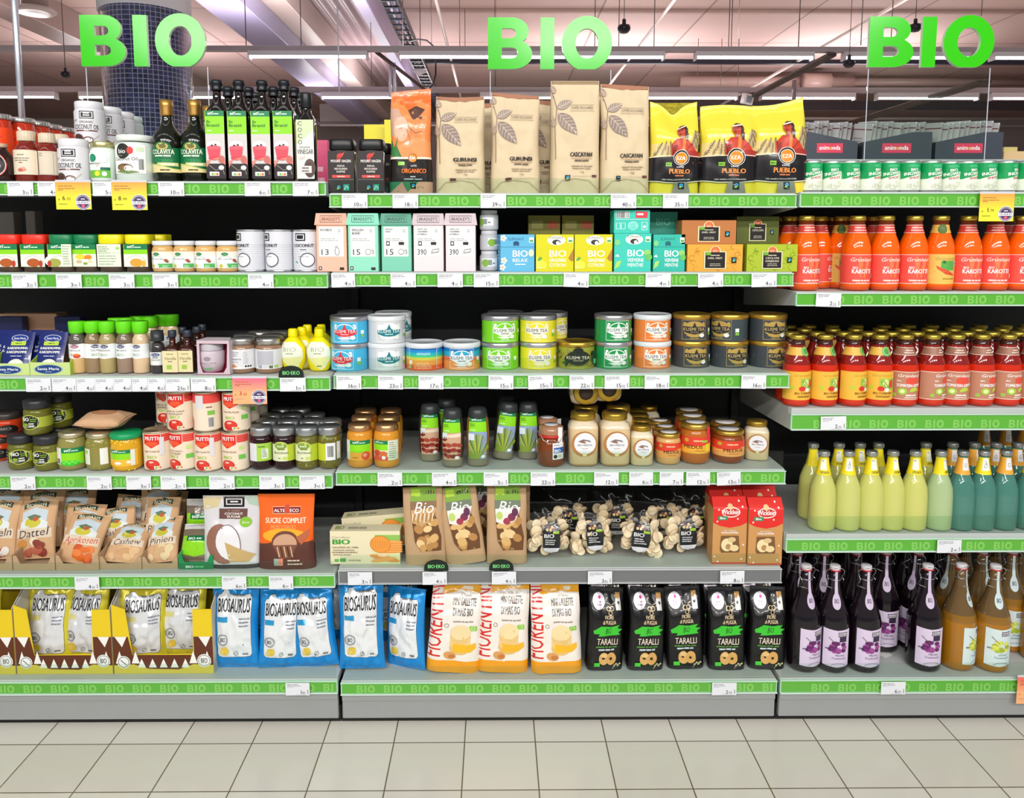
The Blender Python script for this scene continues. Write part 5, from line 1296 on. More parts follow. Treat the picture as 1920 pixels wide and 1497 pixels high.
def art_cm(rot):
    def f(a):
        a.rect(-150, 0, 150, 100, '#dcdde4')
        for q in range(11): a.line([(-150, 6 + q * 6), (150, 6 + q * 6)], 1.2, '#c3c6d0')
        o = rot
        a.rect(-34 + o, 76, 4 + o, 96, '#20242c'); a.rect(-30 + o, 79, 0 + o, 93, '#f2f2f4'); a.rect(-27 + o, 81, -3 + o, 91, '#20242c'); a.text('COCONUT', -4 + o, 60, 8, '#2a2626', w=74, bold=.03); a.bars(-4 + o, 52, 30, 1, 2, 4, '#555', al='c')
        a.ring(10 + o, 26, 26, 2.5, '#3a3c44', ry=17 * 1.1); a.ell(10 + o, 26, 23, '#e6e7ec', ry=15.5); a.line([(-34 + o, 22), (-26 + o, 18)], 4, '#3fa05a'); a.bars(-4 + o, 34, 50, 1, 1.5, 3, '#8f929c', al='c')
    return f
W, H = dims(447, 499, 431, 'L2', 0.012)
CANB = [(0, 0), (94, 0.4), (99, 1.6), (96, 3), (97, 5), (97, 95), (96, 97), (99, 98.4), (97, 100), (93, 100), (92, 98.4), (0, 98.4)]
kc1 = vessel('coconut_milk_can', 'can', W, H, CANB, '#c4c6cc', None, labels=[('label', 5, 95, art_cm(-26), 'tin')], mat='metal', bodyname='can_body')
kc2 = vessel('coconut_milk_can', 'can', W, H, CANB, '#c4c6cc', None, labels=[('label', 5, 95, art_cm(2), 'tin')], mat='metal', bodyname='can_body')
put(kc1, 473, 'L2', 0.012, 'silver coconut milk can next to the white lidded spread jars', group='silver coconut milk cans')
put(kc1, 525, 'L2', 0.012, 'silver coconut milk can in the middle of three', group='silver coconut milk cans')
put(kc2, 577, 'L2', 0.014, 'silver coconut milk can next to the peach tea carton', group='silver coconut milk cans')
for u, v0, l in ((4, 398, 'leftmost'), (20, 398, 'middle'), (60, 396, 'rightmost')):
    plain_box('carton', 'box', u - 10, u + 8, v0, 445, 0.30, SZ['L2'], '#8d8780', 0.04, 'pale carton in the shade at the back of the second shelf, %s of three' % l)  # pale packs in grey, shade at the shelf back put into the colour

# ================================================================ SECOND SHELF, middle bay
def art_tea(name, col, num, kind, dark='#2b2624'):
    def f(a):
        a.rect(-42, 26, 40, 77, '#f4f4f3'); a.line([(-42, 60), (40, 60)], .8, '#c9c6c4'); a.line([(16, 60), (16, 77)], .8, '#c9c6c4')
        ls = name.split('|'); hh = 4 if len(ls) < 3 else 2.6
        for i, t in enumerate(ls): a.text(t, -36, (69.5 if len(ls) < 3 else 71.5) - i * (hh + 1.6), hh, dark, al='l', w=len(t) * (5.4 if len(ls) < 3 else 3.4), bold=.03)
        a.bars(22, 71, 12, 2, 1.2, 3, '#888'); a.bars(-36, 56, 68, 2, 1.2, 3, '#b0acaa', seed=3); a.line([(-42, 44), (40, 44)], .8, '#c9c6c4'); a.line([(0, 26), (0, 44)], .8, '#c9c6c4')
        a.text(num, -22, 29, 9.5, '#3a3634', w=12 * len(num) if len(num) < 3 else 30, )
        if kind == 'pot': a.ell(16, 34, 10, '#8f8c8a', ry=5); a.ell(16, 34, 8, '#f4f4f3', ry=3.8); a.line([(26, 36), (30, 39)], 1.5, '#8f8c8a'); a.rect(30, 30, 36, 38, '#b3b0ae')
        elif kind == 'drop': a.ring(18, 35, 8, 1.6, '#5a5654', ry=7); a.line([(10, 42), (20, 44)], 1.4, '#5a5654')
        else: a.poly([(8, 31), (34, 33), (36, 40), (12, 38)], '#9a9694'); a.poly([(12, 33), (32, 35), (33, 38), (14, 36.5)], '#f4f4f3')
        if kind in ('pot', 'drop') and name != 'ENGLISH|BLEND|': a.rect(-44, 3, -34, 9, dark); a.ell(-39, 6, 3, '#f4f4f3'); a.rect(26, 3, 40, 7.5, dark)
        else: a.rect(-34, 45, -22, 52, dark); a.ell(-28, 48.5, 4, '#f4f4f3'); a.rect(8, 46, 26, 51, dark)
    return f
def tea_lid(col, ink):
    def f(a): a.line([(-36, 24), (36, 24), (36, 78), (-36, 78), (-36, 24)], 1.8, ink); a.text('BRADLEY’S', 0, 38, 26, ink, w=60, bold=0.01)
    return f
W, H = dims(599, 656, 401, 'M2', 0.012)
for u, col, lc, art, ink, lab, y in ((628, '#efb8a0', '#e9a990', art_tea('ROOIBOS', 0, '13', 'drop'), '#5a2a22', 'tall peach tea carton with white panel, first from the left', 0.010),
    (686, '#8fd8bd', '#7fd0b4', art_tea('ENGLISH|BLEND', 0, '15', 'pot'), '#1d4a40', 'tall bright mint tea carton in front, beside the peach one', 0.008),
    (747, '#7cc8ae', '#4f9c84', art_tea('ENGLISH|BLEND|', 0, '15', 'pot'), '#143a30', 'tall darker lidded mint tea carton, beside the lilac cartons', 0.020),
    (806, '#ead8dc', '#cdbcc4', art_tea('WHITE TEA|STRAWBERRY|& VANILLA', 0, '390', 'x'), '#3a2a30', 'tall lilac pink tea carton next to the mint ones', 0.020),
    (865, '#ead8dc', '#cdbcc4', art_tea('WHITE TEA|STRAWBERRY|& VANILLA', 0, '390', 'x'), '#3a2a30', 'tall lilac pink tea carton next to the grey tubs', 0.016)):
    k = carton('tea_carton', 'tea carton', W * 0.965, H, 0.07, col, art, 'print', lid=(0.8, lc, tea_lid(lc, ink), 0.0022))
    put(k, u, 'M2', y, lab, group='tall tea cartons')
def art_tub(a): a.rect(-95, 0, 95, 100, '#b9bcc2'); a.rect(-40, 24, 50, 84, '#e8eaee'); a.rect(-10, 34, 16, 74, '#8a8f98'); a.ell(-20, 50, 20, '#7fae3a'); a.bars(20, 44, 20, 1, 8, 8, '#3a5a30')
W, H = dims(902, 936, 471, 'M2', 0.03); W *= 1.02
kt = vessel('supplement_tub', 'tub', W, H, [(0, 0), (90, 1), (98, 8), (98, 74), (90, 82), (0, 84)], '#b4b6bc', [(0, 80), (84, 80), (87, 82), (87, 97), (82, 100), (0, 100)], '#c9cacf', 'plastic', [('label', 8, 74, art_tub)], mat='plastic')
for i, t in enumerate(('bottom', 'middle', 'top')): put(kt, 917, 'M2', 0.03, 'small grey tub beside the lilac cartons, %s of a stack of three' % t, rz=(0, 40, -30)[i], zoff=i * (H + .0005), group='stacked grey tubs')
def art_inf(bg, txt1, txt2, pic, flap=False):
    def f(a):
        a.rect(-50, 0, 50, 100, bg)
        if flap: a.line([(-50, 66), (50, 66)], 1.5, '#2f7aa0' if pic == 'blue' else '#0f8a7c')
        if flap: a.text('ÉLÉPHANT', -4, 84, 7, '#1c4a78' if pic == 'blue' else '#0c6a66', w=46); a.ell(-4, 76, 9, '#1c4a78' if pic == 'blue' else '#0c6a66', ry=6); a.rect(-12, 69, -8, 76, '#1c4a78'); a.rect(0, 69, 4, 76, '#1c4a78')
        else: a.ell(4, 84, 24, '#f6f6ea', ry=13); a.text('ÉLÉPHANT', 4, 88, 6, '#333', w=36); a.ell(4, 79, 11, '#333', ry=7); a.ell(8, 77, 5, '#f6f6ea', ry=5)
        a.rect(34, 78, 48, 92, '#e6f0dc'); a.rect(36, 80, 46, 85, '#3aa04a')
        a.text('BIO', 8, 40, 17, '#fff', w=44, bold=.02); a.text(txt1, 8, 26, 9, '#fff', w=44, bold=.01); 
        if txt2: a.text(txt2, 8, 13, 9, '#fff', w=42, bold=.01)
        else: a.bars(8, 18, 46, 1, 3, 8, '#e8f4fa', al='c')
        if pic == 'yel': a.poly([(-48, 40), (-22, 14), (-24, 8), (-48, 8)], '#f6ec8c'); a.ell(-34, 20, 14, '#f2df4a', ry=10, rot=-30); a.poly([(36, 36), (50, 62), (50, 30), (44, 28)], '#b47a3a'); a.ell(-40, 34, 7, '#6aa83a', ry=4, rot=40)
        elif pic == 'teal': a.ell(40, 50, 10, '#8fd070', ry=8); a.ell(44, 38, 9, '#6abf5a', ry=9); a.poly([(-50, 6), (-36, 14), (-30, 30), (-44, 26)], '#a8dc6a'); a.poly([(-50, 40), (-36, 38), (-40, 46)], '#d9f0e4'); a.ell(-42, 76, 8, '#7ad08a', ry=8)
        else:
            for px, py in ((-42, 90), (-40, 30), (-44, 12)):
                for q in range(5): a.ell(px + 6 * math.cos(q * 1.256), py + 6 * math.sin(q * 1.256), 3.6, '#fff', n=8)
                a.ell(px, py, 2.6, '#f0d040', n=8)
            a.ell(40, 50, 8, '#d8ecc0', ry=10)
    return f
W, H = dims(931, 994, 440, 'M2', 0.012)
kb = carton('tea_box', 'tea box', W, H, 0.075, '#5fb4dc', art_inf('#5fb4dc', 'RELAX', '', 'blue', True), topart=lambda a: a.rect(-50, 0, 50, 100, '#5fb4dc'), sideart=lambda a: (a.rect(-50, 0, 50, 100, '#4aa0cc'), a.bars(-30, 70, 50, 5, 3, 9, '#d0e8f4')))
put(kb, 966, 'M2', 0.01, 'sky blue tea box printed BIO RELAX, beside the grey tubs', rz=8)
W, H = dims(1073, 1142, 440, 'M2', 0.012)
kyb = carton('tea_box', 'tea box', W, H, 0.075, '#d6cf12', art_inf('#d6cf12', 'GINGEMBRE', 'CITRON', 'yel'), topart=lambda a: a.rect(-50, 0, 50, 100, '#d6cf12'))
put(kyb, 1038, 'M2', 0.012, 'yellow tea box printed CITRON, left one of the pair', group='yellow tea boxes'); put(kyb, 1109, 'M2', 0.012, 'yellow tea box printed CITRON, right one of the pair', group='yellow tea boxes')
W, H = dims(1148, 1215, 438, 'M2', 0.010)
ktb = carton('tea_box', 'tea box', W, H, 0.075, '#3cc6b4', art_inf('#3cc6b4', 'VERVEINE', 'MENTHE', 'teal'), topart=lambda a: a.rect(-50, 0, 50, 100, '#3cc6b4'))
put(ktb, 1181, 'M2', 0.008, 'turquoise tea box with oval white emblem, below a box lying on its back')
W2, H2 = dims(1219, 1277, 440, 'M2', 0.016)
ktb2 = carton('tea_box', 'tea box', W2, H2, 0.075, '#2fb8a6', art_inf('#2fb8a6', 'VERVEINE', 'MENTHE', 'teal', True), topart=lambda a: a.rect(-50, 0, 50, 100, '#2fb8a6'))
put(ktb2, 1248, 'M2', 0.016, 'turquoise tea box with plain flap, beside the orange tea box')
def art_bottom(a):
    a.rect(-50, 0, 50, 100, '#3cc6b4'); a.barcode(-26, 80, 34, 26, n=12); a.rect(10, 66, 44, 94, '#e03a4a'); a.bars(14, 78, 26, 1, 8, 9, '#fff'); a.line([(-46, 60), (46, 60)], 1.5, '#d0f0ea')
    for q in range(2): a.line([(-44 + q * 14, 18), (-33 + q * 14, 18), (-33 + q * 14, 44), (-44 + q * 14, 44), (-44 + q * 14, 18)], 1.4, '#e6f8f4')
    a.ell(3, 32, 15, '#8fe0d2', ry=20); a.bars(3, 38, 22, 4, 3, 7, '#3cc6b4', al='c'); a.line([(28, 14), (42, 14), (42, 48), (28, 48), (28, 14)], 1.5, '#e6f8f4'); a.ell(35, 28, 4, '#e6f8f4')
Hb = z_at(395, 0.02) - (SZ['M2'] + H)
kbb = carton('tea_box', 'tea box', W * 0.97, Hb, 0.075, '#3cc6b4', art_bottom)
put(kbb, 1180, 'M2', 0.012, 'turquoise tea box lying with its barcode side forward, on top of another', zoff=H + 0.0006)
kbd = carton('tea_box', 'tea box', W * 0.8, Hb, 0.075, '#2f9c86', lambda a: (a.rect(-50, 0, 50, 100, '#2a8c78'), a.text('BIO', 0, 40, 30, '#6fc0ae', w=50)))  # teal darkened, the shade behind the front boxes put into the colour
put(kbd, 1238, 'M2', 0.095, 'dimmed teal tea box in the shade, stacked behind the turquoise pair', zoff=H2 + 0.001)
put(ktb2, 1238, 'M2', 0.097, 'turquoise tea box in the second row carrying a dimmed teal box')
W3, H3 = dims(990, 1048, 440, 'M2', 0.11)
for u, l in ((1019, 'left'), (1081, 'right')):  # back boxes in dimmed yellow and olive, shelf shade put into the colour
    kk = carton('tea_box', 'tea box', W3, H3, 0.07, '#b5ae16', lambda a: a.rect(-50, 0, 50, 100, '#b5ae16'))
    put(kk, u, 'M2', 0.11, 'yellow tea box in the second row, %s one, carrying an olive box' % l)
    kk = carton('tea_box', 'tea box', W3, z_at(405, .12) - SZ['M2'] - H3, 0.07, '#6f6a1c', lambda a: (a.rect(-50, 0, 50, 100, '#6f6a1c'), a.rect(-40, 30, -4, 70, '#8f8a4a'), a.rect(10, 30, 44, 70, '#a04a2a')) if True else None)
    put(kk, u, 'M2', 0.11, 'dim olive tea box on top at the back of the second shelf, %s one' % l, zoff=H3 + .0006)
def art_eza(bg, pat, name, dark=False):
    def f(a):
        a.rect(-50, 0, 50, 100, bg); rnd = random.Random(5)
        if pat:
            for q in range(26): x, y = rnd.uniform(-45, 45), rnd.uniform(8, 92); a.ring(x, y, rnd.uniform(3, 6), 0.8, pat, a0=rnd.uniform(0, 180), a1=rnd.uniform(200, 350), n=10)
        a.ell(0, 74, 10, '#e8dcb0'); a.rect(-20, 10, 20, 74, '#ece2b8'); a.ell(0, 76, 8, '#e2703a'); a.rect(-18, 13, 18, 71, '#17110f'); a.text('ÉZA', 0, 73, 5, '#fff', w=8)
        a.rect(-17, 60, -8, 72, '#6fae2c'); a.bars(0, 58, 24, 1, 3, 5, '#d8d0b8', al='c')
        for i, t in enumerate(name.split('|')): a.text(t, 0, 46 - i * 11, 7, '#e8dcc8', w=26, bold=.01)
        a.bars(0, 27, 28, 2, 2, 6, '#c9c0b0', al='c'); fairtrade(a, 34, 42, 9)
    return f
W, H = dims(1285, 1385, 458, 'M2', 0.012)
k1 = carton('tea_box', 'tea box', W, H, 0.07, '#e2a53a', art_eza('#e2a53a', '#c98a24', 'EARL GREY'), topart=lambda a: a.rect(-50, 0, 50, 100, '#e2a53a'), sideart=lambda a: (a.rect(-50, 0, 50, 100, '#d89a34'), a.rect(-30, 30, 10, 60, '#e6e2d0')))
put(k1, 1333, 'M2', 0.010, 'orange tea box with black centre label, on the shelf')
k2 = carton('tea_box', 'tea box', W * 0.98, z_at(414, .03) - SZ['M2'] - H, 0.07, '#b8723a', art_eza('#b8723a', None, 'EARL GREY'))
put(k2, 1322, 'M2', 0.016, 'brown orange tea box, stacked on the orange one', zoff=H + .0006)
W, H = dims(1394, 1486, 458, 'M2', 0.012)
k3 = carton('tea_box', 'tea box', W, H, 0.07, '#a9bb2a', art_eza('#a9bb2a', '#7f9a1a', 'CEYLON|DARJEELING'), topart=lambda a: a.rect(-50, 0, 50, 100, '#a9bb2a'), sideart=lambda a: (a.rect(-50, 0, 50, 100, '#9aac26'), a.rect(-30, 30, 10, 60, '#e6e2d0')))
put(k3, 1438, 'M2', 0.010, 'olive green tea box with black centre label, at the right end of the second shelf')
put(k3, 1425, 'M2', 0.092, 'olive green tea box in the second row, hidden behind the front one')
k4 = carton('tea_box', 'tea box', W * 0.86, z_at(407, .1) - SZ['M2'] - H, 0.07, '#5a6420', art_eza('#5a6420', None, 'CEYLON'))  # dim copy of the green box, shade put into its colour
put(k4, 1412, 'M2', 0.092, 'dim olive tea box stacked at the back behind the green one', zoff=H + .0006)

# ================================================================ SECOND AND THIRD SHELF, right bay: juice bottles
JB = [(0, 0), (86, 0.5), (96, 2.5), (98, 6), (97, 46), (97, 53), (94, 59), (84, 67), (68, 75), (55, 82), (51, 86), (50, 94), (0, 95)]
JC = [(0, 93.5), (53, 93.5), (56, 94.3), (56, 98), (52, 99.6), (46, 100), (0, 99.6)]
def juice(W, H, col, label, neck, neckz, bands=None, nm='juice_bottle', lz=(9, 49)):
    return vessel(nm, 'bottle', W, H, JB, col, JC, '#c9b24a', 'metal', [('label', lz[0], lz[1], label), ('neck_label', neckz[0], neckz[1], neck)], bands=bands, bodyname='glass_bottle', capname='cap', seg=32)
def art_kar(a):
    a.rect(-148, 0, 148, 100, '#ee5548'); a.poly([(-14, 84), (4, 84), (-2, 24), (-6, 20)], '#f07a4a'); a.poly([(16, 84), (32, 82), (10, 20), (6, 24)], '#f0834e'); a.line([(-148, 98), (148, 98)], 1.6, '#ffe6da'); a.line([(-148, 2), (148, 2)], 2, '#ffe6da'); a.line([(-6, 84), (-8, 92)], 3, '#b0a03a'); a.line([(22, 84), (26, 92)], 3, '#b0a03a')
    a.text('Grünland', 0, 76, 12, '#fff2ea', w=80, sh=.28, bold=-.005); a.text('BIO', -30, 52, 6.5, '#fff', w=16, bold=.02, al='l'); a.text('KAROTTE', 4, 36, 14, '#fff', w=72, bold=.03); a.bars(2, 10, 64, 1, 5, 8, '#ffd9cc', al='c', seed=2); a.bars(2, 4, 54, 1, 2, 8, '#ffd9cc', al='c', seed=3)
    a.rect(44, 20, 56, 34, '#f4eee6')
def art_kn(a): a.rect(-75, 0, 75, 100, '#d8453c'); a.bars(0, 58, 70, 1, 14, 8, '#f6cfc4', al='c', seed=1); a.bars(0, 26, 50, 1, 14, 8, '#f6cfc4', al='c', seed=2); a.line([(-75, 3), (75, 3)], 1.6, '#fbe4da'); a.line([(-75, 96), (75, 96)], 1.6, '#fbe4da')
def art_ky(a):
    a.rect(-148, 0, 148, 100, '#e6bd5e'); a.rect(-30, 46, 20, 78, '#5aa84a'); a.text('Grünland', -14, 80, 10, '#a58a2a', w=70, sh=.28)
    for q in range(5): a.poly([(-46 + q * 6, 62 - q * 5), (-6 + q * 6, 46 - q * 3), (8 + q * 3, 36 - q * 2), (-40 + q * 6, 50 - q * 4)], ('#d8452c', '#e2603a')[q % 2])
    a.ell(26, 68, 9, '#f0e6d4'); a.ell(26, 68, 6, '#6a6a8a'); a.bars(0, 16, 70, 1, 4, 8, '#b58a2c', al='c'); a.ell(-20, 74, 5, '#2a6a30')
def art_kyn(a): a.rect(-75, 0, 75, 100, '#e6b85a'); a.ell(-18, 50, 17, '#4f6a24'); a.bars(20, 46, 30, 1, 8, 8, '#c9962c', al='c')
W, H = dims(1576, 1628, 405, 'R2', 0.02)
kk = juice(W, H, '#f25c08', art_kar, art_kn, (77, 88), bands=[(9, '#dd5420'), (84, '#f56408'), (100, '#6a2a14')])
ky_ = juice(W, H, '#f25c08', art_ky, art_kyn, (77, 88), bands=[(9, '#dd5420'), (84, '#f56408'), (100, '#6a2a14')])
g = 'orange carrot juice bottles'
for u, y, rz, lab in ((1507, 0.02, 10, 'half hidden by the end of the middle second shelf'), (1602, 0.015, 0, 'first with full label left of its neighbours'), (1655, 0.015, 8, 'second full bottle of the front row'), (1708, 0.015, -4, 'just left of the yellow labelled one'), (1808, 0.015, -4, 'just right of the yellow labelled one'), (1859, 0.018, -12, 'partly behind the orange promotion card'), (1910, 0.015, 4, 'at the right edge of the frame')):
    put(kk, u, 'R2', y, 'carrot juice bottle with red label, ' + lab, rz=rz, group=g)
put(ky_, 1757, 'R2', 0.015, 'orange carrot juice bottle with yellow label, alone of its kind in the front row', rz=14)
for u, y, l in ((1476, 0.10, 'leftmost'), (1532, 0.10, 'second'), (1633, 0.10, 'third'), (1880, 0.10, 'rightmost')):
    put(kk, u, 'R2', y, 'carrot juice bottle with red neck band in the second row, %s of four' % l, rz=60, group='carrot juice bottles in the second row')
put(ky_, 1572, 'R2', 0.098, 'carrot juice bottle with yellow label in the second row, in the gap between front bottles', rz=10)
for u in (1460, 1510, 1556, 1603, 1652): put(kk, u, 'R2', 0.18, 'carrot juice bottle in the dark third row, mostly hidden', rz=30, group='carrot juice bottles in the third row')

def art_tg(a):
    a.rect(-80, 0, 60, 100, '#edb842'); a.rect(-6, 34, 60, 76, '#9cc243'); a.text('Grünland', 2, 82, 9, '#b59228', w=66, sh=.28)
    a.ell(16, 60, 12, '#d9e08a', ry=14); a.ell(38, 56, 11, '#d8402c', ry=15); a.line([(0, 66), (22, 38)], 3, '#3f8a3a'); a.line([(6, 70), (30, 40)], 3, '#5aa048'); a.ell(0, 40, 12, '#d8362a', ry=9); a.ell(20, 36, 9, '#f4ece0', ry=7); a.ell(-34, 44, 8, '#b9cf3a', ry=7)
    a.text('BIO-TOMATEN', 8, 20, 7.5, '#7a3a1a', w=66, bold=.02); a.text('GEMÜSESAFT', 10, 9, 6.5, '#7a3a1a', w=52, bold=.02)
def art_tgn(a): a.rect(-75, 0, 75, 100, '#e6b24a'); a.ell(18, 50, 18, '#4fa048'); a.ring(18, 50, 14, 2, '#cfe6b0', n=12)
def art_tp(a):
    a.rect(-80, 0, 70, 100, '#bd8268'); a.line([(-80, 98), (70, 98), (70, 2), (-80, 2)], 2, '#f2e0d4'); a.ell(22, 66, 24, '#e2503f', ry=17); a.text('Grünland', 10, 80, 10, '#fff', w=78, sh=.28); a.text('BIO', -30, 64, 5, '#fff', w=13, al='l', bold=.02); a.text('TOMATEN-GEMÜSE', 16, 46, 10, '#fff', w=96, bold=.03)
    a.ell(30, 30, 18, '#b9d24a', ry=14, a0=10, a1=190); a.ell(-12, 30, 15, '#9ccb3a', ry=12); a.ell(-12, 30, 8, '#e3ecb0', ry=7); a.rect(48, 24, 58, 48, '#e88a3a'); a.bars(18, 14, 56, 1, 5, 9, '#f4e6da', al='c', seed=1); a.bars(18, 7, 44, 1, 3, 9, '#f4e6da', al='c', seed=2); a.rect(-44, 10, -30, 22, '#9bbf4a')
def art_tpn(a): a.rect(-75, 0, 75, 100, '#9a6a55'); a.line([(-75, 3), (75, 3)], 1.6, '#e8d2c4'); a.line([(-75, 96), (75, 96)], 1.6, '#e8d2c4'); a.bars(10, 56, 46, 1, 12, 8, '#e8cfc0', al='c', seed=1); a.bars(10, 28, 40, 1, 12, 8, '#e8cfc0', al='c', seed=2)
W, H = dims(1569, 1620, 628, 'R3', 768)
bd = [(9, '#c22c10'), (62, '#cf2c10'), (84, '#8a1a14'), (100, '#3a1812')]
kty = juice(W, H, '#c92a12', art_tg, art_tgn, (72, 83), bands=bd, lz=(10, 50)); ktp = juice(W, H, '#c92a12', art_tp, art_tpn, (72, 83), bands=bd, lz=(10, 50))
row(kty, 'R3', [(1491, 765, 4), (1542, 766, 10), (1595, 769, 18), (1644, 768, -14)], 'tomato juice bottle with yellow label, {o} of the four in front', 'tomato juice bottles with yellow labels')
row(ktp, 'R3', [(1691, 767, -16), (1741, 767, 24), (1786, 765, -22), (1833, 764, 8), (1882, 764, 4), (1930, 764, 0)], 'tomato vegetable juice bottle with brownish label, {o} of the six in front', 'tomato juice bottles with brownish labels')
f0 = at_z(1600, 768, SZ['R3']).y
for r_, (us, rn) in enumerate((((1479, 1527, 1577, 1622, 1665, 1712, 1760, 1806, 1852, 1900), 'second'), ((1503, 1556, 1598, 1644, 1686, 1735, 1779, 1825, 1870, 1913), 'third'), ((1475, 1512, 1555, 1600, 1651, 1697, 1740, 1785, 1830, 1876, 1916), 'fourth'))):
    for i, u in enumerate(us):
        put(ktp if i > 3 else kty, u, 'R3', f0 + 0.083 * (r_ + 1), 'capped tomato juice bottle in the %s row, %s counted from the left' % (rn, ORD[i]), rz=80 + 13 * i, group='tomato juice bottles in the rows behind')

# ================================================================ THIRD SHELF, left bay
def lime_tray(u0, u1, v0, key, label, skew):
    z = SZ[key]; y = 0.012; xa, xb = x_at(u0, y, z), x_at(u1, y, z); w = xb - xa; h = z_at(v0, y) - z; D = 0.12
    root = empty('display_tray', ((xa + xb) / 2, y, z + 0.0004)); t = 0.002
    mb = MB(); box(mb, -w / 2, w / 2, 0, t, 0, h, '#c5d98a'); a = Art(w, h); a.ell(-4, 46, 36, '#8fa8c4', ry=38); a.ell(-4, 46, 33, '#1c3f7c', ry=34); a.text('Santa Maria', -4, 40, 20, '#eef2fa', w=54, bold=.02); a.bars(-4, 24, 24, 1, 4, 8, '#b8c8e4', al='c'); paint(mb, a, flat(0, 0, 0)); part(mb, 'front_panel', 'print', root)
    for s_ in (-1, 1):
        mb = MB(); x = s_ * (w / 2 - t / 2); V = [(x - t / 2, t, 0), (x - t / 2, D, 0), (x - t / 2, D, h * 2.4), (x - t / 2, t, h)]; V += [(v[0] + t, v[1], v[2]) for v in V]
        mb.add(V, [(0, 3, 2, 1), (4, 5, 6, 7), (0, 4, 7, 3), (2, 6, 5, 1), (3, 7, 6, 2), (1, 5, 4, 0)], '#a8cf3a', 0, False); part(mb, 'side_panel', 'print', root)
    mb = MB(); box(mb, -w / 2 + t, w / 2 - t, t, D, 0, t, '#a8cf3a'); part(mb, 'tray_base', 'print', root)
    mb = MB(); box(mb, -w / 2, w / 2, D, D + t, 0, h * 2.6, '#a8846a'); part(mb, 'back_panel', 'paper', root)
    return tag(root, label, 'display tray', 'lime green display trays of spice sachets')
lime_tray(-22, 56, 681, 'L3', 'lime green display tray cut by the left edge, holding blue sachets', 0)
lime_tray(57, 132, 679, 'L3', 'lime green display tray next to the spice bottles, holding blue sachets', 0)
def art_sach(a):
    a.rect(-48, 0, 48, 100, '#14246e'); a.ell(0, 84, 30, '#e4e8f4', ry=9); a.ell(0, 84, 28, '#1a3a8c', ry=8); a.text('Santa Maria', 0, 81.5, 5, '#fff', w=42, bold=.01); a.rect(-28, 66, 26, 76, '#b9d24a'); a.bars(0, 69, 36, 1, 3, 8, '#4a6a1c', al='c')
    a.text('KARDEMUMMA', 0, 56, 6, '#fff', w=74, bold=.03); a.text('KARDEMOMME', 0, 46, 6, '#fff', w=74, bold=.03); a.bars(0, 38, 60, 1, 2, 8, '#c0c8e4', al='c'); a.ell(4, 14, 30, '#e9ecdc', ry=18); a.ell(4, 14, 24, '#f6f6ee', ry=14); a.poly([(-8, 10), (4, 22), (14, 14), (4, 8)], '#a9bf5a')
W = x_at(118, .03, 1.05) - x_at(62, .03, 1.05); H = 0.115
k_sac = bag('spice_sachet', 'sachet', W, H, 0.010, art_sach, 'stand', 31, '#14246e', 'film', 0.0015, nu=10, nv=12)
for i, (u, y, l) in enumerate(((26, 0.032, 'front one in the left tray'), (88, 0.030, 'front one in the right tray, text fully visible'), (20, 0.056, 'second one in the left tray'), (80, 0.054, 'second one in the right tray'), (12, 0.08, 'third one in the left tray'), (72, 0.078, 'third one in the right tray'))):
    put(k_sac, u + (2 if i < 2 else 0), 'L3', y, 'dark blue spice sachet leaning back, ' + l, zoff=0.003, tx=-20, rz=-3)
plain_box('display_tray', 'display tray', 2, 108, 588, 640, 0.24, SZ['L3'], '#a07a60', 0.06, 'brown cardboard display box at the back behind the blue sachets')
for u, l in ((20, 'left'), (128, 'right')):
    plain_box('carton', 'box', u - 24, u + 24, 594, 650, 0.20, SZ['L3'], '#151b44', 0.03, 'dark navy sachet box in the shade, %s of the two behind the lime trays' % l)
def art_spice(t1, col2='#e9efe4'):
    def f(a):
        a.poly([(-120, 0), (-40, 8), (0, 4), (40, 8), (120, 2), (120, 96), (40, 100), (0, 94), (-40, 100), (-120, 96)], '#eaeeee'); a.ell(0, 82, 24, '#3a3f6a' if t1 != 'CIPOLLA' else '#a04a6a', ry=11); a.text('Drogheria', 0, 78, 8, '#fff', w=34, bold=.01)
        a.text(t1, 0, 52, 11, '#4a4a48', w=9 * len(t1) if len(t1) < 8 else 66)
        a.text('BIO', -2, 22, 16, '#7aa06a' if t1 != 'CIPOLLA' else '#d0604a', w=40)
        if t1 == 'CIPOLLA': a.ell(12, 22, 20, '#d0481c', ry=14); a.ell(12, 30, 14, '#e87a3a', ry=7)
    return f
def spice(body, t1, capc='#68dc18', nm='spice_bottle', band='#5a5048'):
    W, H = dims(190, 221, 603, 'L3', 702)
    return vessel(nm, 'bottle', W, H, [(0, 0), (88, 1), (97, 4), (98, 56), (94, 66), (78, 72), (68, 76), (68, 80), (0, 81)], body, [(0, 77), (78, 77), (80, 79), (90, 80), (94, 98), (90, 100), (0, 100)], capc, 'plastic', [('label', 28, 58, art_spice(t1))], bands=[(60, body), (100, band)], bodyname='glass_bottle', capname='cap')
KS = [(149, 'CIPOLLA', '#d9b478', '#5a564e'), (178, 'SALVIA', '#9a7f60', '#8a7452'), (205, 'ROSMARINO', '#b3a06a', '#a8986a'), (237, 'PEPE NERO', '#9a8270', '#7a6a58'), (267, 'AGLIO', '#e0c09a', '#d8bc98')]
for i, (u, t, c, bnd) in enumerate(KS):
    k = spice(c, t, band=bnd); put(k, u, 'L3', 702 if i != 1 else 0.03, 'bright green capped spice bottle labelled %s' % t if t != 'SALVIA' else 'bright green capped spice bottle turned sideways, second from the left', group='green capped spice bottles in front', rz=(4, 40, 0, -6, -10)[i])
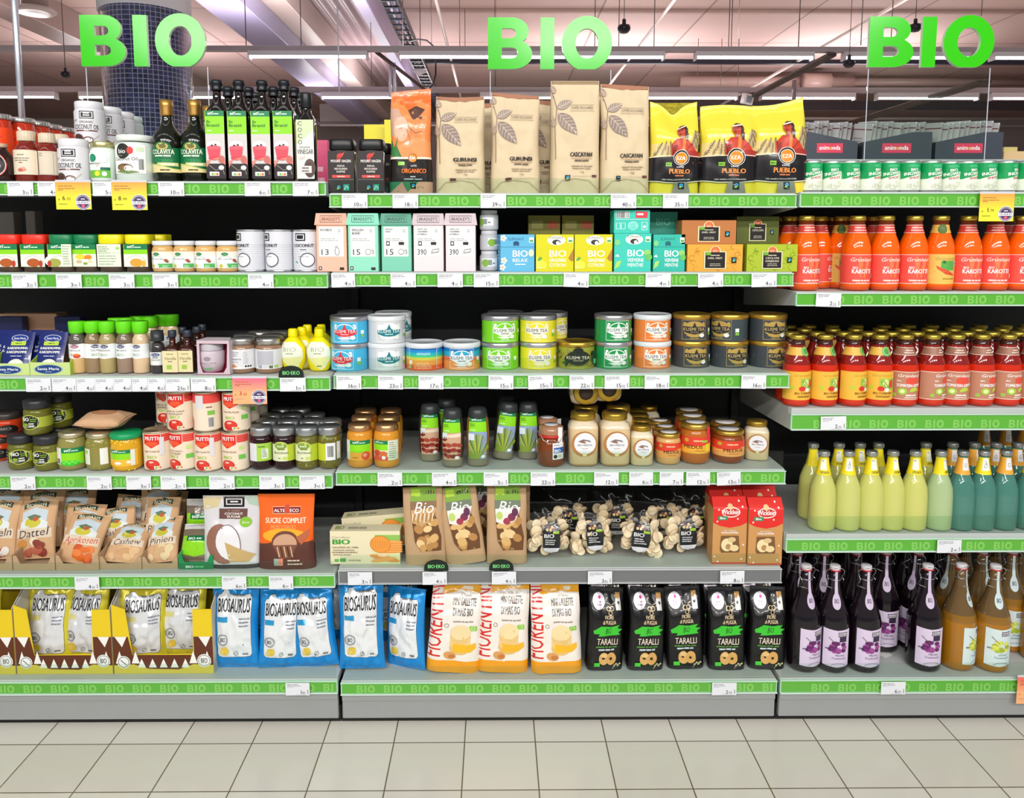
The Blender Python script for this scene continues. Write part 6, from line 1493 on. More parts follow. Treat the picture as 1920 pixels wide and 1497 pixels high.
for j, u in enumerate((222, 240, 262, 285, 308, 325)): put(k, u, 'L3', 0.11 + 0.045 * (j // 2) + (0.005 if j % 2 else 0), 'green capped spice bottle in the dark rows behind, %s counted from the left' % ORD[j], group='green capped spice bottles behind')
def art_pn(a): a.rect(-120, 0, 120, 100, '#dfe3e0'); a.ell(0, 80, 30, '#3a4a7a', ry=13); a.text('Drogheria', 0, 76, 9, '#fff', w=40); a.bars(0, 54, 56, 1, 7, 9, '#555', al='c'); a.line([(-36, 40), (36, 40)], 3, '#333'); a.ell(0, 14, 30, '#eef0ea', ry=10)
W, H = dims(284, 311, 619, 'L3', 702)
k = vessel('spice_bottle', 'bottle', W, H, [(0, 0), (90, 1), (98, 4), (98, 50), (88, 62), (70, 70), (0, 76)], '#3a3436', [(0, 74), (84, 74), (88, 76), (84, 98), (0, 100)], '#2c3034', 'plastic', [('label', 20, 50, art_pn)], bodyname='glass_bottle', capname='cap')
put(k, 298, 'L3', 702, 'small peppercorn bottle with dark grey cap, right of the green capped ones')
def art_van(a): a.rect(-47, 0, 47, 100, '#e3d7a8'); a.bars(0, 82, 64, 1, 5, 9, '#a89a6a', al='c'); a.text('Vanille', 0, 58, 13, '#5a4a2a', w=74, sh=.3); a.bars(0, 48, 40, 1, 4, 8, '#7a6a3a', al='c'); a.rect(-22, 14, 10, 34, '#9cc24a')
W, H = dims(311, 341, 620, 'L3', 702)
k = vessel('vanilla_bottle', 'bottle', W, H, [(0, 0, 5), (92, 0.6, 5), (96, 3, 5), (96, 56, 5), (86, 60, 4), (42, 66, 2), (36, 70, 2), (36, 84, 2), (0, 85, 2)], '#3a120a', [(0, 84), (46, 84), (50, 86), (50, 98), (44, 100), (0, 100)], '#2f3540', 'plastic', [('label', 4, 54, art_van)], sq=5, bodyname='glass_bottle', capname='cap', seg=40)
put(k, 326, 'L3', 702, 'small vanilla bottle with cream label, left one of the front pair'); put(k, 354, 'L3', 702, 'small vanilla bottle with cream label, right one of the front pair, beside the windowed box', yadd=0.004)
for u, y, l in ((345, 0.10, 'left'), (372, 0.11, 'middle'), (382, 0.17, 'rearmost')): put(k, u, 'L3', y, 'dark vanilla bottle in the shade behind the front pair, %s one' % l, group='vanilla bottles in the shade')
# box with a window and a jar inside
W, H = dims(371, 432, 634, 'L3', 702)
root = empty('gift_carton'); t = 0.0016; mbs = MB()
fr = [(-W / 2, 0), (W / 2, 0), (W / 2, H), (-W / 2, H)]; hol = [(-W * 0.34, H * 0.06), (W * 0.30, H * 0.06), (W * 0.40, H * 0.22), (W * 0.44, H * 0.9), (-W * 0.42, H * 0.9), (-W * 0.42, H * 0.3)]
T = tessellate_polygon([[Vector((p[0], p[1], 0)) for p in fr], [Vector((p[0], p[1], 0)) for p in hol]]); P = fr + hol
mb = MB(); mb.add([(p[0], 0, p[1]) for p in P], [tuple(t_) for t_ in T], '#cfb8c2', 0, False); mb.add([(p[0], t, p[1]) for p in P], [tuple(t_)[::-1] for t_ in T], '#c9355a', 0, False); part(mb, 'window_front', 'print', root)
mb = MB(); box(mb, -W / 2, -W / 2 + t, t, 0.06, 0, H, '#c9a8b6'); box(mb, W / 2 - t, W / 2, t, 0.06, 0, H, '#c9c2ca'); box(mb, -W / 2, W / 2, 0.06, 0.06 + t, 0, H, '#b02a50'); part(mb, 'side_panels', 'print', root)
mb = MB(); box(mb, -W / 2, W / 2, 0, 0.06 + t, H - t, H, '#d9cdd4'); part(mb, 'top_panel', 'print', root)
mb = MB(); box(mb, -W / 2, W / 2, 0, 0.06 + t, 0, t, '#b5506e'); part(mb, 'base_panel', 'print', root)
root.location = (x_at(401, .012, SZ['L3']), 0.013, SZ['L3'] + .0004); root.rotation_euler = (0, 0, math.radians(-4)); tag(root, 'pink edged carton with a large window, holding a pale jar', 'box')
def art_nas(a): a.ell(0, 66, 11, '#9a8a96', ry=13); a.text('NASCITA', 0, 34, 10, '#8a7a88', w=58); a.bars(0, 24, 40, 1, 3, 8, '#b0a2ae', al='c'); a.ell(2, 8, 14, '#6ab86a', ry=6)
k = vessel('cosmetic_jar', 'jar', W * 0.80, H * 0.90, [(0, 0), (60, 1), (80, 6), (94, 30), (98, 66), (92, 71), (0, 72)], '#cfc2cc', [(0, 72), (86, 72), (88, 74), (88, 97), (82, 100), (0, 100)], '#c4c0c6', 'plastic', [('label', 12, 66, art_nas)], mat='cloudy')
put(k, 398, 'L3', 0.0165, 'pale cosmetic jar standing inside the windowed carton', zoff=0.002)
def art_hz(back):
    def f(a):
        a.rect(-140, 0, 140, 100, '#dfdfe2'); a.rect(-140, 0, 140, 10, '#eceae6')
        if back: a.rect(-34, 22, 30, 92, '#b9b9c2'); a.rect(-28, 4, -12, 20, '#9aa8b8'); a.rect(-8, 4, 10, 20, '#d0d2d2'); a.rect(14, 4, 28, 18, '#5a6a4a'); a.leaf(42, 12, 16, '#9cc24a')
        else: a.bars(-34, 84, 36, 3, 3, 9, '#8a8a94', seed=2); a.text('NOISETTE', -8, 46, 7, '#4a4640', w=36, bold=.02); a.bars(-30, 34, 44, 1, 4, 8, '#a8a4a0'); a.poly([(-48, 8), (-20, 26), (-4, 12), (-30, 4)], '#d08a4a'); a.bars(18, 84, 20, 8, 3, 8, '#b4b4bc', seed=4); a.rect(20, 6, 48, 22, '#eef0ee'); a.ell(26, 14, 4, '#333'); a.ell(35, 14, 4, '#333'); a.ell(44, 14, 4, '#333')
    return f
W, H = dims(431, 480, 634, 'L3', 702)
def hz(b_): return vessel('nut_butter_jar', 'jar', W, H, [(0, 0), (88, 1), (98, 7), (99, 68), (94, 76), (84, 81), (0, 83)], '#96745a', [(0, 82), (84, 82), (90, 83), (90, 97), (84, 100), (0, 100)], '#b9b6b2', 'metal', [('label', 14, 70, art_hz(b_))])
kh1 = hz(False); kh2 = hz(True)
put(kh1, 456, 'L3', 702, 'nut butter jar with silver lid, left one, label text forward'); put(kh2, 505, 'L3', 702, 'nut butter jar with silver lid, right one, grey back label forward')
for j, (u, y) in enumerate(((462, 0.095), (513, 0.095), (488, 0.165), (525, 0.168))): put(kh2 if j % 2 else kh1, u, 'L3', y, 'nut butter jar behind the front pair, %s of four dim lids' % ORD[j], group='nut butter jars behind')
def art_lem(a): a.poly([(-30, 92), (20, 92), (38, 70), (40, 40), (24, 10), (10, 0), (-4, 10), (-30, 40), (-40, 66)], '#e9eeda'); a.text('BIO', 0, 62, 13, '#fff', w=40, bold=.03); a.poly([(-30, 40), (38, 46), (30, 24), (8, 2), (-4, 10)], '#dfe39a'); a.text('BIO', 0, 62, 13, '#9fb07a', w=38); a.bars(0, 54, 30, 1, 3, 8, '#9aa87a', al='c'); a.bars(4, 12, 20, 1, 4, 8, '#6a8a3a', al='c')
W, H = dims(575, 624, 617, 'L3', 700)
k_lem = vessel('lemon_bottle', 'bottle', W, H, [(0, 0), (60, 1), (76, 6), (92, 24), (98, 44), (92, 58), (70, 70), (44, 77), (36, 80), (0, 81)], '#f2e30c', [(0, 80), (30, 80), (34, 81), (36, 84), (34, 97), (28, 100), (0, 100)], '#f6e600', 'plastic', [('label', 4, 76, art_lem)], mat='plastic', bodyname='squeeze_body', capname='cap', dep=0.8)
put(k_lem, 551, 'L3', 699, 'yellow lemon juice squeeze bottle behind the BIO EKO marker', rz=-8); put(k_lem, 600, 'L3', 699, 'yellow lemon juice squeeze bottle at the end of the left bay')
for j, (u, y) in enumerate(((568, 0.085), (606, 0.08), (578, 0.14), (604, 0.145))): put(k_lem, u - (6 if j == 1 else 0), 'L3', y, 'yellow lemon juice bottle behind the front pair, %s of four' % ORD[j], group='lemon juice bottles behind')

# ================================================================ THIRD SHELF, middle bay: tea tins
def art_tin(bg, frame, logo, ink, sub='#6a6a6a', off=0, cart=True, oval=None, red=None, leafs=True):
    def f(a):
        a.rect(-150, 0, 150, 100, bg) if not isinstance(bg, (list, tuple)) else [a.rect(-150, y0, 150, y1, c) for y0, y1, c in bg]
        o = off
        a.line([(-30 + o, 8), (34 + o, 8), (34 + o, 92), (-30 + o, 92), (-30 + o, 8)], 1.2, frame)
        if oval: a.ell(2 + o, 54, 30, oval, ry=34)
        else: a.ring(2 + o, 56, 25, 2.5, frame, ry=30)
        for sx in (-1, 1): a.ell(2 + o + sx * 25, 78, 4, frame, ry=6); a.ell(2 + o + sx * 27, 68, 3, frame, ry=7)
        if red: a.poly([(-28 + o, 58), (-10 + o, 60), (2 + o, 66), (14 + o, 60), (32 + o, 58), (32 + o, 42), (16 + o, 32), (2 + o, 30), (-12 + o, 32), (-28 + o, 42)], red)
        else: a.poly([(-28 + o, 66), (-6 + o, 64), (10 + o, 64), (32 + o, 66), (32 + o, 44), (20 + o, 36), (2 + o, 30), (-16 + o, 36), (-28 + o, 44)], logo)
        a.poly([(-3 + o, 64), (7 + o, 64), (4 + o, 76), (2 + o, 84), (0 + o, 76)], logo if not red else red)
        a.text('KUSMI TEA', 2 + o, 46, 14, ink, w=56, bold=.005); a.bars(2 + o, 38, 30, 1, 3.5, 8, sub, al='c')
        a.poly([(-20 + o, 26), (24 + o, 26), (10 + o, 18), (-6 + o, 18)], frame); a.ell(22 + o, 26, 7, '#e8eee8', ry=9) if leafs else None
        a.bars(2 + o, 12, 34, 1, 2.5, 8, frame, al='c')
        a.rect(44 + o, 40, 54 + o, 56, '#eef4ea'); a.rect(44 + o, 26, 54 + o, 38, '#7cc243')
    return f
W, H = dims(1187, 1257, 637, 'M3', 692)
def tin(art, lidc, lm='metal', off=0):
    return vessel('tea_tin', 'tea tin', W, H, [(0, 0), (93, 0.3), (96, 2), (96, 86), (0, 86)], '#888', [(0, 79), (98, 79), (100, 81), (100, 95), (96, 97.5), (91, 98), (90, 96.6), (0, 96.6)], lidc, lm, [('label', 0.5, 84, art, 'tin')], mat='metal', bodyname='tin_body', seg=36)
RAIN = [(0, 22, '#e8602c'), (22, 44, '#f0a040'), (44, 56, '#d9cf4a'), (56, 66, '#3fc48a'), (66, 76, '#20b4c4'), (76, 88, '#1f8ed0'), (88, 100, '#1a5fae')]
RAIN2 = [(0, 38, '#f09a4a'), (38, 56, '#e0704a'), (56, 68, '#3a9ed0'), (68, 80, '#28a8c8'), (80, 100, '#1d74bc')]
def art_rain(a):
    for y0, y1, c in RAIN: a.rect(-150, y0, 150, y1, c)
    a.bars(2, 74, 50, 2, 2, 6, '#dff0f4', al='c'); a.bars(0, 30, 50, 4, 2.5, 7, '#f6d8a8', al='c'); a.ell(-34, 34, 6, '#f4f0e6', ry=9); a.ell(-36, 14, 5, '#7cc243', ry=8)
    a.line([(-46, 8), (-38, 8), (-38, 92), (-46, 92)], 1.2, '#e6eef4'); a.line([(46, 8), (38, 8), (38, 92), (46, 92)], 1.2, '#e6eef4')
ART_OR = art_tin('#e8823c', '#f6ead8', '#fbf3e8', '#27486e')
def art_or2(a):
    ART_OR(a)
art_jungle0 = art_tin('#2a3a20', '#c9a84a', '#3a4430', '#d8d2b8')
def art_jungle(a):
    a.rect(-150, 0, 150, 100, '#9aa03a')
    rnd = random.Random(3)
    for q in range(34): leafshape(a, rnd.uniform(-60, 60), rnd.uniform(18, 80), 15, 4, rnd.uniform(0, 360), rnd.choice(('#d9c23a', '#2f7a3a', '#1f4a2a', '#5a9a3a', '#e8d86a')), '#1a2a18')
    a.ell(0, 52, 27, '#1e2a1c', ry=32); a.ell(0, 84, 11, '#16201a', ry=12); a.text('KUSMI TEA', 0, 46, 13, '#e4e0c8', w=52, bold=.005); a.bars(0, 38, 32, 1, 3.5, 8, '#9a9a7a', al='c'); a.rect(34, 20, 50, 80, '#18301e'); a.rect(38, 24, 46, 44, '#4cc07a')
TN = {
 'blue': tin(art_tin('#3fb2dc', '#e4f2f8', '#d8303a', '#f2f2f2', '#f4c8c8', off=-16, red='#d8303a'), '#b4b4ba'),
 'white': tin(art_tin('#cfd3d8', '#f4f6f8', '#157a86', '#eef6f6', '#cfe6e6', off=10, oval='#eef2f4', red='#157a86'), '#e2e6ea', 'plastic'),
 'rain': tin(art_rain, '#d8dce2', 'plastic'),
 'rain2': tin(art_tin(RAIN2, '#e8f2f6', '#e9eff2', '#1f3a5e'), '#d8dce2', 'plastic'),
 'lime': tin(art_tin('#76d01c', '#e6f4dc', '#eaf4e4', '#2a4a5a'), '#b4b4ba'),
 'yellow': tin(art_tin('#e6dc2e', '#f2eec0', '#ece8d8', '#44506a'), '#c4c4c8'),
 'jungle': tin(art_jungle, '#c9a545'),
 'green': tin(art_tin('#14934c', '#e8f2ea', '#f2f8f2', '#1b5a3e'), '#b9bbc0'),
 'orange': tin(ART_OR, '#e0e4ea', 'plastic'),
 'coal': tin(art_tin('#3c4248', '#b99a4e', '#2a2c30', '#d0b878', '#8a7a50', oval='#b99a4e'), '#cfa648'),
 'coal2': tin(art_tin('#3f4a50', '#b99a4e', '#2a2c30', '#d0b878', '#8a7a50', off=-42, oval='#b99a4e'), '#cfa648'),
}
cols = [(656, 'blue', 'sky blue', 2), (726, 'white', 'pale silver', 2), (796, 'rain', 'rainbow striped', 1), (866, 'rain2', 'blue to orange striped', 1), (938, 'lime', 'lime green', 2), (1009, 'yellow', 'yellow', 2), (1080, 'jungle', 'jungle leaf patterned', 1), (1149, 'green', 'dark green', 2), (1222, 'orange', 'orange', 2)]
for u, kx, nm, n in cols:
    b_ = 697 - (u - 656) * 0.008
    put(TN[kx], u, 'M3', b_, '%s tea tin standing on the shelf%s' % (nm, ', below its twin' if n == 2 else ', alone without one on top'), rz=(0 if u != 938 else -8), group='tea tins')
    if n == 2: put(TN[kx], u, 'M3', b_, '%s tea tin, upper one of the front stack' % nm, rz=(0, -10, 12, 6, 4, -6)[int(u) % 6], zoff=H * 0.982, group='tea tins')
for i, (u, kx) in enumerate(((1295, 'coal'), (1366, 'coal2'), (1438, 'coal'))):
    w_ = ('left', 'middle', 'right')[i]
    put(TN['coal'], u, 'M3', 691, 'charcoal tea tin with gold lid, lower one of the %s stack' % w_, rz=(0, 12, 16)[i], group='charcoal tea tins'); put(TN[kx], u, 'M3', 691, 'charcoal tea tin with gold lid, upper one of the %s stack' % w_, rz=(-6, 0, 4)[i], zoff=H * 0.982, group='charcoal tea tins')
for u, kx, y, nm in ((668, 'blue', 0.14, 'sky blue'), (738, 'white', 0.125, 'pale silver'), (948, 'lime', 0.13, 'lime green'), (1030, 'yellow', 0.12, 'yellow')):
    put(TN[kx], u, 'M3', y, '%s tea tin in the second row, lower one behind the front stack' % nm, rz=50, group='tea tins in the second row'); put(TN[kx], u, 'M3', y, '%s tea tin in the second row, upper one peeping out behind the stack' % nm, rz=40, zoff=H * 0.982, group='tea tins in the second row')

# ================================================================ FOURTH SHELF, left bay
def art_pas(off):
    def f(a):
        o = off; a.rect(-140, 14, 140, 78, '#a8b43a'); a.rect(-140, 0, -90, 90, '#1b1c16'); a.ell(0 + o, 48, 36, '#c8d44a', ry=46); a.ell(0 + o, 48, 34, '#171a14', ry=42)
        a.line([(-28 + o, 18), (28 + o, 18), (32 + o, 76), (-26 + o, 82), (-28 + o, 18)], 1.6, '#e4e8dc'); a.text('BIO', -14 + o, 56, 20, '#f2f4ea', w=28, bold=.04); a.bars(4 + o, 64, 22, 2, 6, 12, '#7fa02a', seed=2); a.ell(-14 + o, 32, 10, '#8aa82c', ry=10); a.bars(-2 + o, 36, 26, 2, 7, 13, '#e0e4d8', seed=4)
        a.rect(-60 + o, 10, -42 + o, 88, '#22241c'); a.bars(-57 + o, 70, 12, 4, 8, 18, '#b8bab0', seed=3)
    return f
W, H = dims(45, 97, 762, 'L4', 0.05, zoff=0.075); W, H0 = dims(66, 116, 816, 'L4', 886)
def paste(off, jar='#6a6a24'): return vessel('paste_jar', 'jar', W, H0, [(0, 0), (86, 1), (97, 8), (98, 40), (94, 66), (88, 74), (0, 76)], jar, [(0, 76), (90, 76), (94, 78), (94, 97), (88, 100), (0, 100)], '#2a2c30', 'plastic', [('label', 18, 64, art_pas(off))], ribs=0)
kp1 = paste(16); kp2 = paste(-4)
put(kp1, 44, 'L4', 884, 'olive paste jar with black lid and black BIO label, on the shelf at left'); put(kp2, 92, 'L4', 886, 'olive paste jar with black lid, on the shelf beside the peas paste jar')
put(kp2, 73, 'L4', 884, 'olive paste jar with black lid, riding on top of the two lower ones', zoff=H0 + .0008)
put(kp1, 112, 'L4', 0.10, 'olive paste jar with black lid in the shade, lower one at the back'); put(kp1, 112, 'L4', 0.10, 'olive paste jar with black lid in the shade, upper one at the back', zoff=H0 + .0006)
def art_os(a): a.ell(26, 40, 34, '#1a1614', ry=42); a.text('BIO', 20, 40, 22, '#8a8480', w=36, bold=.03); a.ell(-26, 30, 14, '#4a3a5a', ry=20)
W1, H1 = dims(-26, 27, 818, 'L4', 868)
k = vessel('sauce_jar', 'jar', W1, H1, [(0, 0), (86, 1), (97, 8), (98, 60), (90, 74), (0, 76)], '#c9401a', [(0, 74), (90, 74), (94, 76), (94, 97), (88, 100), (0, 100)], '#3a3430', 'plastic', [('label', 14, 64, art_os)])
put(k, 2, 'L4', 868, 'orange red sauce jar at the left edge, lower of two stacked'); put(k, 16, 'L4', 868, 'orange red sauce jar at the left edge, upper of two stacked', zoff=H1 + .0006)
def lumps(u, n, col, W, H, z0, z1, r, seed):
    mb = MB(); rnd = random.Random(seed)
    for i in range(n):
        a_ = rnd.uniform(-1.5, 1.5); z = rnd.uniform(z0, z1); q = r * rnd.uniform(.8, 1.15); rr = W / 2 * 0.985 - q + 0.0004
        x, y = rr * math.sin(a_), -rr * math.cos(a_)
        lathe(mb, [(0, -q), (q * .7, -q * .7), (q, 0), (q * .7, q * .7), (0, q)], rnd.choice(col), 8, x, y); n0 = 8 * 3 + 2
        mb.V[-n0:] = [Vector((v[0] - 0.35 * (v[0] - x) * abs(math.sin(a_)), v[1], v[2] + z)) for v in mb.V[-n0:]]
    return mb
def art_pea(kind):
    def f(a):
        if kind == 'paste': a.rect(-44, 0, -16, 100, '#e6e4dc'); a.barcode(-30, 20, 18, 30, n=7); greenbrand(a, -16, 0, 60, 100, 0.70); a.ell(14, 8, 34, '#3fbf2a', ry=16); [a.ell(-6 + q * 9, 10 + (q % 2) * 8, 5, '#6ae04a', ry=7) for q in range(7)]
        elif kind == 'peas': a.rect(-46, 0, -14, 96, '#e4e8d8'); a.leaf(-32, 76, 18); a.rect(20, 0, 46, 100, '#e9ebe6')
        else: a.rect(-50, 0, 60, 100, '#f0b83a'); greenbrand(a, -42, 40, 46, 100, 0.62); a.rect(36, 0, 50, 100, '#e6e8dc'); a.ell(-4, 18, 12, '#f2eee4', ry=9); a.ell(30, 24, 7, '#f2eee4', ry=9)
    return f
W, H = dims(111, 164, 810, 'L4', 886)
PJ = [(0, 0), (84, 1), (96, 6), (99, 14), (99, 60), (96, 72), (86, 82), (82, 86), (0, 88)]
PC = [(0, 86), (86, 86), (90, 87.5), (90, 96), (84, 99.5), (0, 100)]
k = vessel('vegetable_jar', 'jar', W, H, PJ, '#8f8a4a', PC, '#d2c9a8', 'metal', [('label', 18, 62, art_pea('paste'))]); put(k, 139, 'L4', 885, 'jar of peas with green label, beside the olive paste jars')
k = vessel('vegetable_jar', 'jar', W, H * 0.985, PJ, '#8a8440', PC, '#cfc6a4', 'metal', [('label', 18, 62, art_pea('peas'))]); part(lumps(0, 90, ['#8f8a3c', '#9c9646', '#827c34'], W, H, H * .06, H * .76, 0.0046, 2), 'peas', 'glass', k.root); put(k, 191, 'L4', 885, 'clear jar of loose peas with split labels, under the tan packet')
W5, H5 = dims(212, 268, 809, 'L4', 887)
k = vessel('vegetable_jar', 'jar', W5, H5, PJ, '#d9a41c', [(0, 84), (98, 84), (101, 86), (100, 95), (90, 99), (0, 100)], '#0f9a5c', 'plastic', [('label', 16, 58, art_pea('corn'))]); part(lumps(0, 80, ['#ecc02a', '#dba818', '#f2cf3a'], W5, H5, H5 * .04, H5 * .8, 0.0042, 4), 'sweetcorn', 'glass', k.root); put(k, 240, 'L4', 887, 'jar of sweetcorn with wide green lid', rz=-5)
W6 = x_at(240, .05, .87) - x_at(152, .05, .87)
kpk = bag('fish_packet', 'packet', W6, 0.10, 0.05, lambda a: (a.rect(-48, 0, 48, 100, '#d2a882'), a.ell(0, 50, 30, '#b07a56', ry=20), a.ell(10, 60, 12, '#c9906a', ry=9)), 'pillow', 8, '#d2a882', 'paper', 0.004, nu=16, nv=16)
put(kpk, 192, 'L4', 0.03, 'tan paper packet lying flat across the two gold lidded vegetable jars', zoff=H + 0.024, tx=-90, rz=-4); kpk.root.location.y = 0.085; kpk.root.location.y = 0.015; kpk.root.rotation_euler = (math.radians(-84), 0, math.radians(-4))
def art_mut(word, off=0, sticker=False, back=False):
    def f(a):
        a.rect(-150, 0, 150, 100, '#ead9c2'); o = off
        if back:
            a.rect(-150, 74, 150, 100, '#e2453f'); a.rect(-26, 60, 4, 96, '#d9d6da'); a.barcode(30, 22, 18, 26, n=8); a.rect(18, 42, 44, 54, '#7cba4a'); a.bars(14, 62, 30, 1, 3, 8, '#7a5a40'); a.ell(-52, 18, 14, '#d8342a', ry=18); return
        a.rect(30 + o, 76, 80 + o, 98, '#e8564e'); a.bars(34 + o, 90, 40, 3, 2, 6, '#c9342c', seed=2)
        a.poly([(-34 + o, 98), (28 + o, 98), (28 + o, 72), (-3 + o, 60), (-34 + o, 72)], '#d9261c'); a.ell(-3 + o, 72, 22, '#e8542c', ry=7); a.text('MUTTI', -3 + o, 82, 10, '#fff', w=48, bold=.03)
        a.text(word.split('|')[0], -2 + o, 48, 4.6, '#8a5a3a', w=62, bold=.01)
        if '|' in word: a.text(word.split('|')[1], -2 + o, 41, 4.6, '#6a4a34', w=50, bold=.01)
        a.text('BIO', -4 + o, 31, 8, '#a9c24a', w=34, bold=.03); a.ell(-4 + o, 14, 26, '#c9241a', ry=14); a.ell(0 + o, 17, 18, '#dc3a28', ry=8); a.ell(-6 + o, 21, 9, '#f0b8a8', ry=3); a.rect(4 + o, 3, 30 + o, 10, '#f2f2f0'); a.rect(8 + o, 4, 15 + o, 9, '#7cba4a'); a.rect(16 + o, 4, 21 + o, 9, '#f0c040'); a.rect(22 + o, 4, 28 + o, 9, '#e0703a')
        if off < -4: a.rect(24, 30, 50, 42, '#6cc04a'); a.rect(26, 56, 44, 66, '#c9dc8a')
        if sticker: a.rect(20, 40, 36, 90, '#dddade')
    return f
W, H = dims(322, 372, 806, 'L4', 885)
W *= 1.02
def mut(*a_): return vessel('tomato_tin', 'tin', W, H, CANB, '#c9b9a0', None, labels=[('label', 4.5, 95.5, art_mut(*a_), 'tin')], mat='metal', bodyname='tin_body')
m1 = mut('FIJNE TOMATEN', -4, True); m2 = mut('POLPA DI TOMATO|IN STUKJES', -16); m3 = mut('TOMATEN PELEES', -12); m4 = mut('', 0, False, True); m5 = mut('PULPE DE TOMATE|EN MORCEAUX', 0)
gm = 'tomato tins'
for k, u, b_, l, rz in ((m1, 298, 885, 'lower row, next to the sweetcorn jar', 6), (m2, 347, 884, 'lower row, second from the left', 0), (m1, 393, 887, 'lower row, third from the left', 0), (m3, 444, 886, 'lower row, next to the dark olive jar', 0)): put(k, u, 'L4', b_, 'beige and red tomato tin, ' + l, rz=rz, group=gm)
for k, u, b_, l, rz in ((m5, 341, 884, 'upper row, left with full front label', 0), (m4, 390, 886, 'upper row, turned to its barcode side', 0), (m3, 445, 886, 'upper row, partly behind the pink promotion card', 8)): put(k, u, 'L4', b_, 'beige and red tomato tin, ' + l, rz=rz, zoff=H + .0006, group=gm)
for k, u, y, l, zo in ((m5, 320, 0.10, 'second row, upper one left behind', 1), (m5, 320, 0.10, 'second row, lower one left behind', 0), (m3, 462, 0.105, 'second row, upper one at the right', 1), (m3, 462, 0.105, 'second row, lower one at the right', 0), (m3, 478, 0.19, 'third row, upper one at the right', 1), (m3, 478, 0.19, 'third row, lower one at the right', 0)): put(k, u, 'L4', y, 'beige and red tomato tin in the shade, ' + l, zoff=zo * (H + .0006), group=gm)
def art_ol(v):
    def f(a):
        if v == 0: a.rect(-44, 0, -5, 96, '#dcdce2'); a.rect(-6, 0, 60, 96, '#a4cf4a'); a.rect(14, 14, 40, 66, '#e4ecd8'); a.bars(16, 58, 20, 5, 4, 9, '#666'); a.bars(0, 76, 40, 1, 5, 8, '#2a5a2a')
        elif v == 3: a.rect(-50, 0, -6, 92, '#c2cc2c'); a.rect(-6, 2, 34, 96, '#e4e6e8'); a.barcode(14, 50, 24, 60, n=8); a.rect(40, 6, 60, 100, '#dcdde2')
        else:
            a.rect(-50, 0, 60, 90, '#dfe3bc'); a.rect(24, 0, 60, 90, '#b4c832'); a.ell(-4, 84, 28, '#c9d46a', ry=22); a.ell(-4, 82, 25, '#7fa03a', ry=17); a.text('bio', -4, 76, 11, '#f2f6e4', w=26, bold=.02); a.bars(-2, 62, 44, 1, 5, 8, '#5a6a3a', al='c'); a.text('BioOliven', -2, 40, 12, '#5a6a4a', w=60, bold=.01); a.bars(-14, 14, 14, 1, 5, 8, '#7a7a5a'); a.rect(4, 8, 22, 24, '#c2d66a')
    return f
W, H = dims(554, 599, 800, 'L4', 883)
def olive(v, col): return vessel('olive_jar', 'jar', W, H, [(0, 0), (84, 1), (96, 7), (98, 60), (95, 72), (86, 79), (0, 82)], col, [(0, 80), (84, 80), (90, 81), (92, 83), (92, 97), (86, 100), (0, 100)], '#aeb2b4', 'metal', [('label', 22, 66, art_ol(v))])
o1, o2, o3, o4 = olive(0, '#2a1014'), olive(1, '#2a1014'), olive(2, '#6a6628'), olive(3, '#6a6628')
part(lumps(0, 26, ['#8f9448', '#a09f52', '#7e8240'], W, H, H * .06, H * .78, 0.0075, 7), 'olives', 'glass', o3.root); part(lumps(0, 26, ['#8f9448', '#a09f52', '#7e8240'], W, H, H * .06, H * .78, 0.0075, 9), 'olives', 'glass', o4.root)
go = 'olive jars with silver lids'
put(o1, 492, 'L4', 883, 'dark olive jar with silver lid, label split white and green, beside the tomato tins', group=go); put(o2, 535, 'L4', 883, 'dark olive jar with silver lid and pale green front label', group=go); put(o3, 577, 'L4', 883, 'green olive jar with silver lid and front label forward', group=go); put(o4, 619, 'L4', 882, 'green olive jar turned to its barcode, at the end of the left bay', group=go, rz=0)
for j, (u, y) in enumerate(((502, 0.10), (543, 0.10), (584, 0.10), (622, 0.10), (512, 0.175), (550, 0.175), (592, 0.175), (530, 0.25), (566, 0.25))): put(o1 if j % 4 < 2 else o4, u, 'L4', y, 'dim olive jar behind the front four, %s counted by row from the left' % ORD[j], group='olive jars behind')
put(o1, 556, 'L4', 0.175 + 0.075, 'olive jar stacked highest at the back behind the olive jars', zoff=H + 0.001, cat='jar') if False else None

# ================================================================ FOURTH SHELF, middle bay
def art_ap(v):
    def f(a):
        if v: a.rect(-60, 0, 14, 100, '#efe6d6'); a.rect(14, 0, 60, 100, '#e2e8d2'); greenbrand(a, -50, 50, 14, 100, 0.62); a.rect(-50, 0, 14, 20, '#e8503a'); a.ell(-30, 36, 18, '#d8442c', ry=16); a.ell(-4, 32, 16, '#e8703a', ry=15); a.bars(18, 88, 28, 8, 4, 11, '#8a9a78'); a.ell(-2, 14, 7, '#fff', ry=9)
        else: a.rect(-60, 0, -34, 100, '#e2e8d2'); a.rect(-34, 0, 60, 100, '#f0a83a'); greenbrand(a, -34, 40, 50, 100, 0.66); a.ell(30, 22, 17, '#e2502c', ry=22); a.ell(26, 26, 8, '#f0a080', ry=9); a.bars(-20, 12, 30, 1, 4, 8, '#a85a1a')
    return f
W, H = dims(651, 700, 795, 'M4', 881)
def apple(v): return vessel('apple_sauce_jar', 'jar', W, H, [(0, 0), (84, 1), (96, 5), (98, 14), (98, 62), (99, 72), (94, 80), (84, 85), (0, 87)], '#d8922a', [(0, 85), (84, 85), (88, 86.5), (90, 90), (86, 98), (80, 100), (0, 100)], '#c99a6c', 'metal', [('label', 20, 66, art_ap(v))])
a0, a1 = apple(0), apple(1)
put(a0, 676, 'M4', 881, 'apple sauce jar with copper lid, left of the front pair'); put(a1, 726, 'M4', 881, 'apple sauce jar with copper lid, right of the front pair', rz=-4)
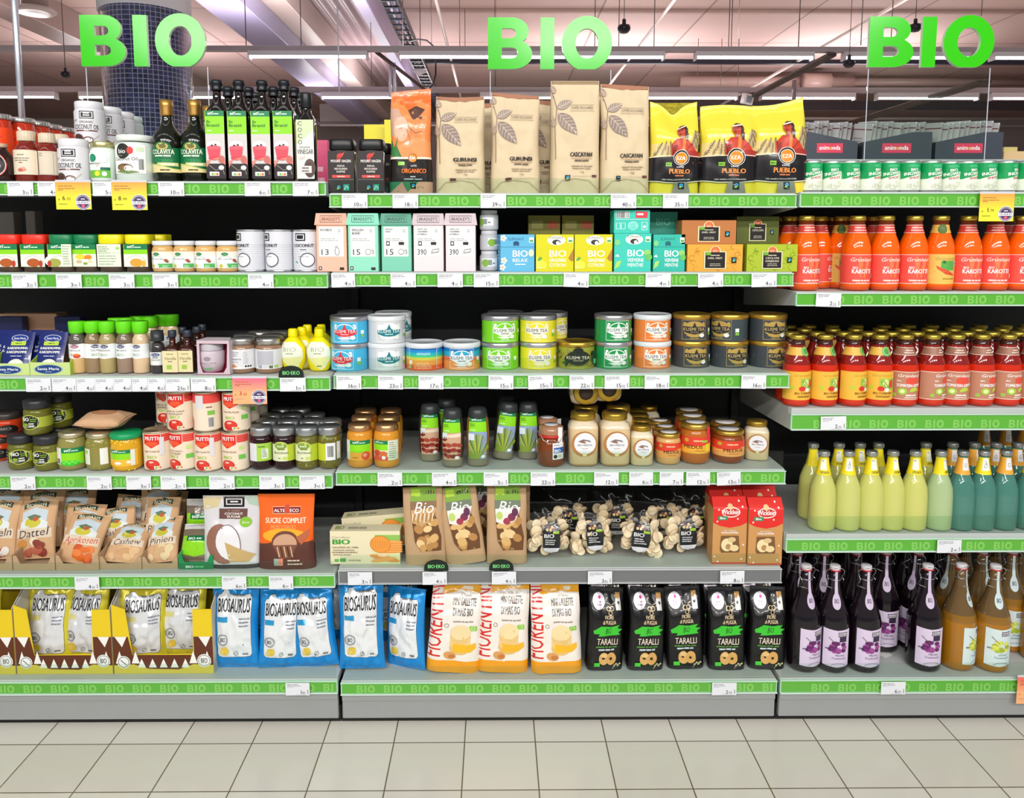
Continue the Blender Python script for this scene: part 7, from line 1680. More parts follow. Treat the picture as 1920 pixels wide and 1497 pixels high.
for j, (u, y) in enumerate(((681, 0.10), (730, 0.10), (687, 0.185), (734, 0.185))): put(a0, u, 'M4', y, 'apple sauce jar behind the front pair, %s of four' % ORD[j], group='apple sauce jars behind')
def art_sq2(kind):
    def f(a):
        greenbrand(a, -38, 66, 38, 100, 0.72); a.bars(-32, 84, 30, 2, 1.6, 4, '#4a7a20'); a.bars(-30, 70, 34, 1, 1.6, 3, '#f0ffd8')
        if kind == 'date':
            a.rect(-38, 0, 38, 66, '#c9a284'); a.poly([(-38, 60), (0, 62), (38, 66), (38, 56), (-38, 54)], '#e6d2bc')
            rnd = random.Random(2)
            for q in range(13): a.ell(-28 + (q % 4) * 19 + rnd.uniform(-3, 3), 10 + (q // 4) * 13 + rnd.uniform(-2, 2), 12, rnd.choice(('#7a1a18', '#8f2a20', '#a0402c')), ry=5, rot=rnd.uniform(-40, 40), n=12)
            a.rect(-36, 52, -14, 66, '#d4e0dc')
        else:
            a.rect(-38, 0, 38, 66, '#8fa2c8')
            for q in range(13): a.poly([(2, 0), (-2, 0), (-50 + q * 8.3 if -50 + q * 8.3 > -38 else -38, 28 + 30 * math.sin(q * .26)), (max(-36, min(38, -44 + q * 8.3)), 34 + 30 * math.sin(q * .26))], ('#8aa23a', '#a9b84a', '#5f7a2a')[q % 3])
            a.poly([(-38, 0), (-38, 24), (10, 0)], '#7f9a3a'); a.rect(-36, 46, -12, 62, '#d4e0ec')
        a.ell(22, 6, 9, '#f2f2f0', ry=4)
    return f
W, H = dims(824, 868, 765, 'M4', 880)
def squeeze(kind, col): return vessel('syrup_bottle', 'bottle', W, H, [(0, 0), (82, 1), (88, 4), (88, 16), (96, 30), (98, 55), (90, 78), (80, 86), (0, 88)], col, [(0, 84), (80, 84), (82, 86), (76, 96), (64, 99), (0, 100)], '#2e3234', 'plastic', [('label', 14, 84, art_sq2(kind), 'print')], mat='plastic', bodyname='squeeze_body', capname='flip_cap', dep=0.7, bands=[(17, '#857f6a'), (100, col)])
sd, sa, sa2 = squeeze('date', '#2e2620'), squeeze('agave', '#8a5a20'), squeeze('agave', '#34301e')
put(sd, 807, 'M4', 868, 'date syrup squeeze bottle, left one, set back a little'); put(sd, 849, 'M4', 879, 'date syrup squeeze bottle, right one, nearest the shelf edge', rz=-6)
put(sa, 896, 'M4', 877, 'amber agave syrup squeeze bottle standing upright beside a tilted one'); put(sa2, 942, 'M4', 866, 'dark agave syrup squeeze bottle leaning to the right', ty=7, zoff=0.004); put(sa2, 990, 'M4', 864, 'dark agave syrup squeeze bottle beside the clip top honey jar')
put(sa2, 950, 'M4', 0.17, 'dark syrup bottle in the shade behind the leaning one')
put(sd, 838, 'M4', 0.14, 'dark syrup bottle in the shade between the date syrup bottles')
# clip top honey jar
W, H = dims(1006, 1059, 796, 'M4', 878)
def art_clip(a): a.rect(2, 0, 46, 100, '#e8eaec'); a.rect(6, 38, 46, 72, '#1f5aa8'); a.text('BIO', 20, 42, 20, '#fff', w=22, bold=.02); a.bars(6, 84, 30, 1, 5, 9, '#888'); a.ell(12, 18, 7, '#222'); a.bars(22, 22, 20, 2, 4, 10, '#888')
k = vessel('clip_top_jar', 'jar', W, H, [(0, 0), (88, 1), (98, 7), (99, 50), (94, 60), (82, 66), (80, 70), (0, 71)], '#7a3a14', [(0, 76), (84, 76), (88, 79), (84, 94), (60, 98), (0, 99)], '#a87a5a', 'glass', [('label', 20, 60, art_clip)], capname='glass_lid')
mb = MB(); lathe(mb, [(0, H * .70), (W * .45, H * .70), (W * .46, H * .73), (W * .45, H * .765), (0, H * .765)], '#c02a24', 28); part(mb, 'rubber_seal', 'plastic', k.root)
mb = MB(); r = W / 2
for s_ in (-1, 1): tube(mb, [(s_ * r * .2, -r * .98, H * .60), (s_ * r * .6, -r * .85, H * .66), (s_ * r * .8, -r * .62, H * .80), (s_ * r * .98, -r * .2, H * .84), (s_ * r, r * .1, H * .70)], 0.0011, '#c9c4bc', 6)
tube(mb, [(-r * 1.0, -r * .05, H * .74), (-r * 1.04, -r * .3, H * .3)], 0.001, '#c9c4bc', 6); part(mb, 'wire_bail', 'metal', k.root)
mb = MB(); box(mb, r * .42, r * .72, -r * .78, -r * .76, H * .56, H * .97, '#e2e2e6'); lathe(mb, [(0, 0), (r * .5, 0), (r * .5, .001), (0, .001)], '#d2d0d6', 20); mb.V[-42:] = [Vector((v[0], v[1], v[2] + H * .985)) for v in mb.V[-42:]]; part(mb, 'seal_strip', 'print', k.root)
put(k, 1033, 'M4', 878, 'clip top honey jar with red rubber ring and blue label', rz=0)
put(k, 1025, 'M4', 0.10, 'clip top honey jar hidden in the shade behind the front one', rz=30)
# cream honey jars
def art_med(a): a.ell(0, 52, 42, '#b07a42'); a.ell(2, 54, 35, '#e8e6ea'); a.poly([(-22, 60), (-4, 68), (18, 64), (22, 58), (4, 62), (-6, 58)], '#7a7478'); a.poly([(-16, 58), (2, 54), (6, 58), (-8, 62)], '#a05a2a'); a.text('BIO MEDUS', 2, 46, 5.5, '#3a3438', w=46, bold=.01); a.bars(2, 36, 30, 1, 2, 8, '#a8a4a8', al='c'); a.rect(-5, 12, 8, 24, '#d8d6a0')
HJ = [(0, 0, 4), (84, 1, 4), (96, 6, 4), (98, 60, 4), (97, 72, 4), (88, 80, 3), (76, 83, 2), (76, 87, 2), (0, 88, 2)]
HC = [(0, 86), (78, 86), (82, 87), (82, 97), (76, 100), (0, 100)]
W, H = dims(1064, 1121, 773, 'M4', 877)
kbm = vessel('honey_jar', 'jar', W, H, HJ, '#d6b27c', HC, '#b99a3c', 'metal', [('label', 14, 72, art_med)], sq=4, mat='glass', bands=[(20, '#c9a468'), (72, '#d9bd90'), (100, '#e2d2b4')], seg=40)
mb = MB(); lathe(mb, [(0, H + .0002), (W * .24, H + .0002), (W * .24, H + .0006), (0, H + .0006)], '#3a2a22', 20); part(mb, 'lid_print', 'print', kbm.root, 'dark brown disc printed on the lid')
gh = 'cream honey jars with gold lids'
put(kbm, 1092, 'M4', 877, 'large cream honey jar with round white label, beside the clip top jar', group=gh); put(kbm, 1151, 'M4', 877, 'large cream honey jar with round white label, beside the small one', group=gh)
put(kbm, 1098, 'M4', 0.105, 'large cream honey jar in the second row, left, gold lid showing', group=gh); put(kbm, 1158, 'M4', 0.105, 'large cream honey jar in the second row, right, gold lid showing', group=gh)
for u, l in ((1099, 'left'), (1143, 'right')):
    o = put(kbm, u, 'M4', 0.05, 'honey jar lying on top of the others, gold lid towards the front, %s one' % l, group=gh); o.rotation_euler = (math.radians(90), 0, 0); zc = z_at(738 if u < 1120 else 732, .05); o.location = (x_at(u, 0.05, zc), 0.05 + H * 0.92, zc); o.scale = (0.98, 0.98, 0.9)
W7, H7 = dims(1180, 1224, 797, 'M4', 876)
kbs = vessel('honey_jar', 'jar', W7, H7, HJ, '#dcc79a', HC, '#b9963c', 'metal', [('label', 14, 74, art_med)], sq=4, seg=40, bands=[(70, '#d9c498'), (100, '#e4d8bc')])
put(kbs, 1201, 'M4', 876, 'small cream honey jar with round white label, beside the two large ones', group=gh)
for j, (u, y) in enumerate(((1200, 0.085), (1198, 0.145), (1195, 0.205), (1215, 0.265))): put(kbs, u, 'M4', y, 'small honey jar behind the small cream one, %s of the receding row' % ORD[j], group='small honey jars receding')
put(kbs, 1417, 'M4', 866, 'small cream honey jar alone at the right end of the fourth shelf', group=gh, rz=-14, sc=(1.05, 1, 1))
def art_mr(tall):
    def f(a):
        a.rect(-120, 0, 120, 100, '#f0a85a' if not tall else '#f0b03a'); a.rect(-120, 58, 120, 100, '#e0402c'); a.ell(-30, 58, 60, '#e0402c', ry=14); a.bars(0, 74, 50, 1, 7, 9, '#f4d0a0', al='c'); a.ell(-40, 80, 8, '#c9a83a', ry=12); a.text('MEDUS', 4 if not tall else -18, 30, 20, '#5a2410', w=62, bold=.02); a.bars(4, 16, 46, 1, 5, 8, '#c97a34', al='c')
        if tall: a.rect(10, 66, 44, 80, '#9cc24a'); a.rect(24, 10, 46, 56, '#f2d43a')
    return f
def mjar(u0, u1, vt, b_, tall, col, lid='#c9a24a'):
    W, H = dims(u0, u1, vt, 'M4', b_)
    k = vessel('honey_jar', 'jar', W, H, [(0, 0), (84, 1), (96, 7), (98, 20), (98, 66), (92, 74), (84, 78), (0, 80)], col, [(0, 79), (88, 79), (93, 81), (93, 90), (84, 92), (0, 92.5)], lid, 'metal', [('label', 22 if not tall else 26, 66 if not tall else 64, art_mr(tall))])
    mb = MB(); lathe(mb, [(0, H * .925), (W * .32, H * .925), (W * .32, H * .93), (0, H * .93)], '#d9d6d8', 20); part(mb, 'lid_sticker', 'print', k.root, 'round white sticker on the lid'); return k
km1 = mjar(1228, 1275, 806, 874, False, '#d9a86a'); put(km1, 1252, 'M4', 874, 'small honey jar with red and peach MEDUS label and lid sticker')
km2 = mjar(1275, 1331, 786, 873, True, '#b8661e'); put(km2, 1302, 'M4', 873, 'tall amber honey jar with red and yellow label and red seal strip')
mb = MB(); box(mb, 0, 0.008, 0, 0.0008, 0, 0.046, '#c8283a'); o = part(mb, 'seal_strip', 'print', km2.root, 'red paper seal strip'); o.location = (0.024, -0.0345, 0.062)
km3 = mjar(1333, 1393, 800, 872, False, '#8a4316'); put(km3, 1364, 'M4', 872, 'brown honey jar with gold lid and MEDUS label, right of the tall amber one')
put(km1, 1246, 'M4', 0.10, 'small honey jar with lid sticker, behind the small MEDUS jar'); put(km1, 1236, 'M4', 0.17, 'small honey jar with lid sticker, third in the MEDUS row')
put(km2, 1296, 'M4', 0.115, 'tall amber honey jar in the second row'); put(km2, 1290, 'M4', 0.19, 'tall amber honey jar in the third row'); put(km3, 1358, 'M4', 0.12, 'brown honey jar in the second row, sticker on lid')

# ================================================================ FIFTH SHELF, left bay: trays of dried fruit and nuts
def open_tray(u0, u1, v0, key, b_, col, label, art=None, D=0.20, dip=0.45, sidecol=None, group='open cardboard trays'):
    z = SZ[key]; y = front_y((u0 + u1) / 2, b_, key); xa, xb = x_at(u0, y, z), x_at(u1, y, z); w = xb - xa - 0.001; h = z_at(v0, y) - z; t = 0.0022
    root = empty('display_tray', ((xa + xb) / 2, y, z + 0.0004)); m = h * dip
    pts = [(-w / 2, 0), (w / 2, 0), (w / 2, h), (w * 0.42, h), (w * 0.33, m), (-w * 0.33, m), (-w * 0.42, h), (-w / 2, h)]
    mb = MB(); slab(mb, pts, 0, t, col)
    if art: a = Art(w, h); art(a); paint(mb, a, flat(0, 0, 0), off=0.0003)
    part(mb, 'front_panel', 'paper', root)
    for s_ in (-1, 1):
        mb = MB(); x = s_ * (w / 2 - t / 2); V = [(x - t / 2, t, 0), (x - t / 2, D, 0), (x - t / 2, D, h * 1.5), (x - t / 2, D * .6, h * 1.5), (x - t / 2, t, h)]; V += [(v[0] + t, v[1], v[2]) for v in V]
        mb.add(V, [(0, 4, 3, 2, 1), (5, 6, 7, 8, 9), (0, 5, 9, 4), (3, 8, 7, 2), (4, 9, 8, 3), (2, 7, 6, 1), (1, 6, 5, 0)], sidecol or col, 0, False); part(mb, 'side_panel', 'paper', root)
    mb = MB(); box(mb, -w / 2 + t, w / 2 - t, t, D, 0, t, col); part(mb, 'tray_base', 'paper', root)
    mb = MB(); box(mb, -w / 2, w / 2, D, D + t, 0, h * 1.5, col); part(mb, 'back_panel', 'paper', root)
    return tag(root, label, 'display tray', group)
KT = '#b99a78'
open_tray(-60, 24, 1040, 'L5', 1070, KT, 'cardboard tray cut by the left edge, holding kraft bags')
open_tray(25, 104, 1040, 'L5', 1070, KT, 'cardboard tray of date bags, second from the left')
open_tray(105, 186, 1040, 'L5', 1070, KT, 'cardboard tray of apricot bags, third from the left')
open_tray(187, 266, 1042, 'L5', 1068, KT, 'cardboard tray of crumpled cashew bags, in the middle of the tray row')
open_tray(267, 334, 1043, 'L5', 1067, KT, 'cardboard tray of pine nut bags, beside the green tray')
open_tray(335, 400, 1040, 'L5', 1068, '#0f8a4e', 'dark green tray printed BIO, beside the white coconut sugar bag', lambda a: (a.rect(-49, 0, 49, 44, '#0c7a46'), a.text('BIO', -18, 10, 16, '#e6f6ea', w=22, bold=.03), a.bars(-4, 12, 40, 1, 12, 9, '#5fb07a')), dip=0.5, sidecol='#2fc06a')
def art_farm(word, wc, fruit):
    def f(a):
        a.rect(-48, 0, 48, 100, '#d0a67c'); a.poly([(-32, 80), (0, 88), (32, 82), (30, 60), (-30, 58)], '#c6d4de'); a.poly([(-34, 62), (-10, 74), (10, 70), (34, 62), (34, 44), (-34, 44)], '#dfe4e4'); a.ell(-2, 62, 20, '#cbc23a', ry=9); a.poly([(-18, 72), (0, 76), (18, 72), (8, 66), (-8, 66)], '#5a7a5a'); a.ell(4, 68, 7, '#c0553a', ry=4)
        a.poly([(-30, 84), (0, 93), (30, 87), (30, 95), (0, 100), (-30, 92)], '#2c4438'); a.text('BIOFARM', 0, 88, 6, '#e9e6c8', w=50, bold=.02, rot=2)
        a.rect(-44, 36, 44, 52, '#dfccb4'); a.text(word, 0, 38, 13, wc, w=min(80, 12 * len(word)), sh=.25, rot=6)
        rnd = random.Random(len(word))
        for q in range(10): a.ell(-34 + rnd.uniform(0, 68), 6 + rnd.uniform(0, 24), rnd.uniform(8, 15), rnd.choice(fruit), ry=rnd.uniform(5, 9), rot=rnd.uniform(-60, 60), n=10)
    return f
Wf = 0.118; Hf = 0.165
def farm(word, wc, fruit, seed, H=Hf): return bag('dried_fruit_bag', 'bag', Wf, H, 0.042, art_farm(word, wc, fruit), 'pillow', seed, '#cfa47a', 'kraft', 0.006, nu=18, nv=20, seal='#d9b48a')
f_dat = farm('Dattel', '#3a2a3a', ['#8a3a2a', '#b5604a', '#e9dcc0', '#c98a3a'], 3); f_apr = farm('Aprikosen', '#c9402c', ['#d9661c', '#e2803a', '#8a9a3a', '#c9501c'], 4); f_cas = farm('Cashew', '#3a3040', ['#e0c49a', '#d9b484', '#c99a6a'], 5); f_pin = farm('Pinien', '#3a3040', ['#e6d4ae', '#dcc69a', '#c9a878'], 6); f_man = farm('Mandeln', '#3a3040', ['#a0402c', '#e6e0d8', '#7a2a22', '#c96a4a'], 7)
gf = 'kraft bags of dried fruit and nuts'
def bagin(k, u, y, z, lab, tx=-18, rz=0, ty=0, key='L5', grp=gf, sc=None):
    return put(k, u, key, y, lab, rz=rz, zoff=z, tx=tx, ty=ty, group=grp, sc=sc)
bagin(f_man, -8, 0.055, 0.012, 'kraft bag of almonds in the tray cut by the left edge, front one', rz=-4); bagin(f_man, 10, 0.12, 0.03, 'kraft bag of almonds behind the front one at the left edge', rz=8)
bagin(f_man, 40, 0.20, 0.03, 'kraft bag at the back between the almond and date trays', rz=-12)
bagin(f_dat, 66, 0.055, 0.012, 'kraft bag labelled Dattel leaning in the second tray, front one', ty=-3); bagin(f_dat, 78, 0.115, 0.02, 'kraft bag in the date tray, behind the front one', rz=10); bagin(f_dat, 92, 0.18, 0.03, 'kraft bag in the date tray, at the back', rz=-8)
bagin(f_apr, 142, 0.03, 0.008, 'kraft bag labelled Aprikosen, front one, tilted to the right', tx=-32, ty=8, sc=(1, 1, .86)); bagin(f_apr, 152, 0.085, 0.014, 'kraft bag of apricots standing behind the tilted one', ty=2); bagin(f_apr, 140, 0.16, 0.035, 'kraft bag of apricots at the back of the third tray', rz=12)
bagin(f_cas, 228, 0.025, 0.012, 'kraft bag labelled Cashew slumped low in its tray, front one', tx=-48, ty=5, sc=(.92, 1, .74)); bagin(f_cas, 226, 0.10, 0.02, 'kraft bag labelled Cashew standing up behind the slumped one', ty=-8, tx=-14); bagin(f_cas, 240, 0.16, 0.035, 'kraft bag of cashews at the back, upper corner showing', ty=6)
bagin(f_pin, 302, 0.03, 0.010, 'kraft bag labelled Pinien in the tray beside the green one, front one', tx=-38, ty=-6, sc=(.80, 1, .8)); bagin(f_pin, 300, 0.085, 0.018, 'kraft bag of pine nuts behind the front one', sc=(.85, 1, .95)); bagin(f_pin, 296, 0.15, 0.03, 'kraft bag of pine nuts at the back in the shade', rz=10, sc=(.9, 1, 1)); bagin(f_pin, 318, 0.215, 0.02, 'kraft bag standing against the back panel behind the green tray', rz=-5)
def art_gr(a): a.rect(-48, 0, 48, 100, '#7a6a58'); a.poly([(-44, 20), (0, 12), (44, 20), (44, 66), (-44, 66)], '#8ad41a'); a.rect(-30, 52, 30, 66, '#0b6a40'); a.text('BIO', -12, 55, 6, '#eafbe8', w=22, bold=.03); a.bars(4, 56, 22, 1, 4, 8, '#bfe6c9'); a.poly([(-46, 84), (46, 84), (48, 100), (-48, 100)], '#d6d4d2')
k_gr = bag('seed_bag', 'bag', 0.092, 0.105, 0.045, art_gr, 'pillow', 12, '#8a7a68', 'film', 0.005, nu=16, nv=16)
put(k_gr, 366, 'L5', 0.03, 'small seed bag with lime label in the green tray, front one', zoff=0.012, tx=-30); put(k_gr, 378, 'L5', 0.11, 'small seed bag with lime label in the green tray, taller back one', zoff=0.05, tx=-8, sc=(1, 1, 1.1)) 
def art_cs(a):
    a.rect(-49, 0, 49, 100, '#e2e0e4'); a.poly([(-49, 100), (-16, 100), (-24, 84), (-49, 80)], '#e0cfa0'); a.poly([(49, 100), (20, 100), (30, 88), (49, 84)], '#b9cfc0'); a.rect(-14, 84, 22, 99, '#1f1c1f'); a.rect(-10, 87, 18, 96, '#e4e4e4'); a.rect(-8, 88.5, 16, 94.5, '#1f1c1f'); a.bars(4, 90.5, 20, 1, 2, 8, '#f4f4f4', al='c')
    a.rect(-22, 68, 28, 82, '#74504a'); a.text('ORGANIC', 4, 78, 2, '#c9b0a8', w=22); a.text('COCONUT', 4, 73.5, 3, '#f6eeea', w=32, bold=.04); a.text('SUGAR', 4, 69.5, 3, '#f6eeea', w=24, bold=.04); a.ell(26, 64, 11, '#8fca3c', ry=7); a.text('bio', 26, 62, 3.6, '#f4fbe8', w=12, sh=.2)
    a.ell(-16, 34, 26, '#9a6a58', ry=28, rot=20); a.ell(-4, 36, 23, '#8a7070', ry=25, rot=14); a.ell(-4, 36, 21.5, '#f1eff2', ry=23.5, rot=14); a.poly([(-10, 38), (2, 34), (44, 20), (30, 10), (-2, 10), (-6, 24)], '#cdae74'); a.poly([(-49, 6), (49, 6), (49, 0), (-49, 0)], '#3a3a3a')
W, H = dims(385, 493, 931, 'L5', 1068, 0.5)
k = bag('sugar_bag', 'bag', W, H * 1.01, 0.055, art_cs, 'stand', 41, '#e2e0e4', 'foil', 0.006, pinch=0.05, bands=[(0.05, '#3a3a3a'), (1, '#e0dfe3')], seal='#e6e4e8'); put(k, 440, 'L5', 1066, 'white coconut sugar stand up bag with brown coconut print', ty=0)
def art_sc(a):
    a.rect(-49, 0, 49, 100, '#ee6410'); a.rect(-24, 74, 26, 83, '#8a1f1c'); a.line([(-24, 74), (26, 74), (26, 83), (-24, 83), (-24, 74)], 1, '#f2c0a0'); a.text('ALTER', -9, 76, 4, '#fff', w=26, bold=.02); a.text('ECO', 15, 76, 4, '#fff', w=16, bold=.02); a.ell(2, 80, 5, '#c9482c', ry=6)
    a.text('SUCRE COMPLET', 0, 62, 6.6, '#fff4e0', w=74, bold=.02); a.text('MUSCOVADO', -4, 54, 5.6, '#f9a35a', w=46, bold=.02); a.ell(-2, 46, 40, '#f9a51c', ry=9); a.poly([(-49, 34), (-20, 38), (10, 36), (49, 38), (49, 0), (-49, 0)], '#5a3026')
    a.ell(0, 38, 25, '#6a3a2a', ry=14); a.ell(0, 36, 22, '#c79a7a', ry=12); a.poly([(20, 44), (44, 54), (42, 44), (30, 34)], '#b5603a'); a.poly([(-22, 34), (22, 34), (10, 16), (-10, 16)], '#7a4a38'); [a.line([(-14 + q * 6, 32), (-10 + q * 6, 18)], 2, ('#d9b48a', '#3a2018')[q % 2]) for q in range(5)]
    a.rect(-20, 6, -12, 16, '#9ab0a8'); a.rect(-12, 6, -4, 16, '#e08a6a'); a.bars(4, 12, 30, 2, 2, 5, '#d9c4b4', seed=3)
W, H = dims(487, 592, 927, 'L5', 1070, 0.5)
k = bag('sugar_bag', 'bag', W, H, 0.055, art_sc, 'stand', 44, '#ee6410', 'kraft', 0.005, pinch=0.06, bands=[(0.34, '#5a3026'), (1, '#ee6a14')], seal='#f07a2a'); put(k, 541, 'L5', 1068, 'orange and brown cane sugar stand up bag')
plain_box('carton', 'box', 413, 452, 912, 960, 0.16, None, '#cdb98a', 0.04, 'beige box at the back above the white sugar bag') if False else None

# ================================================================ FIFTH SHELF, middle bay
def art_wf(a):
    a.rect(-50, 0, 50, 100, '#e6dcb8'); a.rect(12, 0, 50, 90, '#dfe0a8'); a.rect(14, 46, 50, 88, '#8fbf5a'); a.text('Carrefour', -34, 78, 7, '#8a8878', w=26); a.text('BIO', -34, 60, 15, '#3f9a3c', w=24, bold=.05); a.text('GAUFRES AU MIEL', -28, 48, 5, '#5a3a2a', w=38, bold=.02); a.bars(-46, 41, 46, 1, 2.5, 8, '#8a8070'); a.text('HONINGWAFELS', -29, 33, 5, '#5a3a2a', w=36, bold=.02); a.bars(-46, 27, 38, 1, 2.5, 8, '#8a8070')
    for q in range(5): a.ell(38, 38 + q * 7, 16, '#e08a3a', ry=5); a.ell(38, 40 + q * 7, 15, '#f0a85a', ry=4)
    a.ell(22, 60, 15, '#d9822c', ry=26, rot=-10); a.ell(22, 60, 13.5, '#eb9a40', ry=24, rot=-10)
    for q in range(7): a.line([(12 + q * 3.4, 42 + q * 1.5), (11 + q * 3.4, 76 - q * 1)], .7, '#d08030')
    a.ell(28, 18, 22, '#dd9448', ry=8, rot=-12); a.ell(26, 14, 18, '#e8a860', ry=6, rot=8); a.ell(26, 28, 8, '#f0d0a0', ry=6); a.rect(-44, 8, -38, 16, '#5fb04a'); a.rect(-36, 8, -28, 18, '#4aa04a'); a.bars(-24, 10, 26, 1, 4, 8, '#a8a48a')
W, H = dims(623, 753, 994, 'M5', 1062, 0.3)
k = carton('biscuit_box', 'biscuit box', W, H, 0.05, '#e2d8b4', art_wf, topart=lambda a: (a.rect(-50, 0, 50, 100, '#e6dcb8'), a.text('BIO', -38, 24, 50, '#7f9a4a', w=12, bold=.04), a.bars(-26, 30, 40, 1, 30, 8, '#a8a48a')), sideart=lambda a: a.rect(-50, 0, 50, 100, '#cfc49a'))
put(k, 688, 'M5', 1058, 'cream waffle box printed BIO GAUFRES AU MIEL, front one'); put(k, 712, 'M5', 0.10, 'cream waffle box tilted in the shade behind the front one', zoff=0.018, ty=-5, rz=0)
def art_ck(v):
    def f(a):
        a.rect(-48, 0, 48, 100, '#bd9a74'); a.poly([(-30, 66), (30, 66), (34, 60), (42, 36), (40, 18), (-8, 18), (-22, 30), (-26, 50)], '#6a4424')
        rnd = random.Random(v)
        for q in range(16): a.ell(-14 + rnd.uniform(0, 44), 22 + rnd.uniform(0, 36), rnd.uniform(8, 13), rnd.choice(('#d9b070', '#c99a5a', '#e6c890', '#b5844a')), ry=rnd.uniform(4, 6.5), rot=rnd.uniform(-60, 60), n=10)
        c = '#6f7a64' if v == 2 else '#8a6a4a'
        a.poly([(-30, 100), (34, 100), (34, 74), (22, 58), (-2, 52), (-28, 56)], '#e8e4e0' if v != 1 else '#c9a06a'); a.rect(-30, 82, 34, 100, '#7fa838'); a.rect(-28, 88, -6, 97, '#b0d23a'); a.text('øllı', 14, 90, 5, '#22301a', w=30)
        a.poly([(-30, 82), (34, 82), (34, 74), (-30, 72)], c); a.text('Bio', 2, 68, 13, '#f6f2ee', w=46, sh=.3)
        if v == 1:
            for q in range(12): a.line([(-28 + q * 5, 56 + (q % 3) * 2), (-24 + q * 5, 68)], 2, ('#f4ead8', '#a8743a')[q % 2])
        else: a.ell(12, 62, 10, '#7a2a4a', ry=5); a.ell(0, 57, 9, '#a03a4a', ry=4.5); a.ell(20, 68, 8, '#5a2244', ry=5); a.ell(-18, 64, 8, '#b9cf6a', ry=5)
        a.line([(-30, 72), (-26, 50), (-22, 30), (-8, 18)], 1.2, '#9a7850')
    return f
W, H = dims(762, 838, 922, 'M5', 1064, 0.5)
def ck(v, s_): return bag('cookie_bag', 'bag', W, H * 1.03, 0.05, art_ck(v), 'gusset', s_, '#b8946c', 'kraft', 0.004, pinch=0.02, seal='#a98560')
c1, c2, c3 = ck(1, 51), ck(2, 53), ck(2, 57)
gk = 'kraft cookie bags with a clear window'
put(c1, 800, 'M5', 1060, 'kraft cookie bag with oval window, beside the waffle box', group=gk, tx=-3, ty=-3); put(c2, 875, 'M5', 1058, 'kraft cookie bag tilted to the left, in the middle of the three', group=gk, ty=-8, tx=-3); put(c3, 950, 'M5', 1058, 'kraft cookie bag standing straight beside the clear toast bags', group=gk, tx=-3)
put(c2, 820, 'M5', 0.13, 'kraft cookie bag behind, in the gap between first and second', group=gk, sc=(1, 1, 1.03)); put(c3, 895, 'M5', 0.13, 'kraft cookie bag behind the tilted one', group=gk, sc=(1, 1, 1.04)); put(c3, 958, 'M5', 0.14, 'kraft cookie bag in the shade behind the straight one', group=gk, sc=(1, 1, 1.05))
# clear bags of mushroom shaped toasts
def toast_bag(seed, W, H):
    k = bag('toast_bag', 'bag', W, H, 0.075, None, 'pillow', seed, '#fff', 'filmclear', 0.010, pinch=0.02, nu=20, nv=20)
    S = bag_surface(W, H, 0.075, 'pillow', seed, 0.010, None, 0.02)
    rnd = random.Random(seed)
    for i in range(36):
        u, v = rnd.uniform(-.74, .74), 0.08 + 0.56 * rnd.random(); p = S(u, v); q = S(u, v, False)
        y = p.y + 0.009 + rnd.random() ** 1.6 * max(0.0, (q.y - p.y - 0.018)); r = rnd.uniform(0.013, 0.0175)
        mb = MB(); lathe(mb, [(0, -.0022), (r * .9, -.0022), (r, -.0008), (r, .0008), (r * .9, .0022), (0, .0022)], '#f0dcb4', 14, bands=[(-.0005, '#f4e2c0'), (.0009, '#c08448'), (1, '#f4e2c0')]); n0 = len(mb.V)
        mb.rot((math.radians(90 + rnd.uniform(-42, 42)), rnd.uniform(-.6, .6), rnd.uniform(-.8, .8))); mb.move((p.x, min(y, 0.026), max(p.z, r * 1.05)))
        part(mb, 'toast_slice', 'plastic', k.root)
    a = Art(W, H); o = rnd.uniform(-5, 8)
    a.poly([(-14 + o, 62), (2 + o, 68), (16 + o, 62), (20 + o, 40), (18 + o, 20), (0 + o, 12), (-16 + o, 20), (-18 + o, 42)], '#16161a'); a.rect(2 + o, 54, 16 + o, 62, '#24242a'); a.text('øll', 9 + o, 56, 4, '#cfd0c0', w=10); a.rect(4 + o, 48, 17 + o, 52, '#9ac03a'); a.text('BIO', -4 + o, 41, 7, '#f2f2f2', w=20, bold=.02)
    for q in range(5): a.ell(-8 + o + q * 3.4, 55 + (q % 2) * 4, 3, ('#d9c48a', '#8a4a5a', '#c9b06a')[q % 3], n=8)
    a.bars(-12 + o, 36, 26, 3, 2, 4, '#c9c9cc', seed=seed); a.poly([(-16 + o, 22), (18 + o, 22), (14 + o, 15), (0 + o, 12), (-12 + o, 16)], '#dfe0e4')
    def fn(x, h):
        u = max(-.98, min(.98, x / (W / 2))); v = h / H; p = S(u, v); n = (S(min(u + .01, .999), v) - S(u - .01, v)).cross(S(u, v + .01) - S(u, v - .01)).normalized(); return p, n
    mb = MB(); paint(mb, a, fn, step=W * .05, stepy=H * .05, off=.0015, dl=.0001); part(mb, 'label', 'film', k.root)
    return k
W, H = dims(985, 1072, 950, 'M5', 1060, 0.5)
tb = [toast_bag(61, W * 1.04, H), toast_bag(64, W * 1.04, H * .97), toast_bag(67, W * 1.1, H)]
gt = 'clear bags of toast slices'
put(tb[0], 1028, 'M5', 1056, 'clear bag of round toasts with black label, beside the cookie bags', group=gt, tx=-7); put(tb[1], 1110, 'M5', 1052, 'clear bag of toasts with black label, second of the four in front', group=gt, tx=-9, ty=-4); put(tb[2], 1197, 'M5', 1055, 'clear bag of toasts with black label, third of the four in front', group=gt, tx=-8, ty=6); put(tb[0], 1283, 'M5', 1050, 'clear bag of toasts with black label, beside the red topped boxes', group=gt, tx=-7, ty=-3)
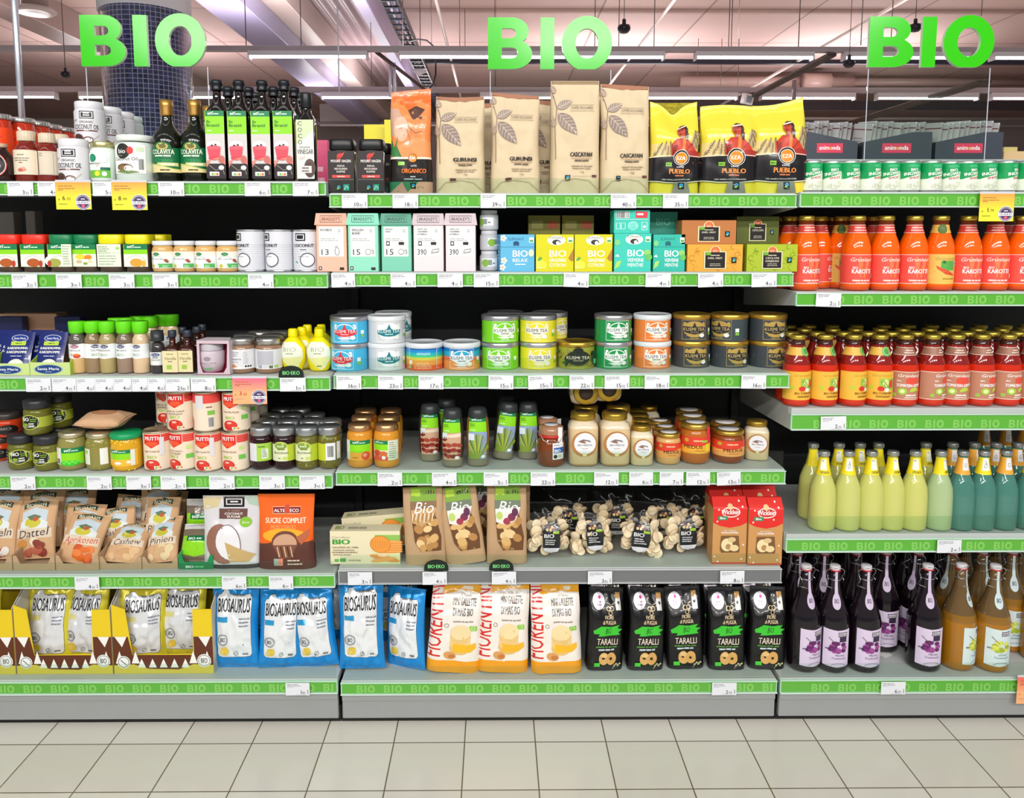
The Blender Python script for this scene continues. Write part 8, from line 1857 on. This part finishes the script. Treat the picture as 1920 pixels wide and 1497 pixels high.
for j, (u, kk_) in enumerate(((1060, 1), (1150, 0), (1235, 1), (1300, 2))): put(tb[kk_], u, 'M5', 0.14, 'clear bag of toasts in the second row, %s from the left' % ORD[j], group='clear bags of toast slices in the second row', zoff=.012)
# red topped boxes
def art_red(a):
    a.rect(-50, 0, 50, 100, '#c99458'); a.poly([(-50, 100), (50, 100), (50, 64), (30, 59), (0, 56), (-30, 59), (-50, 64)], '#de2a24'); a.rect(-50, 0, 50, 2.5, '#c94a34'); a.ell(2, 80, 27, '#f2efe8', ry=8); a.ell(2, 80, 25, '#c9342c', ry=6.5); a.text('Wicklein', 0, 77, 7, '#fff', w=52, bold=.02); a.ell(0, 88, 8, '#e6c490', ry=4); a.rect(-36, 68, -8, 74, '#3a8a5a'); a.text('Bio', -22, 69.5, 3.4, '#fff', w=16, bold=.02)
    for x, y in ((-34, 84), (28, 95), (36, 88), (22, 70), (-38, 66), (-44, 12), (36, 8), (-34, 4), (40, 30)): a.ell(x, y, 3, '#f8ece0', n=5)
    a.text('BIO DINKEL', 0, 51, 2.2, '#f4e6d0', w=34); a.text('VANILLEKIPFERL', 0, 47.5, 2.6, '#fff', w=50, bold=.02)
    a.poly([(-28, 22), (-24, 18), (28, 18), (30, 22), (26, 44), (-26, 44)], '#7a5430'); a.ell(-8, 30, 17, '#ecd8a8', ry=10); a.ell(-4, 27, 8, '#b08a58', ry=4.5); a.ell(14, 25, 13, '#e8d09c', ry=5); a.ell(6, 38, 12, '#d9bd88', ry=4)
W, H = dims(1397, 1460, 934, 'M5', 1062, 0.6)
root = None
def redbox():
    D = 0.055; root = empty('cookie_box'); hb = H * 0.86
    mb = MB(); box(mb, -W / 2, W / 2, -D / 2, D / 2, 0, hb, '#c99458', 0.0008); a = Art(W, H); art_red(a)
    a.P = [q for q in a.P]
    paint(mb, a, lambda x, h: (Vector((x, -D / 2 if h <= hb else -D / 2 + (h - hb) / (H - hb) * D * .42, h)), Vector((0, -1, 0))), stepy=H * .02, off=.0003)
    part(mb, 'box_body', 'print', root)
    mb = MB(); V = [(-W / 2, -D / 2, hb), (W / 2, -D / 2, hb), (W / 2, D / 2, hb), (-W / 2, D / 2, hb), (-W / 2, -D * .08, H), (W / 2, -D * .08, H), (W / 2, D * .08, H), (-W / 2, D * .08, H)]
    mb.add(V, [(0, 1, 5, 4), (1, 2, 6, 5), (2, 3, 7, 6), (3, 0, 4, 7), (4, 5, 6, 7)], '#de2a24', 0, False); part(mb, 'gable_top', 'print', root)
    return Kind(root, D, H, 'cookie box', 'cookie_box')
kr_ = redbox(); gr_ = 'red topped tan cookie boxes'
put(kr_, 1361, 'M5', 1058, 'red topped tan cookie box in front, beside the toast bags', group=gr_); put(kr_, 1427, 'M5', 1060, 'red topped tan cookie box in front, at the end of the fifth shelf', group=gr_)
put(kr_, 1354, 'M5', 0.095, 'red topped cookie box behind, only its red gable showing, left', group=gr_, sc=(1, 1, 1.03)); put(kr_, 1416, 'M5', 0.095, 'red topped cookie box behind, only its red gable showing, right', group=gr_, sc=(1, 1, 1.03))

# ================================================================ BOTTOM SHELF, left bay: yellow trays of crisps
def art_bio(panel, edge, top_text=True):
    def f(a):
        a.rect(-49, 0, 49, 100, edge); P = [(-38, 18), (-34, 15), (34, 15), (38, 18), (38, 84), (34, 88), (-10, 88), (-16, 93), (-24, 93), (-30, 88), (-34, 88), (-38, 84)]
        a.poly(P, '#2a3038'); a.poly([(x * .98, 50 + (y - 50) * .985) for x, y in P], panel); a.text('BIOSAURUS', 0, 68, 15, '#15161a', w=70, bold=.03, sh=0.02); a.bars(10, 86, 40, 1, 1.6, 4, '#888', al='c')
        a.rect(-36, 57, -14, 63, '#2b9ad0' if edge == '#1690dc' else '#e0d890'); a.bars(14, 60, 22, 3, 1.6, 4, '#8a8f98', seed=2)
        a.ring(-24, 36, 12, 1.4, '#70757c'); a.ring(-24, 36, 9.6, .8, '#9a9fa6'); a.text('BIO', -24, 33.5, 5, '#222', w=11, bold=.01)
        a.ell(-20, 23, 9, '#e8c84a', ry=5, rot=20); a.ell(-26, 21, 5, '#f0d878', ry=3.4, rot=-30); a.ring(4, 20, 5, .8, '#555'); a.line([(1, 17), (7, 23)], .8, '#555'); a.bars(24, 18, 16, 1, 2, 4, '#777', al='c')
    return f
W, H = dims(401, 491, 1104, 'L6', 1266, 0.4)
BL = '#1690dc'
def crisp(seed, w=1.0, h=1.0, top=None): return bag('crisp_bag', 'bag', W * w, H * h, 0.062, art_bio('#eceff2', BL), 'pillow', seed, BL, 'foil', 0.013, pinch=0.09, top=top, seal='#1a86cc')
b1, b2, b3, b4 = crisp(71), crisp(73, .92, .93), crisp(79, .97, 1.05, lambda u: .03 * u), crisp(83, .9, .94, lambda u: -.03 * u)
gb_ = 'blue crisp bags'
put(b1, 444, 'L6', 1262, 'blue crisp bag next to the yellow tray, standing straight', group=gb_, tx=-6); put(b2, 526, 'L6', 1262, 'blue crisp bag second from the left, slightly lower', group=gb_, tx=-7, rz=6, ty=2); put(b4, 598, 'L6', 1260, 'blue crisp bag tilted to the left, its corner behind the tall one', group=gb_, tx=-7, ty=-6); put(b3, 680, 'L6', 1264, 'tallest blue crisp bag, over the joint of the two bays', group=gb_, tx=-6, ty=-1); put(b2, 762, 'M6', 1262, 'blue crisp bag turned away to the left, beside the corn cake bags', group=gb_, tx=-8, rz=-22, ty=-3)
for j, (u, kx) in enumerate(((470, b1), (545, b2), (640, b4), (745, b1))): put(kx, u, 'L6' if j < 3 else 'M6', 0.19, 'blue crisp bag in the dark second row, %s from the left' % ORD[j], group='blue crisp bags in the second row', rz=5, sc=(1, 1, 1.1))
YE = '#d9cc38'
def art_yb(a): art_bio('#e6e7ea', YE)(a); a.ell(8, 38, 15, '#e0c23a', ry=9, rot=25); a.ell(14, 32, 9, '#c9a428', ry=6)
def ycrisp(seed, top=None): return bag('crisp_bag', 'bag', W * .98, H * .93, 0.06, art_bio('#e2e4e8', YE), 'pillow', seed, YE, 'foil', 0.013, pinch=0.08, top=top, seal='#e2d64a')
y1, y2, y3 = ycrisp(91), ycrisp(93, lambda u: .05 * u * u - .02), ycrisp(97)
def crisp_tray(u0, u1, label):
    key = 'L6'; z = SZ[key]; y = 0.030; xa, xb = x_at(u0, y, z), x_at(u1, y, z); w = xb - xa; h = z_at(1132, y) - z; hp = z_at(1226, y) - z; D = 0.26; t = 0.0022; hy = z_at(1192, y) - z
    root = empty('crisp_tray', ((xa + xb) / 2, y, z + 0.0004)); lip = w * 0.19
    pts = [(-w / 2, 0), (w / 2, 0), (w / 2, h * .93), (w / 2 - lip, h * .93), (w / 2 - lip * 1.05, hp * 1.05), (-w / 2 + lip, hp), (-w / 2 + lip * .72, h * .93), (-w / 2, h)]
    mb = MB(); slab(mb, pts, 0, t, '#e6c71a')
    a = Art(w, h); q = 100 / w; L = lip / w * 100; hpp, hyy = hp / h * 100, hy / h * 100
    a.rect(-50, 0, 50, hpp * .5, '#dcc84a'); a.poly([(-50, hpp * .45), (-30, hpp * .5), (-15, 7), (15, 6), (30, hpp * .5), (50, hpp * .45), (50, hyy), (50 - L, hyy), (50 - L, hpp), (-50 + L, hpp), (-50 + L * .8, hyy), (-50, hyy)], '#5f2c14')
    for x in (-44 + L * .1, 42): a.poly([(x - 6, hyy), (x + 6, hyy), (x + 1, hyy - 15)], '#f0eee8')
    for x, s_ in ((-44, 1), (44, 1), (-28, 1), (30, 1)): a.poly([(x - 4, hpp * .55), (x + 4, hpp * .55), (x, hpp * .55 + 18)], '#f2f0ea')
    for x in (-22, -11, 0, 11, 22): a.poly([(x - 4, 9), (x + 4, 9), (x, 22)], '#f2f0ea')
    a.ell(-40, 17, 6.6, '#f0f0ee'); a.ring(-40, 17, 5.6, .6, '#333'); a.line([(-43, 20), (-40, 16), (-37, 13)], .8, '#333'); a.ell(41, 19, 7, '#eeeeea'); a.ring(41, 19, 6, .5, '#555'); a.text('BIO', 41, 15.5, 7, '#222', w=6.4, bold=.02)
    paint(mb, a, flat(0, 0, 0)); part(mb, 'front_panel', 'print', root)
    for s_ in (-1, 1):
        mb = MB(); x = s_ * (w / 2 - t / 2); V = [(x - t / 2, t, 0), (x - t / 2, D, 0), (x - t / 2, D, h * 1.25), (x - t / 2, D * .4, h * 1.25), (x - t / 2, t, h * .95)]; V += [(v[0] + t, v[1], v[2]) for v in V]
        mb.add(V, [(0, 4, 3, 2, 1), (5, 6, 7, 8, 9), (0, 5, 9, 4), (3, 8, 7, 2), (4, 9, 8, 3), (2, 7, 6, 1), (1, 6, 5, 0)], '#c9c4ba', 0, False); part(mb, 'side_panel', 'paper', root)
    mb = MB(); box(mb, -w / 2 + t, w / 2 - t, t, D, 0, t, '#b5ab92'); part(mb, 'tray_base', 'paper', root)
    mb = MB(); box(mb, -w / 2, w / 2, D, D + t, 0, h * .9, '#d9c018'); part(mb, 'back_panel', 'print', root)
    return tag(root, label, 'display tray', 'yellow and brown crisp trays')
crisp_tray(-150, 30, 'yellow and brown crisp tray cut by the left edge'); crisp_tray(33, 212, 'yellow and brown crisp tray with two bags in front, second from the left'); crisp_tray(215, 401, 'yellow and brown crisp tray beside the blue crisp bags')
gY = 'yellow and white crisp bags'
for k, u, y, l, kw in ((y1, 94, .045, 'left one in the second tray', dict(tx=-10)), (y2, 160, .05, 'right one in the second tray', dict(tx=-10, rz=-10)), (y2, 270, .045, 'front left in the tray beside the blue bags', dict(tx=-8, rz=12, ty=1)), (y3, 345, .07, 'right one in the tray beside the blue bags', dict(tx=-8)), (y1, 312, .125, 'middle one behind in the tray beside the blue bags', dict(tx=-6)), (y3, 130, .14, 'behind in the second tray', dict(tx=-6, rz=8)), (y1, 20 - 60, .06, 'in the tray cut by the left edge', dict(tx=-8))):
    put(k, u, 'L6', y, 'yellow and white crisp bag, ' + l, zoff=.006, group=gY, **kw)

# ================================================================ BOTTOM SHELF, middle bay
def art_fio(a):
    a.rect(-49, 0, 49, 100, '#efe8df'); a.rect(-49, 0, 49, 14, '#f0a014'); a.poly([(-30, 100), (49, 100), (49, 90), (10, 92), (-30, 88)], '#f3ae18'); a.text('FIORENTINI', -26, 18, 22 * .9, '#d8241f', w=80 * H2_W, al='l', rot=90, bold=.01)
    a.text('MINI GALLETTE', 14, 77, 7.5, '#3a2a22', w=44, bold=.02); a.text('DI MAIS BIO', 12, 67, 7.5, '#3a2a22', w=38, bold=.02); a.bars(14, 60, 40, 1, 1.6, 4, '#a09088', al='c', seed=2); a.text('Il Originale', 16, 86, 3, '#8a7a70', w=20, sh=.3); a.leaf(34, 53, 14)
    for q in range(4): a.ell(10, 30 + q * 6, 20, ('#e2bd74', '#ecca86', '#e6c27c', '#efd9a4')[q], ry=9, rot=4)
    a.poly([(-2, 24), (30, 25), (40, 30), (40, 36), (22, 33), (-4, 34)], '#f3b81c'); a.ell(-8, 20, 12, '#d99a58', ry=4.5, rot=-8); a.ell(-4, 19, 7, '#c27a3c', ry=2.4)
    a.ring(-18, 56, 4, .8, '#555')
W, H = dims(903, 996, 1100, 'M6', 1262, 0.5); H2_W = H / W
def fio(seed, w, h, top): return bag('corn_cake_bag', 'bag', W * w, H * h, 0.075, art_fio, 'gusset', seed, '#efe8df', 'film', 0.009, pinch=0.045, top=top, bands=[(0.135, '#f09c12'), (0.93, '#efe8df'), (1, '#f3a818')], seal='#f5b42a')
gF = 'white and yellow corn cake bags'
put(fio(101, 1.06, 1.0, lambda u: -.03 * u * u + .02 * u), 850, 'M6', 1262, 'white corn cake bag with slumped top, beside the blue crisp bags', group=gF, ty=4, tx=-4); put(fio(103, 1.0, 1.02, lambda u: .02 * u), 942, 'M6', 1262, 'white corn cake bag in the middle of the three', group=gF, tx=-4, ty=2); put(fio(107, 1.0, 1.0, lambda u: 0), 1042, 'M6', 1264, 'white corn cake bag beside the black snack bags', group=gF, tx=-4, ty=-1)
def art_tar(a):
    a.rect(-49, 0, 49, 100, '#131214'); a.rect(-44, 95, 44, 98, '#2a2c30'); a.ell(-24, 84, 17, '#e6dce6', ry=9.5); a.ell(-22, 88, 4, '#d0388a', ry=2); a.bars(-24, 82, 20, 2, 1.4, 3, '#a898a8', al='c'); a.rect(24, 74, 38, 94, '#e6e2da'); a.rect(24, 87, 38, 94, '#c99a5a'); a.ell(31, 82, 4, '#222')
    a.ring(2, 76, 6, 1.8, '#e9cfa4', n=12); a.ring(12, 76, 6, 1.8, '#e9cfa4', n=12); a.ring(7, 71, 6, 1.8, '#e9cfa4', n=12); a.line([(12, 80), (22, 82)], 1.6, '#e9cfa4')
    a.text('FIORE', 4, 64, 4.2, '#ead2aa', w=24, bold=.03); a.text('di PUGLIA', 4, 58, 4.6, '#ead2aa', w=38, bold=.03)
    a.poly([(-40, 50), (-30, 53), (-20, 56), (10, 55), (34, 57), (28, 53), (42, 51), (30, 48), (36, 45), (10, 44), (-26, 43), (-22, 46), (-38, 46)], '#3cc832'); a.text('BIO', 2, 46.5, 6.5, '#0f3a12', w=18, sh=.15); a.text('TARALLI', 0, 32.5, 7.5, '#f4e6d0', w=58, bold=.01, sh=.05); a.bars(-2, 29, 60, 1, 1.8, 4, '#4f8a34', al='c', seed=2); a.bars(-2, 25.5, 62, 1, 2, 4, '#c9d8dc', al='c', seed=3)
    a.ell(-8, 15, 14, '#e2b26a', ry=8, n=20); a.ell(-9, 16, 4.5, '#3a2010', ry=2); a.ell(12, 15, 14, '#dfac62', ry=8); a.ell(11, 15, 4.5, '#3a2010', ry=2); a.ell(-8, 19, 9, '#efc888', ry=2.6); a.rect(-34, 5, -18, 10, '#4fd03a')
    a.line([(16, 2), (26, 7), (36, 8)], 1.2, '#cfc8a0'); [a.ell(22 + q * 5, 6 + (q % 2) * 2, 3, '#b9b890', ry=1.2, rot=30) for q in range(4)]
W, H = dims(1244, 1312, 1118, 'M6', 1262, 0.5)
kta = bag('snack_bag', 'bag', W, H * 1.05, 0.06, art_tar, 'gusset', 111, '#131214', 'foil', 0.006, pinch=0.02, seal='#26282c'); ktb_ = bag('snack_bag', 'bag', W, H * 1.05, 0.06, art_tar, 'gusset', 117, '#131214', 'foil', 0.006, pinch=0.04, seal='#26282c', top=lambda u: -.012 * u)
for i, (u, b_) in enumerate(((1130, 1258), (1206, 1258), (1282, 1255), (1358, 1257), (1432, 1256))): put((ktb_ if i < 2 else kta), u, 'M6', b_, 'black snack bag with green splash label, %s of the five in front' % ('leftmost', 'second', 'middle', 'fourth', 'rightmost')[i], group='black snack bags in front', ty=(3, 3, -2, 0, 2)[i], rz=(8, 6, 0, 0, 0)[i], tx=-4)
for i, u in enumerate((1132, 1200, 1275, 1340, 1412)): put(kta, u, 'M6', 0.125, 'black snack bag in the second row, %s of five tops' % ('leftmost', 'second', 'middle', 'fourth', 'rightmost')[i], group='black snack bags in the second row', sc=(1, 1, 1.12))

# ================================================================ FOURTH SHELF, right bay: lemonade
LB = [(0, 0.3), (70, 0), (92, 1.2), (98, 4), (99, 20), (98, 42), (92, 54), (72, 64), (52, 72), (42, 80), (34, 88), (33, 95), (0, 95.5)]
LC = [(0, 94), (38, 94), (40, 94.6), (40, 99), (37, 100), (0, 100)]
def art_lm(v):
    def f(a):
        c = '#f0dc1c' if v != 2 else '#eda83a'
        a.rect(-60, 0, 60, 100, c)
        if v == 0: a.rect(-18, 30, 10, 92, '#e9eee0'); a.bars(-16, 80, 20, 1, 6, 8, '#888'); a.text('LIMONATA', 2, 8, 16, '#4a4a2a', w=34, bold=.01)
        elif v == 1: a.rect(-22, 24, 8, 96, '#e6e8ea'); a.line([(-12, 40), (-2, 54), (-8, 80)], 2.4, '#555'); a.ell(-8, 52, 6, '#888', ry=12); a.ell(-8, 52, 4.5, '#e6e8ea', ry=9); a.ell(22, 60, 9, '#e8c01c')
        else: a.rect(-16, 26, 12, 96, '#e6e4e8'); a.ell(-2, 56, 6, '#777', ry=12); a.ell(-2, 56, 4.5, '#e6e4e8', ry=9); a.ell(24, 40, 8, '#e2802c')
    return f
W, H = dims(1563, 1612, 847, 'R4', 1002)
def lem(v, col, mat='cloudy', neck=None): return vessel('lemonade_bottle', 'bottle', W, H, LB, col, LC, '#b5b8b8', 'metal', [('neck_label', 71, 92, art_lm(v))], mat=mat, bodyname='glass_bottle', capname='screw_cap', bands=[(70, col), (100, neck or col)], ribs=18)
l0, l1 = lem(0, '#cacb72', neck='#aaa94c'), lem(1, '#c8cb76', neck='#aaa94c'); lg = lem(0, '#abc08e', neck='#8fa474'); lt = lem(2, '#5fa394', 'semi', '#4f9686'); lt2 = lem(1, '#5fa394', 'semi', '#4f9686')
gl = 'pale yellow lemonade bottles'
for k, u, b_, l, rz in ((l0, 1539, 1001, 'first in front, beside a taller looking one behind', -16), (l1, 1585, 1003, 'second in front, white strip on its neck label', 0), (l0, 1628, 1003, 'third in front', 10), (l0, 1667, 999, 'fourth in front, set back a little', 18), (l0, 1709, 1001, 'fifth in front', -14), (lg, 1756, 1001, 'sixth in front, greener, with white side label', 40)): put(k, u, 'R4', b_, 'pale yellow lemonade bottle, ' + l, rz=rz, group=gl)
for k, u, b_, l in ((lt, 1797, 1001, 'first from the left in front'), (lt2, 1836, 1001, 'second in front, beside the white scrap of label'), (lt, 1877, 998, 'third in front'), (lt2, 1925, 999, 'cut by the right edge')): put(k, u, 'R4', b_, 'clear teal soda bottle, ' + l, rz=5, group='clear teal soda bottles')
yb = at_z(1600, 1000, SZ['R4']).y
for j, (u, k) in enumerate(((1519, l0), (1567, l0), (1606, l0), (1640, l0), (1728, l0))): put(k, u, 'R4', yb + .085, 'pale yellow lemonade bottle in the second row, %s from the left' % ORD[j], rz=(60, -10, 6, 90, 20)[j], group='lemonade bottles in the second row')
for j, (u, k) in enumerate(((1778, lt), (1818, lt), (1858, lt), (1898, lt))): put(k, u, 'R4', yb + .085, 'teal soda bottle with orange neck label in the second row, %s from the left' % ORD[j], rz=(0, 30, -20, 10)[j], group='teal soda bottles in the second row')
for j, u in enumerate((1838, 1878, 1912)): put(lt, u, 'R4', yb + .25, 'soda bottle far back in the shade, %s of three' % ORD[j], sc=(1, 1, 1.08), group='soda bottles far back')

# ================================================================ BOTTOM SHELF, right bay: clip top juice bottles
KB = [(0, 0.3), (80, 0), (94, 1.2), (98, 4), (99, 40), (97, 47), (88, 54), (66, 63), (46, 72), (36, 80), (31, 87), (30, 95), (0, 95.5)]
def art_kelo(red):
    def f(a):
        bg = '#d9c9e2' if red else '#d3e2e2'; a.poly([(-40, 0), (0, -3), (40, 0), (40, 100), (0, 97), (-40, 100)], bg)
        a.rect(2, 80, 30, 92, '#3a3640'); a.rect(4, 82, 28, 90, '#e8e2ee'); a.text('KELA', 16, 83.4, 5, '#222', w=20, bold=.04); cs = ('#7a2a7a', '#8f3a8a', '#5f2060', '#a04a90') if red else ('#c9d44a', '#b5c43a', '#dbe06a', '#a3b430')
        rnd = random.Random(4)
        if red: a.rect(6, 66, 28, 80, '#3a2a44')
        for q in range(16): a.ell(-6 + rnd.uniform(-12, 34), 46 + rnd.uniform(-8, 18), 8, rnd.choice(cs), ry=5.5, n=12)
        a.line([(-24, 78), (-10, 66), (-2, 60)], 1.4, '#5a4a3a'); a.text('BIO', -26, 45, 3.6, '#2a262c', w=12, bold=.03); a.text('Merlot' if red else 'Grüner', 8, 28, 5.5, '#6a4a78' if red else '#5a8a9a', w=26, sh=.3); a.text('Traubensaft', 4, 20, 5, '#6a4a78' if red else '#5a8a9a', w=40, sh=.3); a.ring(6, 0, 22, 1.4, '#8a7a94', ry=9, a0=10, a1=170)
    return f
def art_seal(red):
    def f(a): bg = '#cdbcd6' if red else '#c9dadc'; a.rect(-8, 34, 8, 100, bg); a.ell(0, 22, 15, bg, ry=22); a.text('BIO', 0, 16, 11, '#3a3440', w=15, bold=.02); a.line([(-3, 90), (-3, 46)], 1, '#f0e8f4')
    return f
W, H = dims(1529, 1591, 1062, 'R6', 1266)
def kelo(red):
    col = '#120810' if red else '#a86f14'; r = W / 2
    k = vessel('juice_bottle', 'bottle', W, H, KB, col, [(0, 95.5), (26, 95.5), (30, 96.3), (31, 99.2), (26, 100), (0, 100)], '#d8d5d8', 'plastic', [('label', 8, 44, art_kelo(red)), ('neck_label', 61, 95, art_seal(red))], mat='glass', bodyname='glass_bottle', capname='ceramic_stopper', bands=[(44, col), (52, '#0e0810' if red else '#8f6420'), (100, '#1c1218' if red else '#6a5230')])
    mb = MB(); lathe(mb, [(0, H * .950), (r * .33, H * .950), (r * .34, H * .954), (r * .33, H * .958), (0, H * .958)], '#c8323c', 20); part(mb, 'rubber_ring', 'plastic', k.root)
    mb = MB()
    for s_ in (-1, 1): tube(mb, [(0, -r * .33, H * .985), (s_ * r * .30, -r * .3, H * .985), (s_ * r * .52, -r * .15, H * .95), (s_ * r * .50, -r * .05, H * .91), (s_ * r * .40, 0, H * .89), (s_ * r * .45, -r * .25, H * .87)], 0.0010, '#d6d6da', 6)
    tube(mb, [(r * .38 * math.cos(t), r * .38 * math.sin(t), H * .872) for t in [2 * math.pi * q / 12 for q in range(12)]], 0.001, '#d6d6da', 6, closed=True)
    tube(mb, [(-r * .45, -r * .3, H * .87), (-r * .75, -r * .45, H * .83), (-r * .3, -r * .6, H * .81)], 0.001, '#d6d6da', 6)
    part(mb, 'wire_bail', 'metal', k.root)
    return k
kd, kw = kelo(True), kelo(False)
gd, gw = 'dark grape juice bottles with clip tops', 'amber grape juice bottles with clip tops'
for u, b_, l, rz in ((1504, 1265, 'nearest the middle bay', 14), (1557, 1266, 'second from the middle bay', -6), (1615, 1266, 'third, left of the empty gap', 0), (1729, 1264, 'right of the empty gap', -8)): put(kd, u, 'R6', b_, 'dark grape juice bottle with clip top and lilac label, ' + l, rz=rz, group=gd)
for u, b_, l, rz in ((1791, 1262, 'beside the dark one', 34), (1854, 1265, 'label turned straight to the front', -4), (1945, 1250, 'cut by the right edge', 0)): put(kw, u, 'R6', b_, 'amber grape juice bottle with clip top and pale label, ' + l, rz=rz, group=gw)
yk = at_z(1600, 1265, SZ['R6']).y
for j, u in enumerate((1488, 1538, 1597, 1652, 1712)): put(kd, u, 'R6', yk + .105, 'dark grape juice bottle with clip top in the second row, %s from the left' % ORD[j], rz=(10, -20, 60, -14, -60)[j], group='dark grape juice bottles in the second row')
for j, u in enumerate((1775, 1830, 1885)): put(kw, u, 'R6', yk + .105, 'amber grape juice bottle with clip top in the second row, %s from the left' % ORD[j], rz=(-70, 20, -10)[j], group='amber grape juice bottles in the second row')
for j, u in enumerate((1474, 1522, 1580, 1635, 1690, 1745, 1800, 1856, 1905)): put(kd if j < 6 else kw, u, 'R6', yk + .20, 'clip top juice bottle in the dark third row, %s from the left' % ORD[j], rz=25 * j, group='clip top juice bottles in the third row')
mb = MB(); box(mb, -.018, .018, -.012, .012, 0, .0006, '#e6e6e4'); o = mb.build('paper_scrap', 'print'); o.location = (x_at(1660, .12, SZ['R6']), .12, SZ['R6'] + .0006); o.rotation_euler = (0, 0, .5); tag(o, 'small scrap of white paper lying on the base shelf in the gap between dark bottles', 'paper')
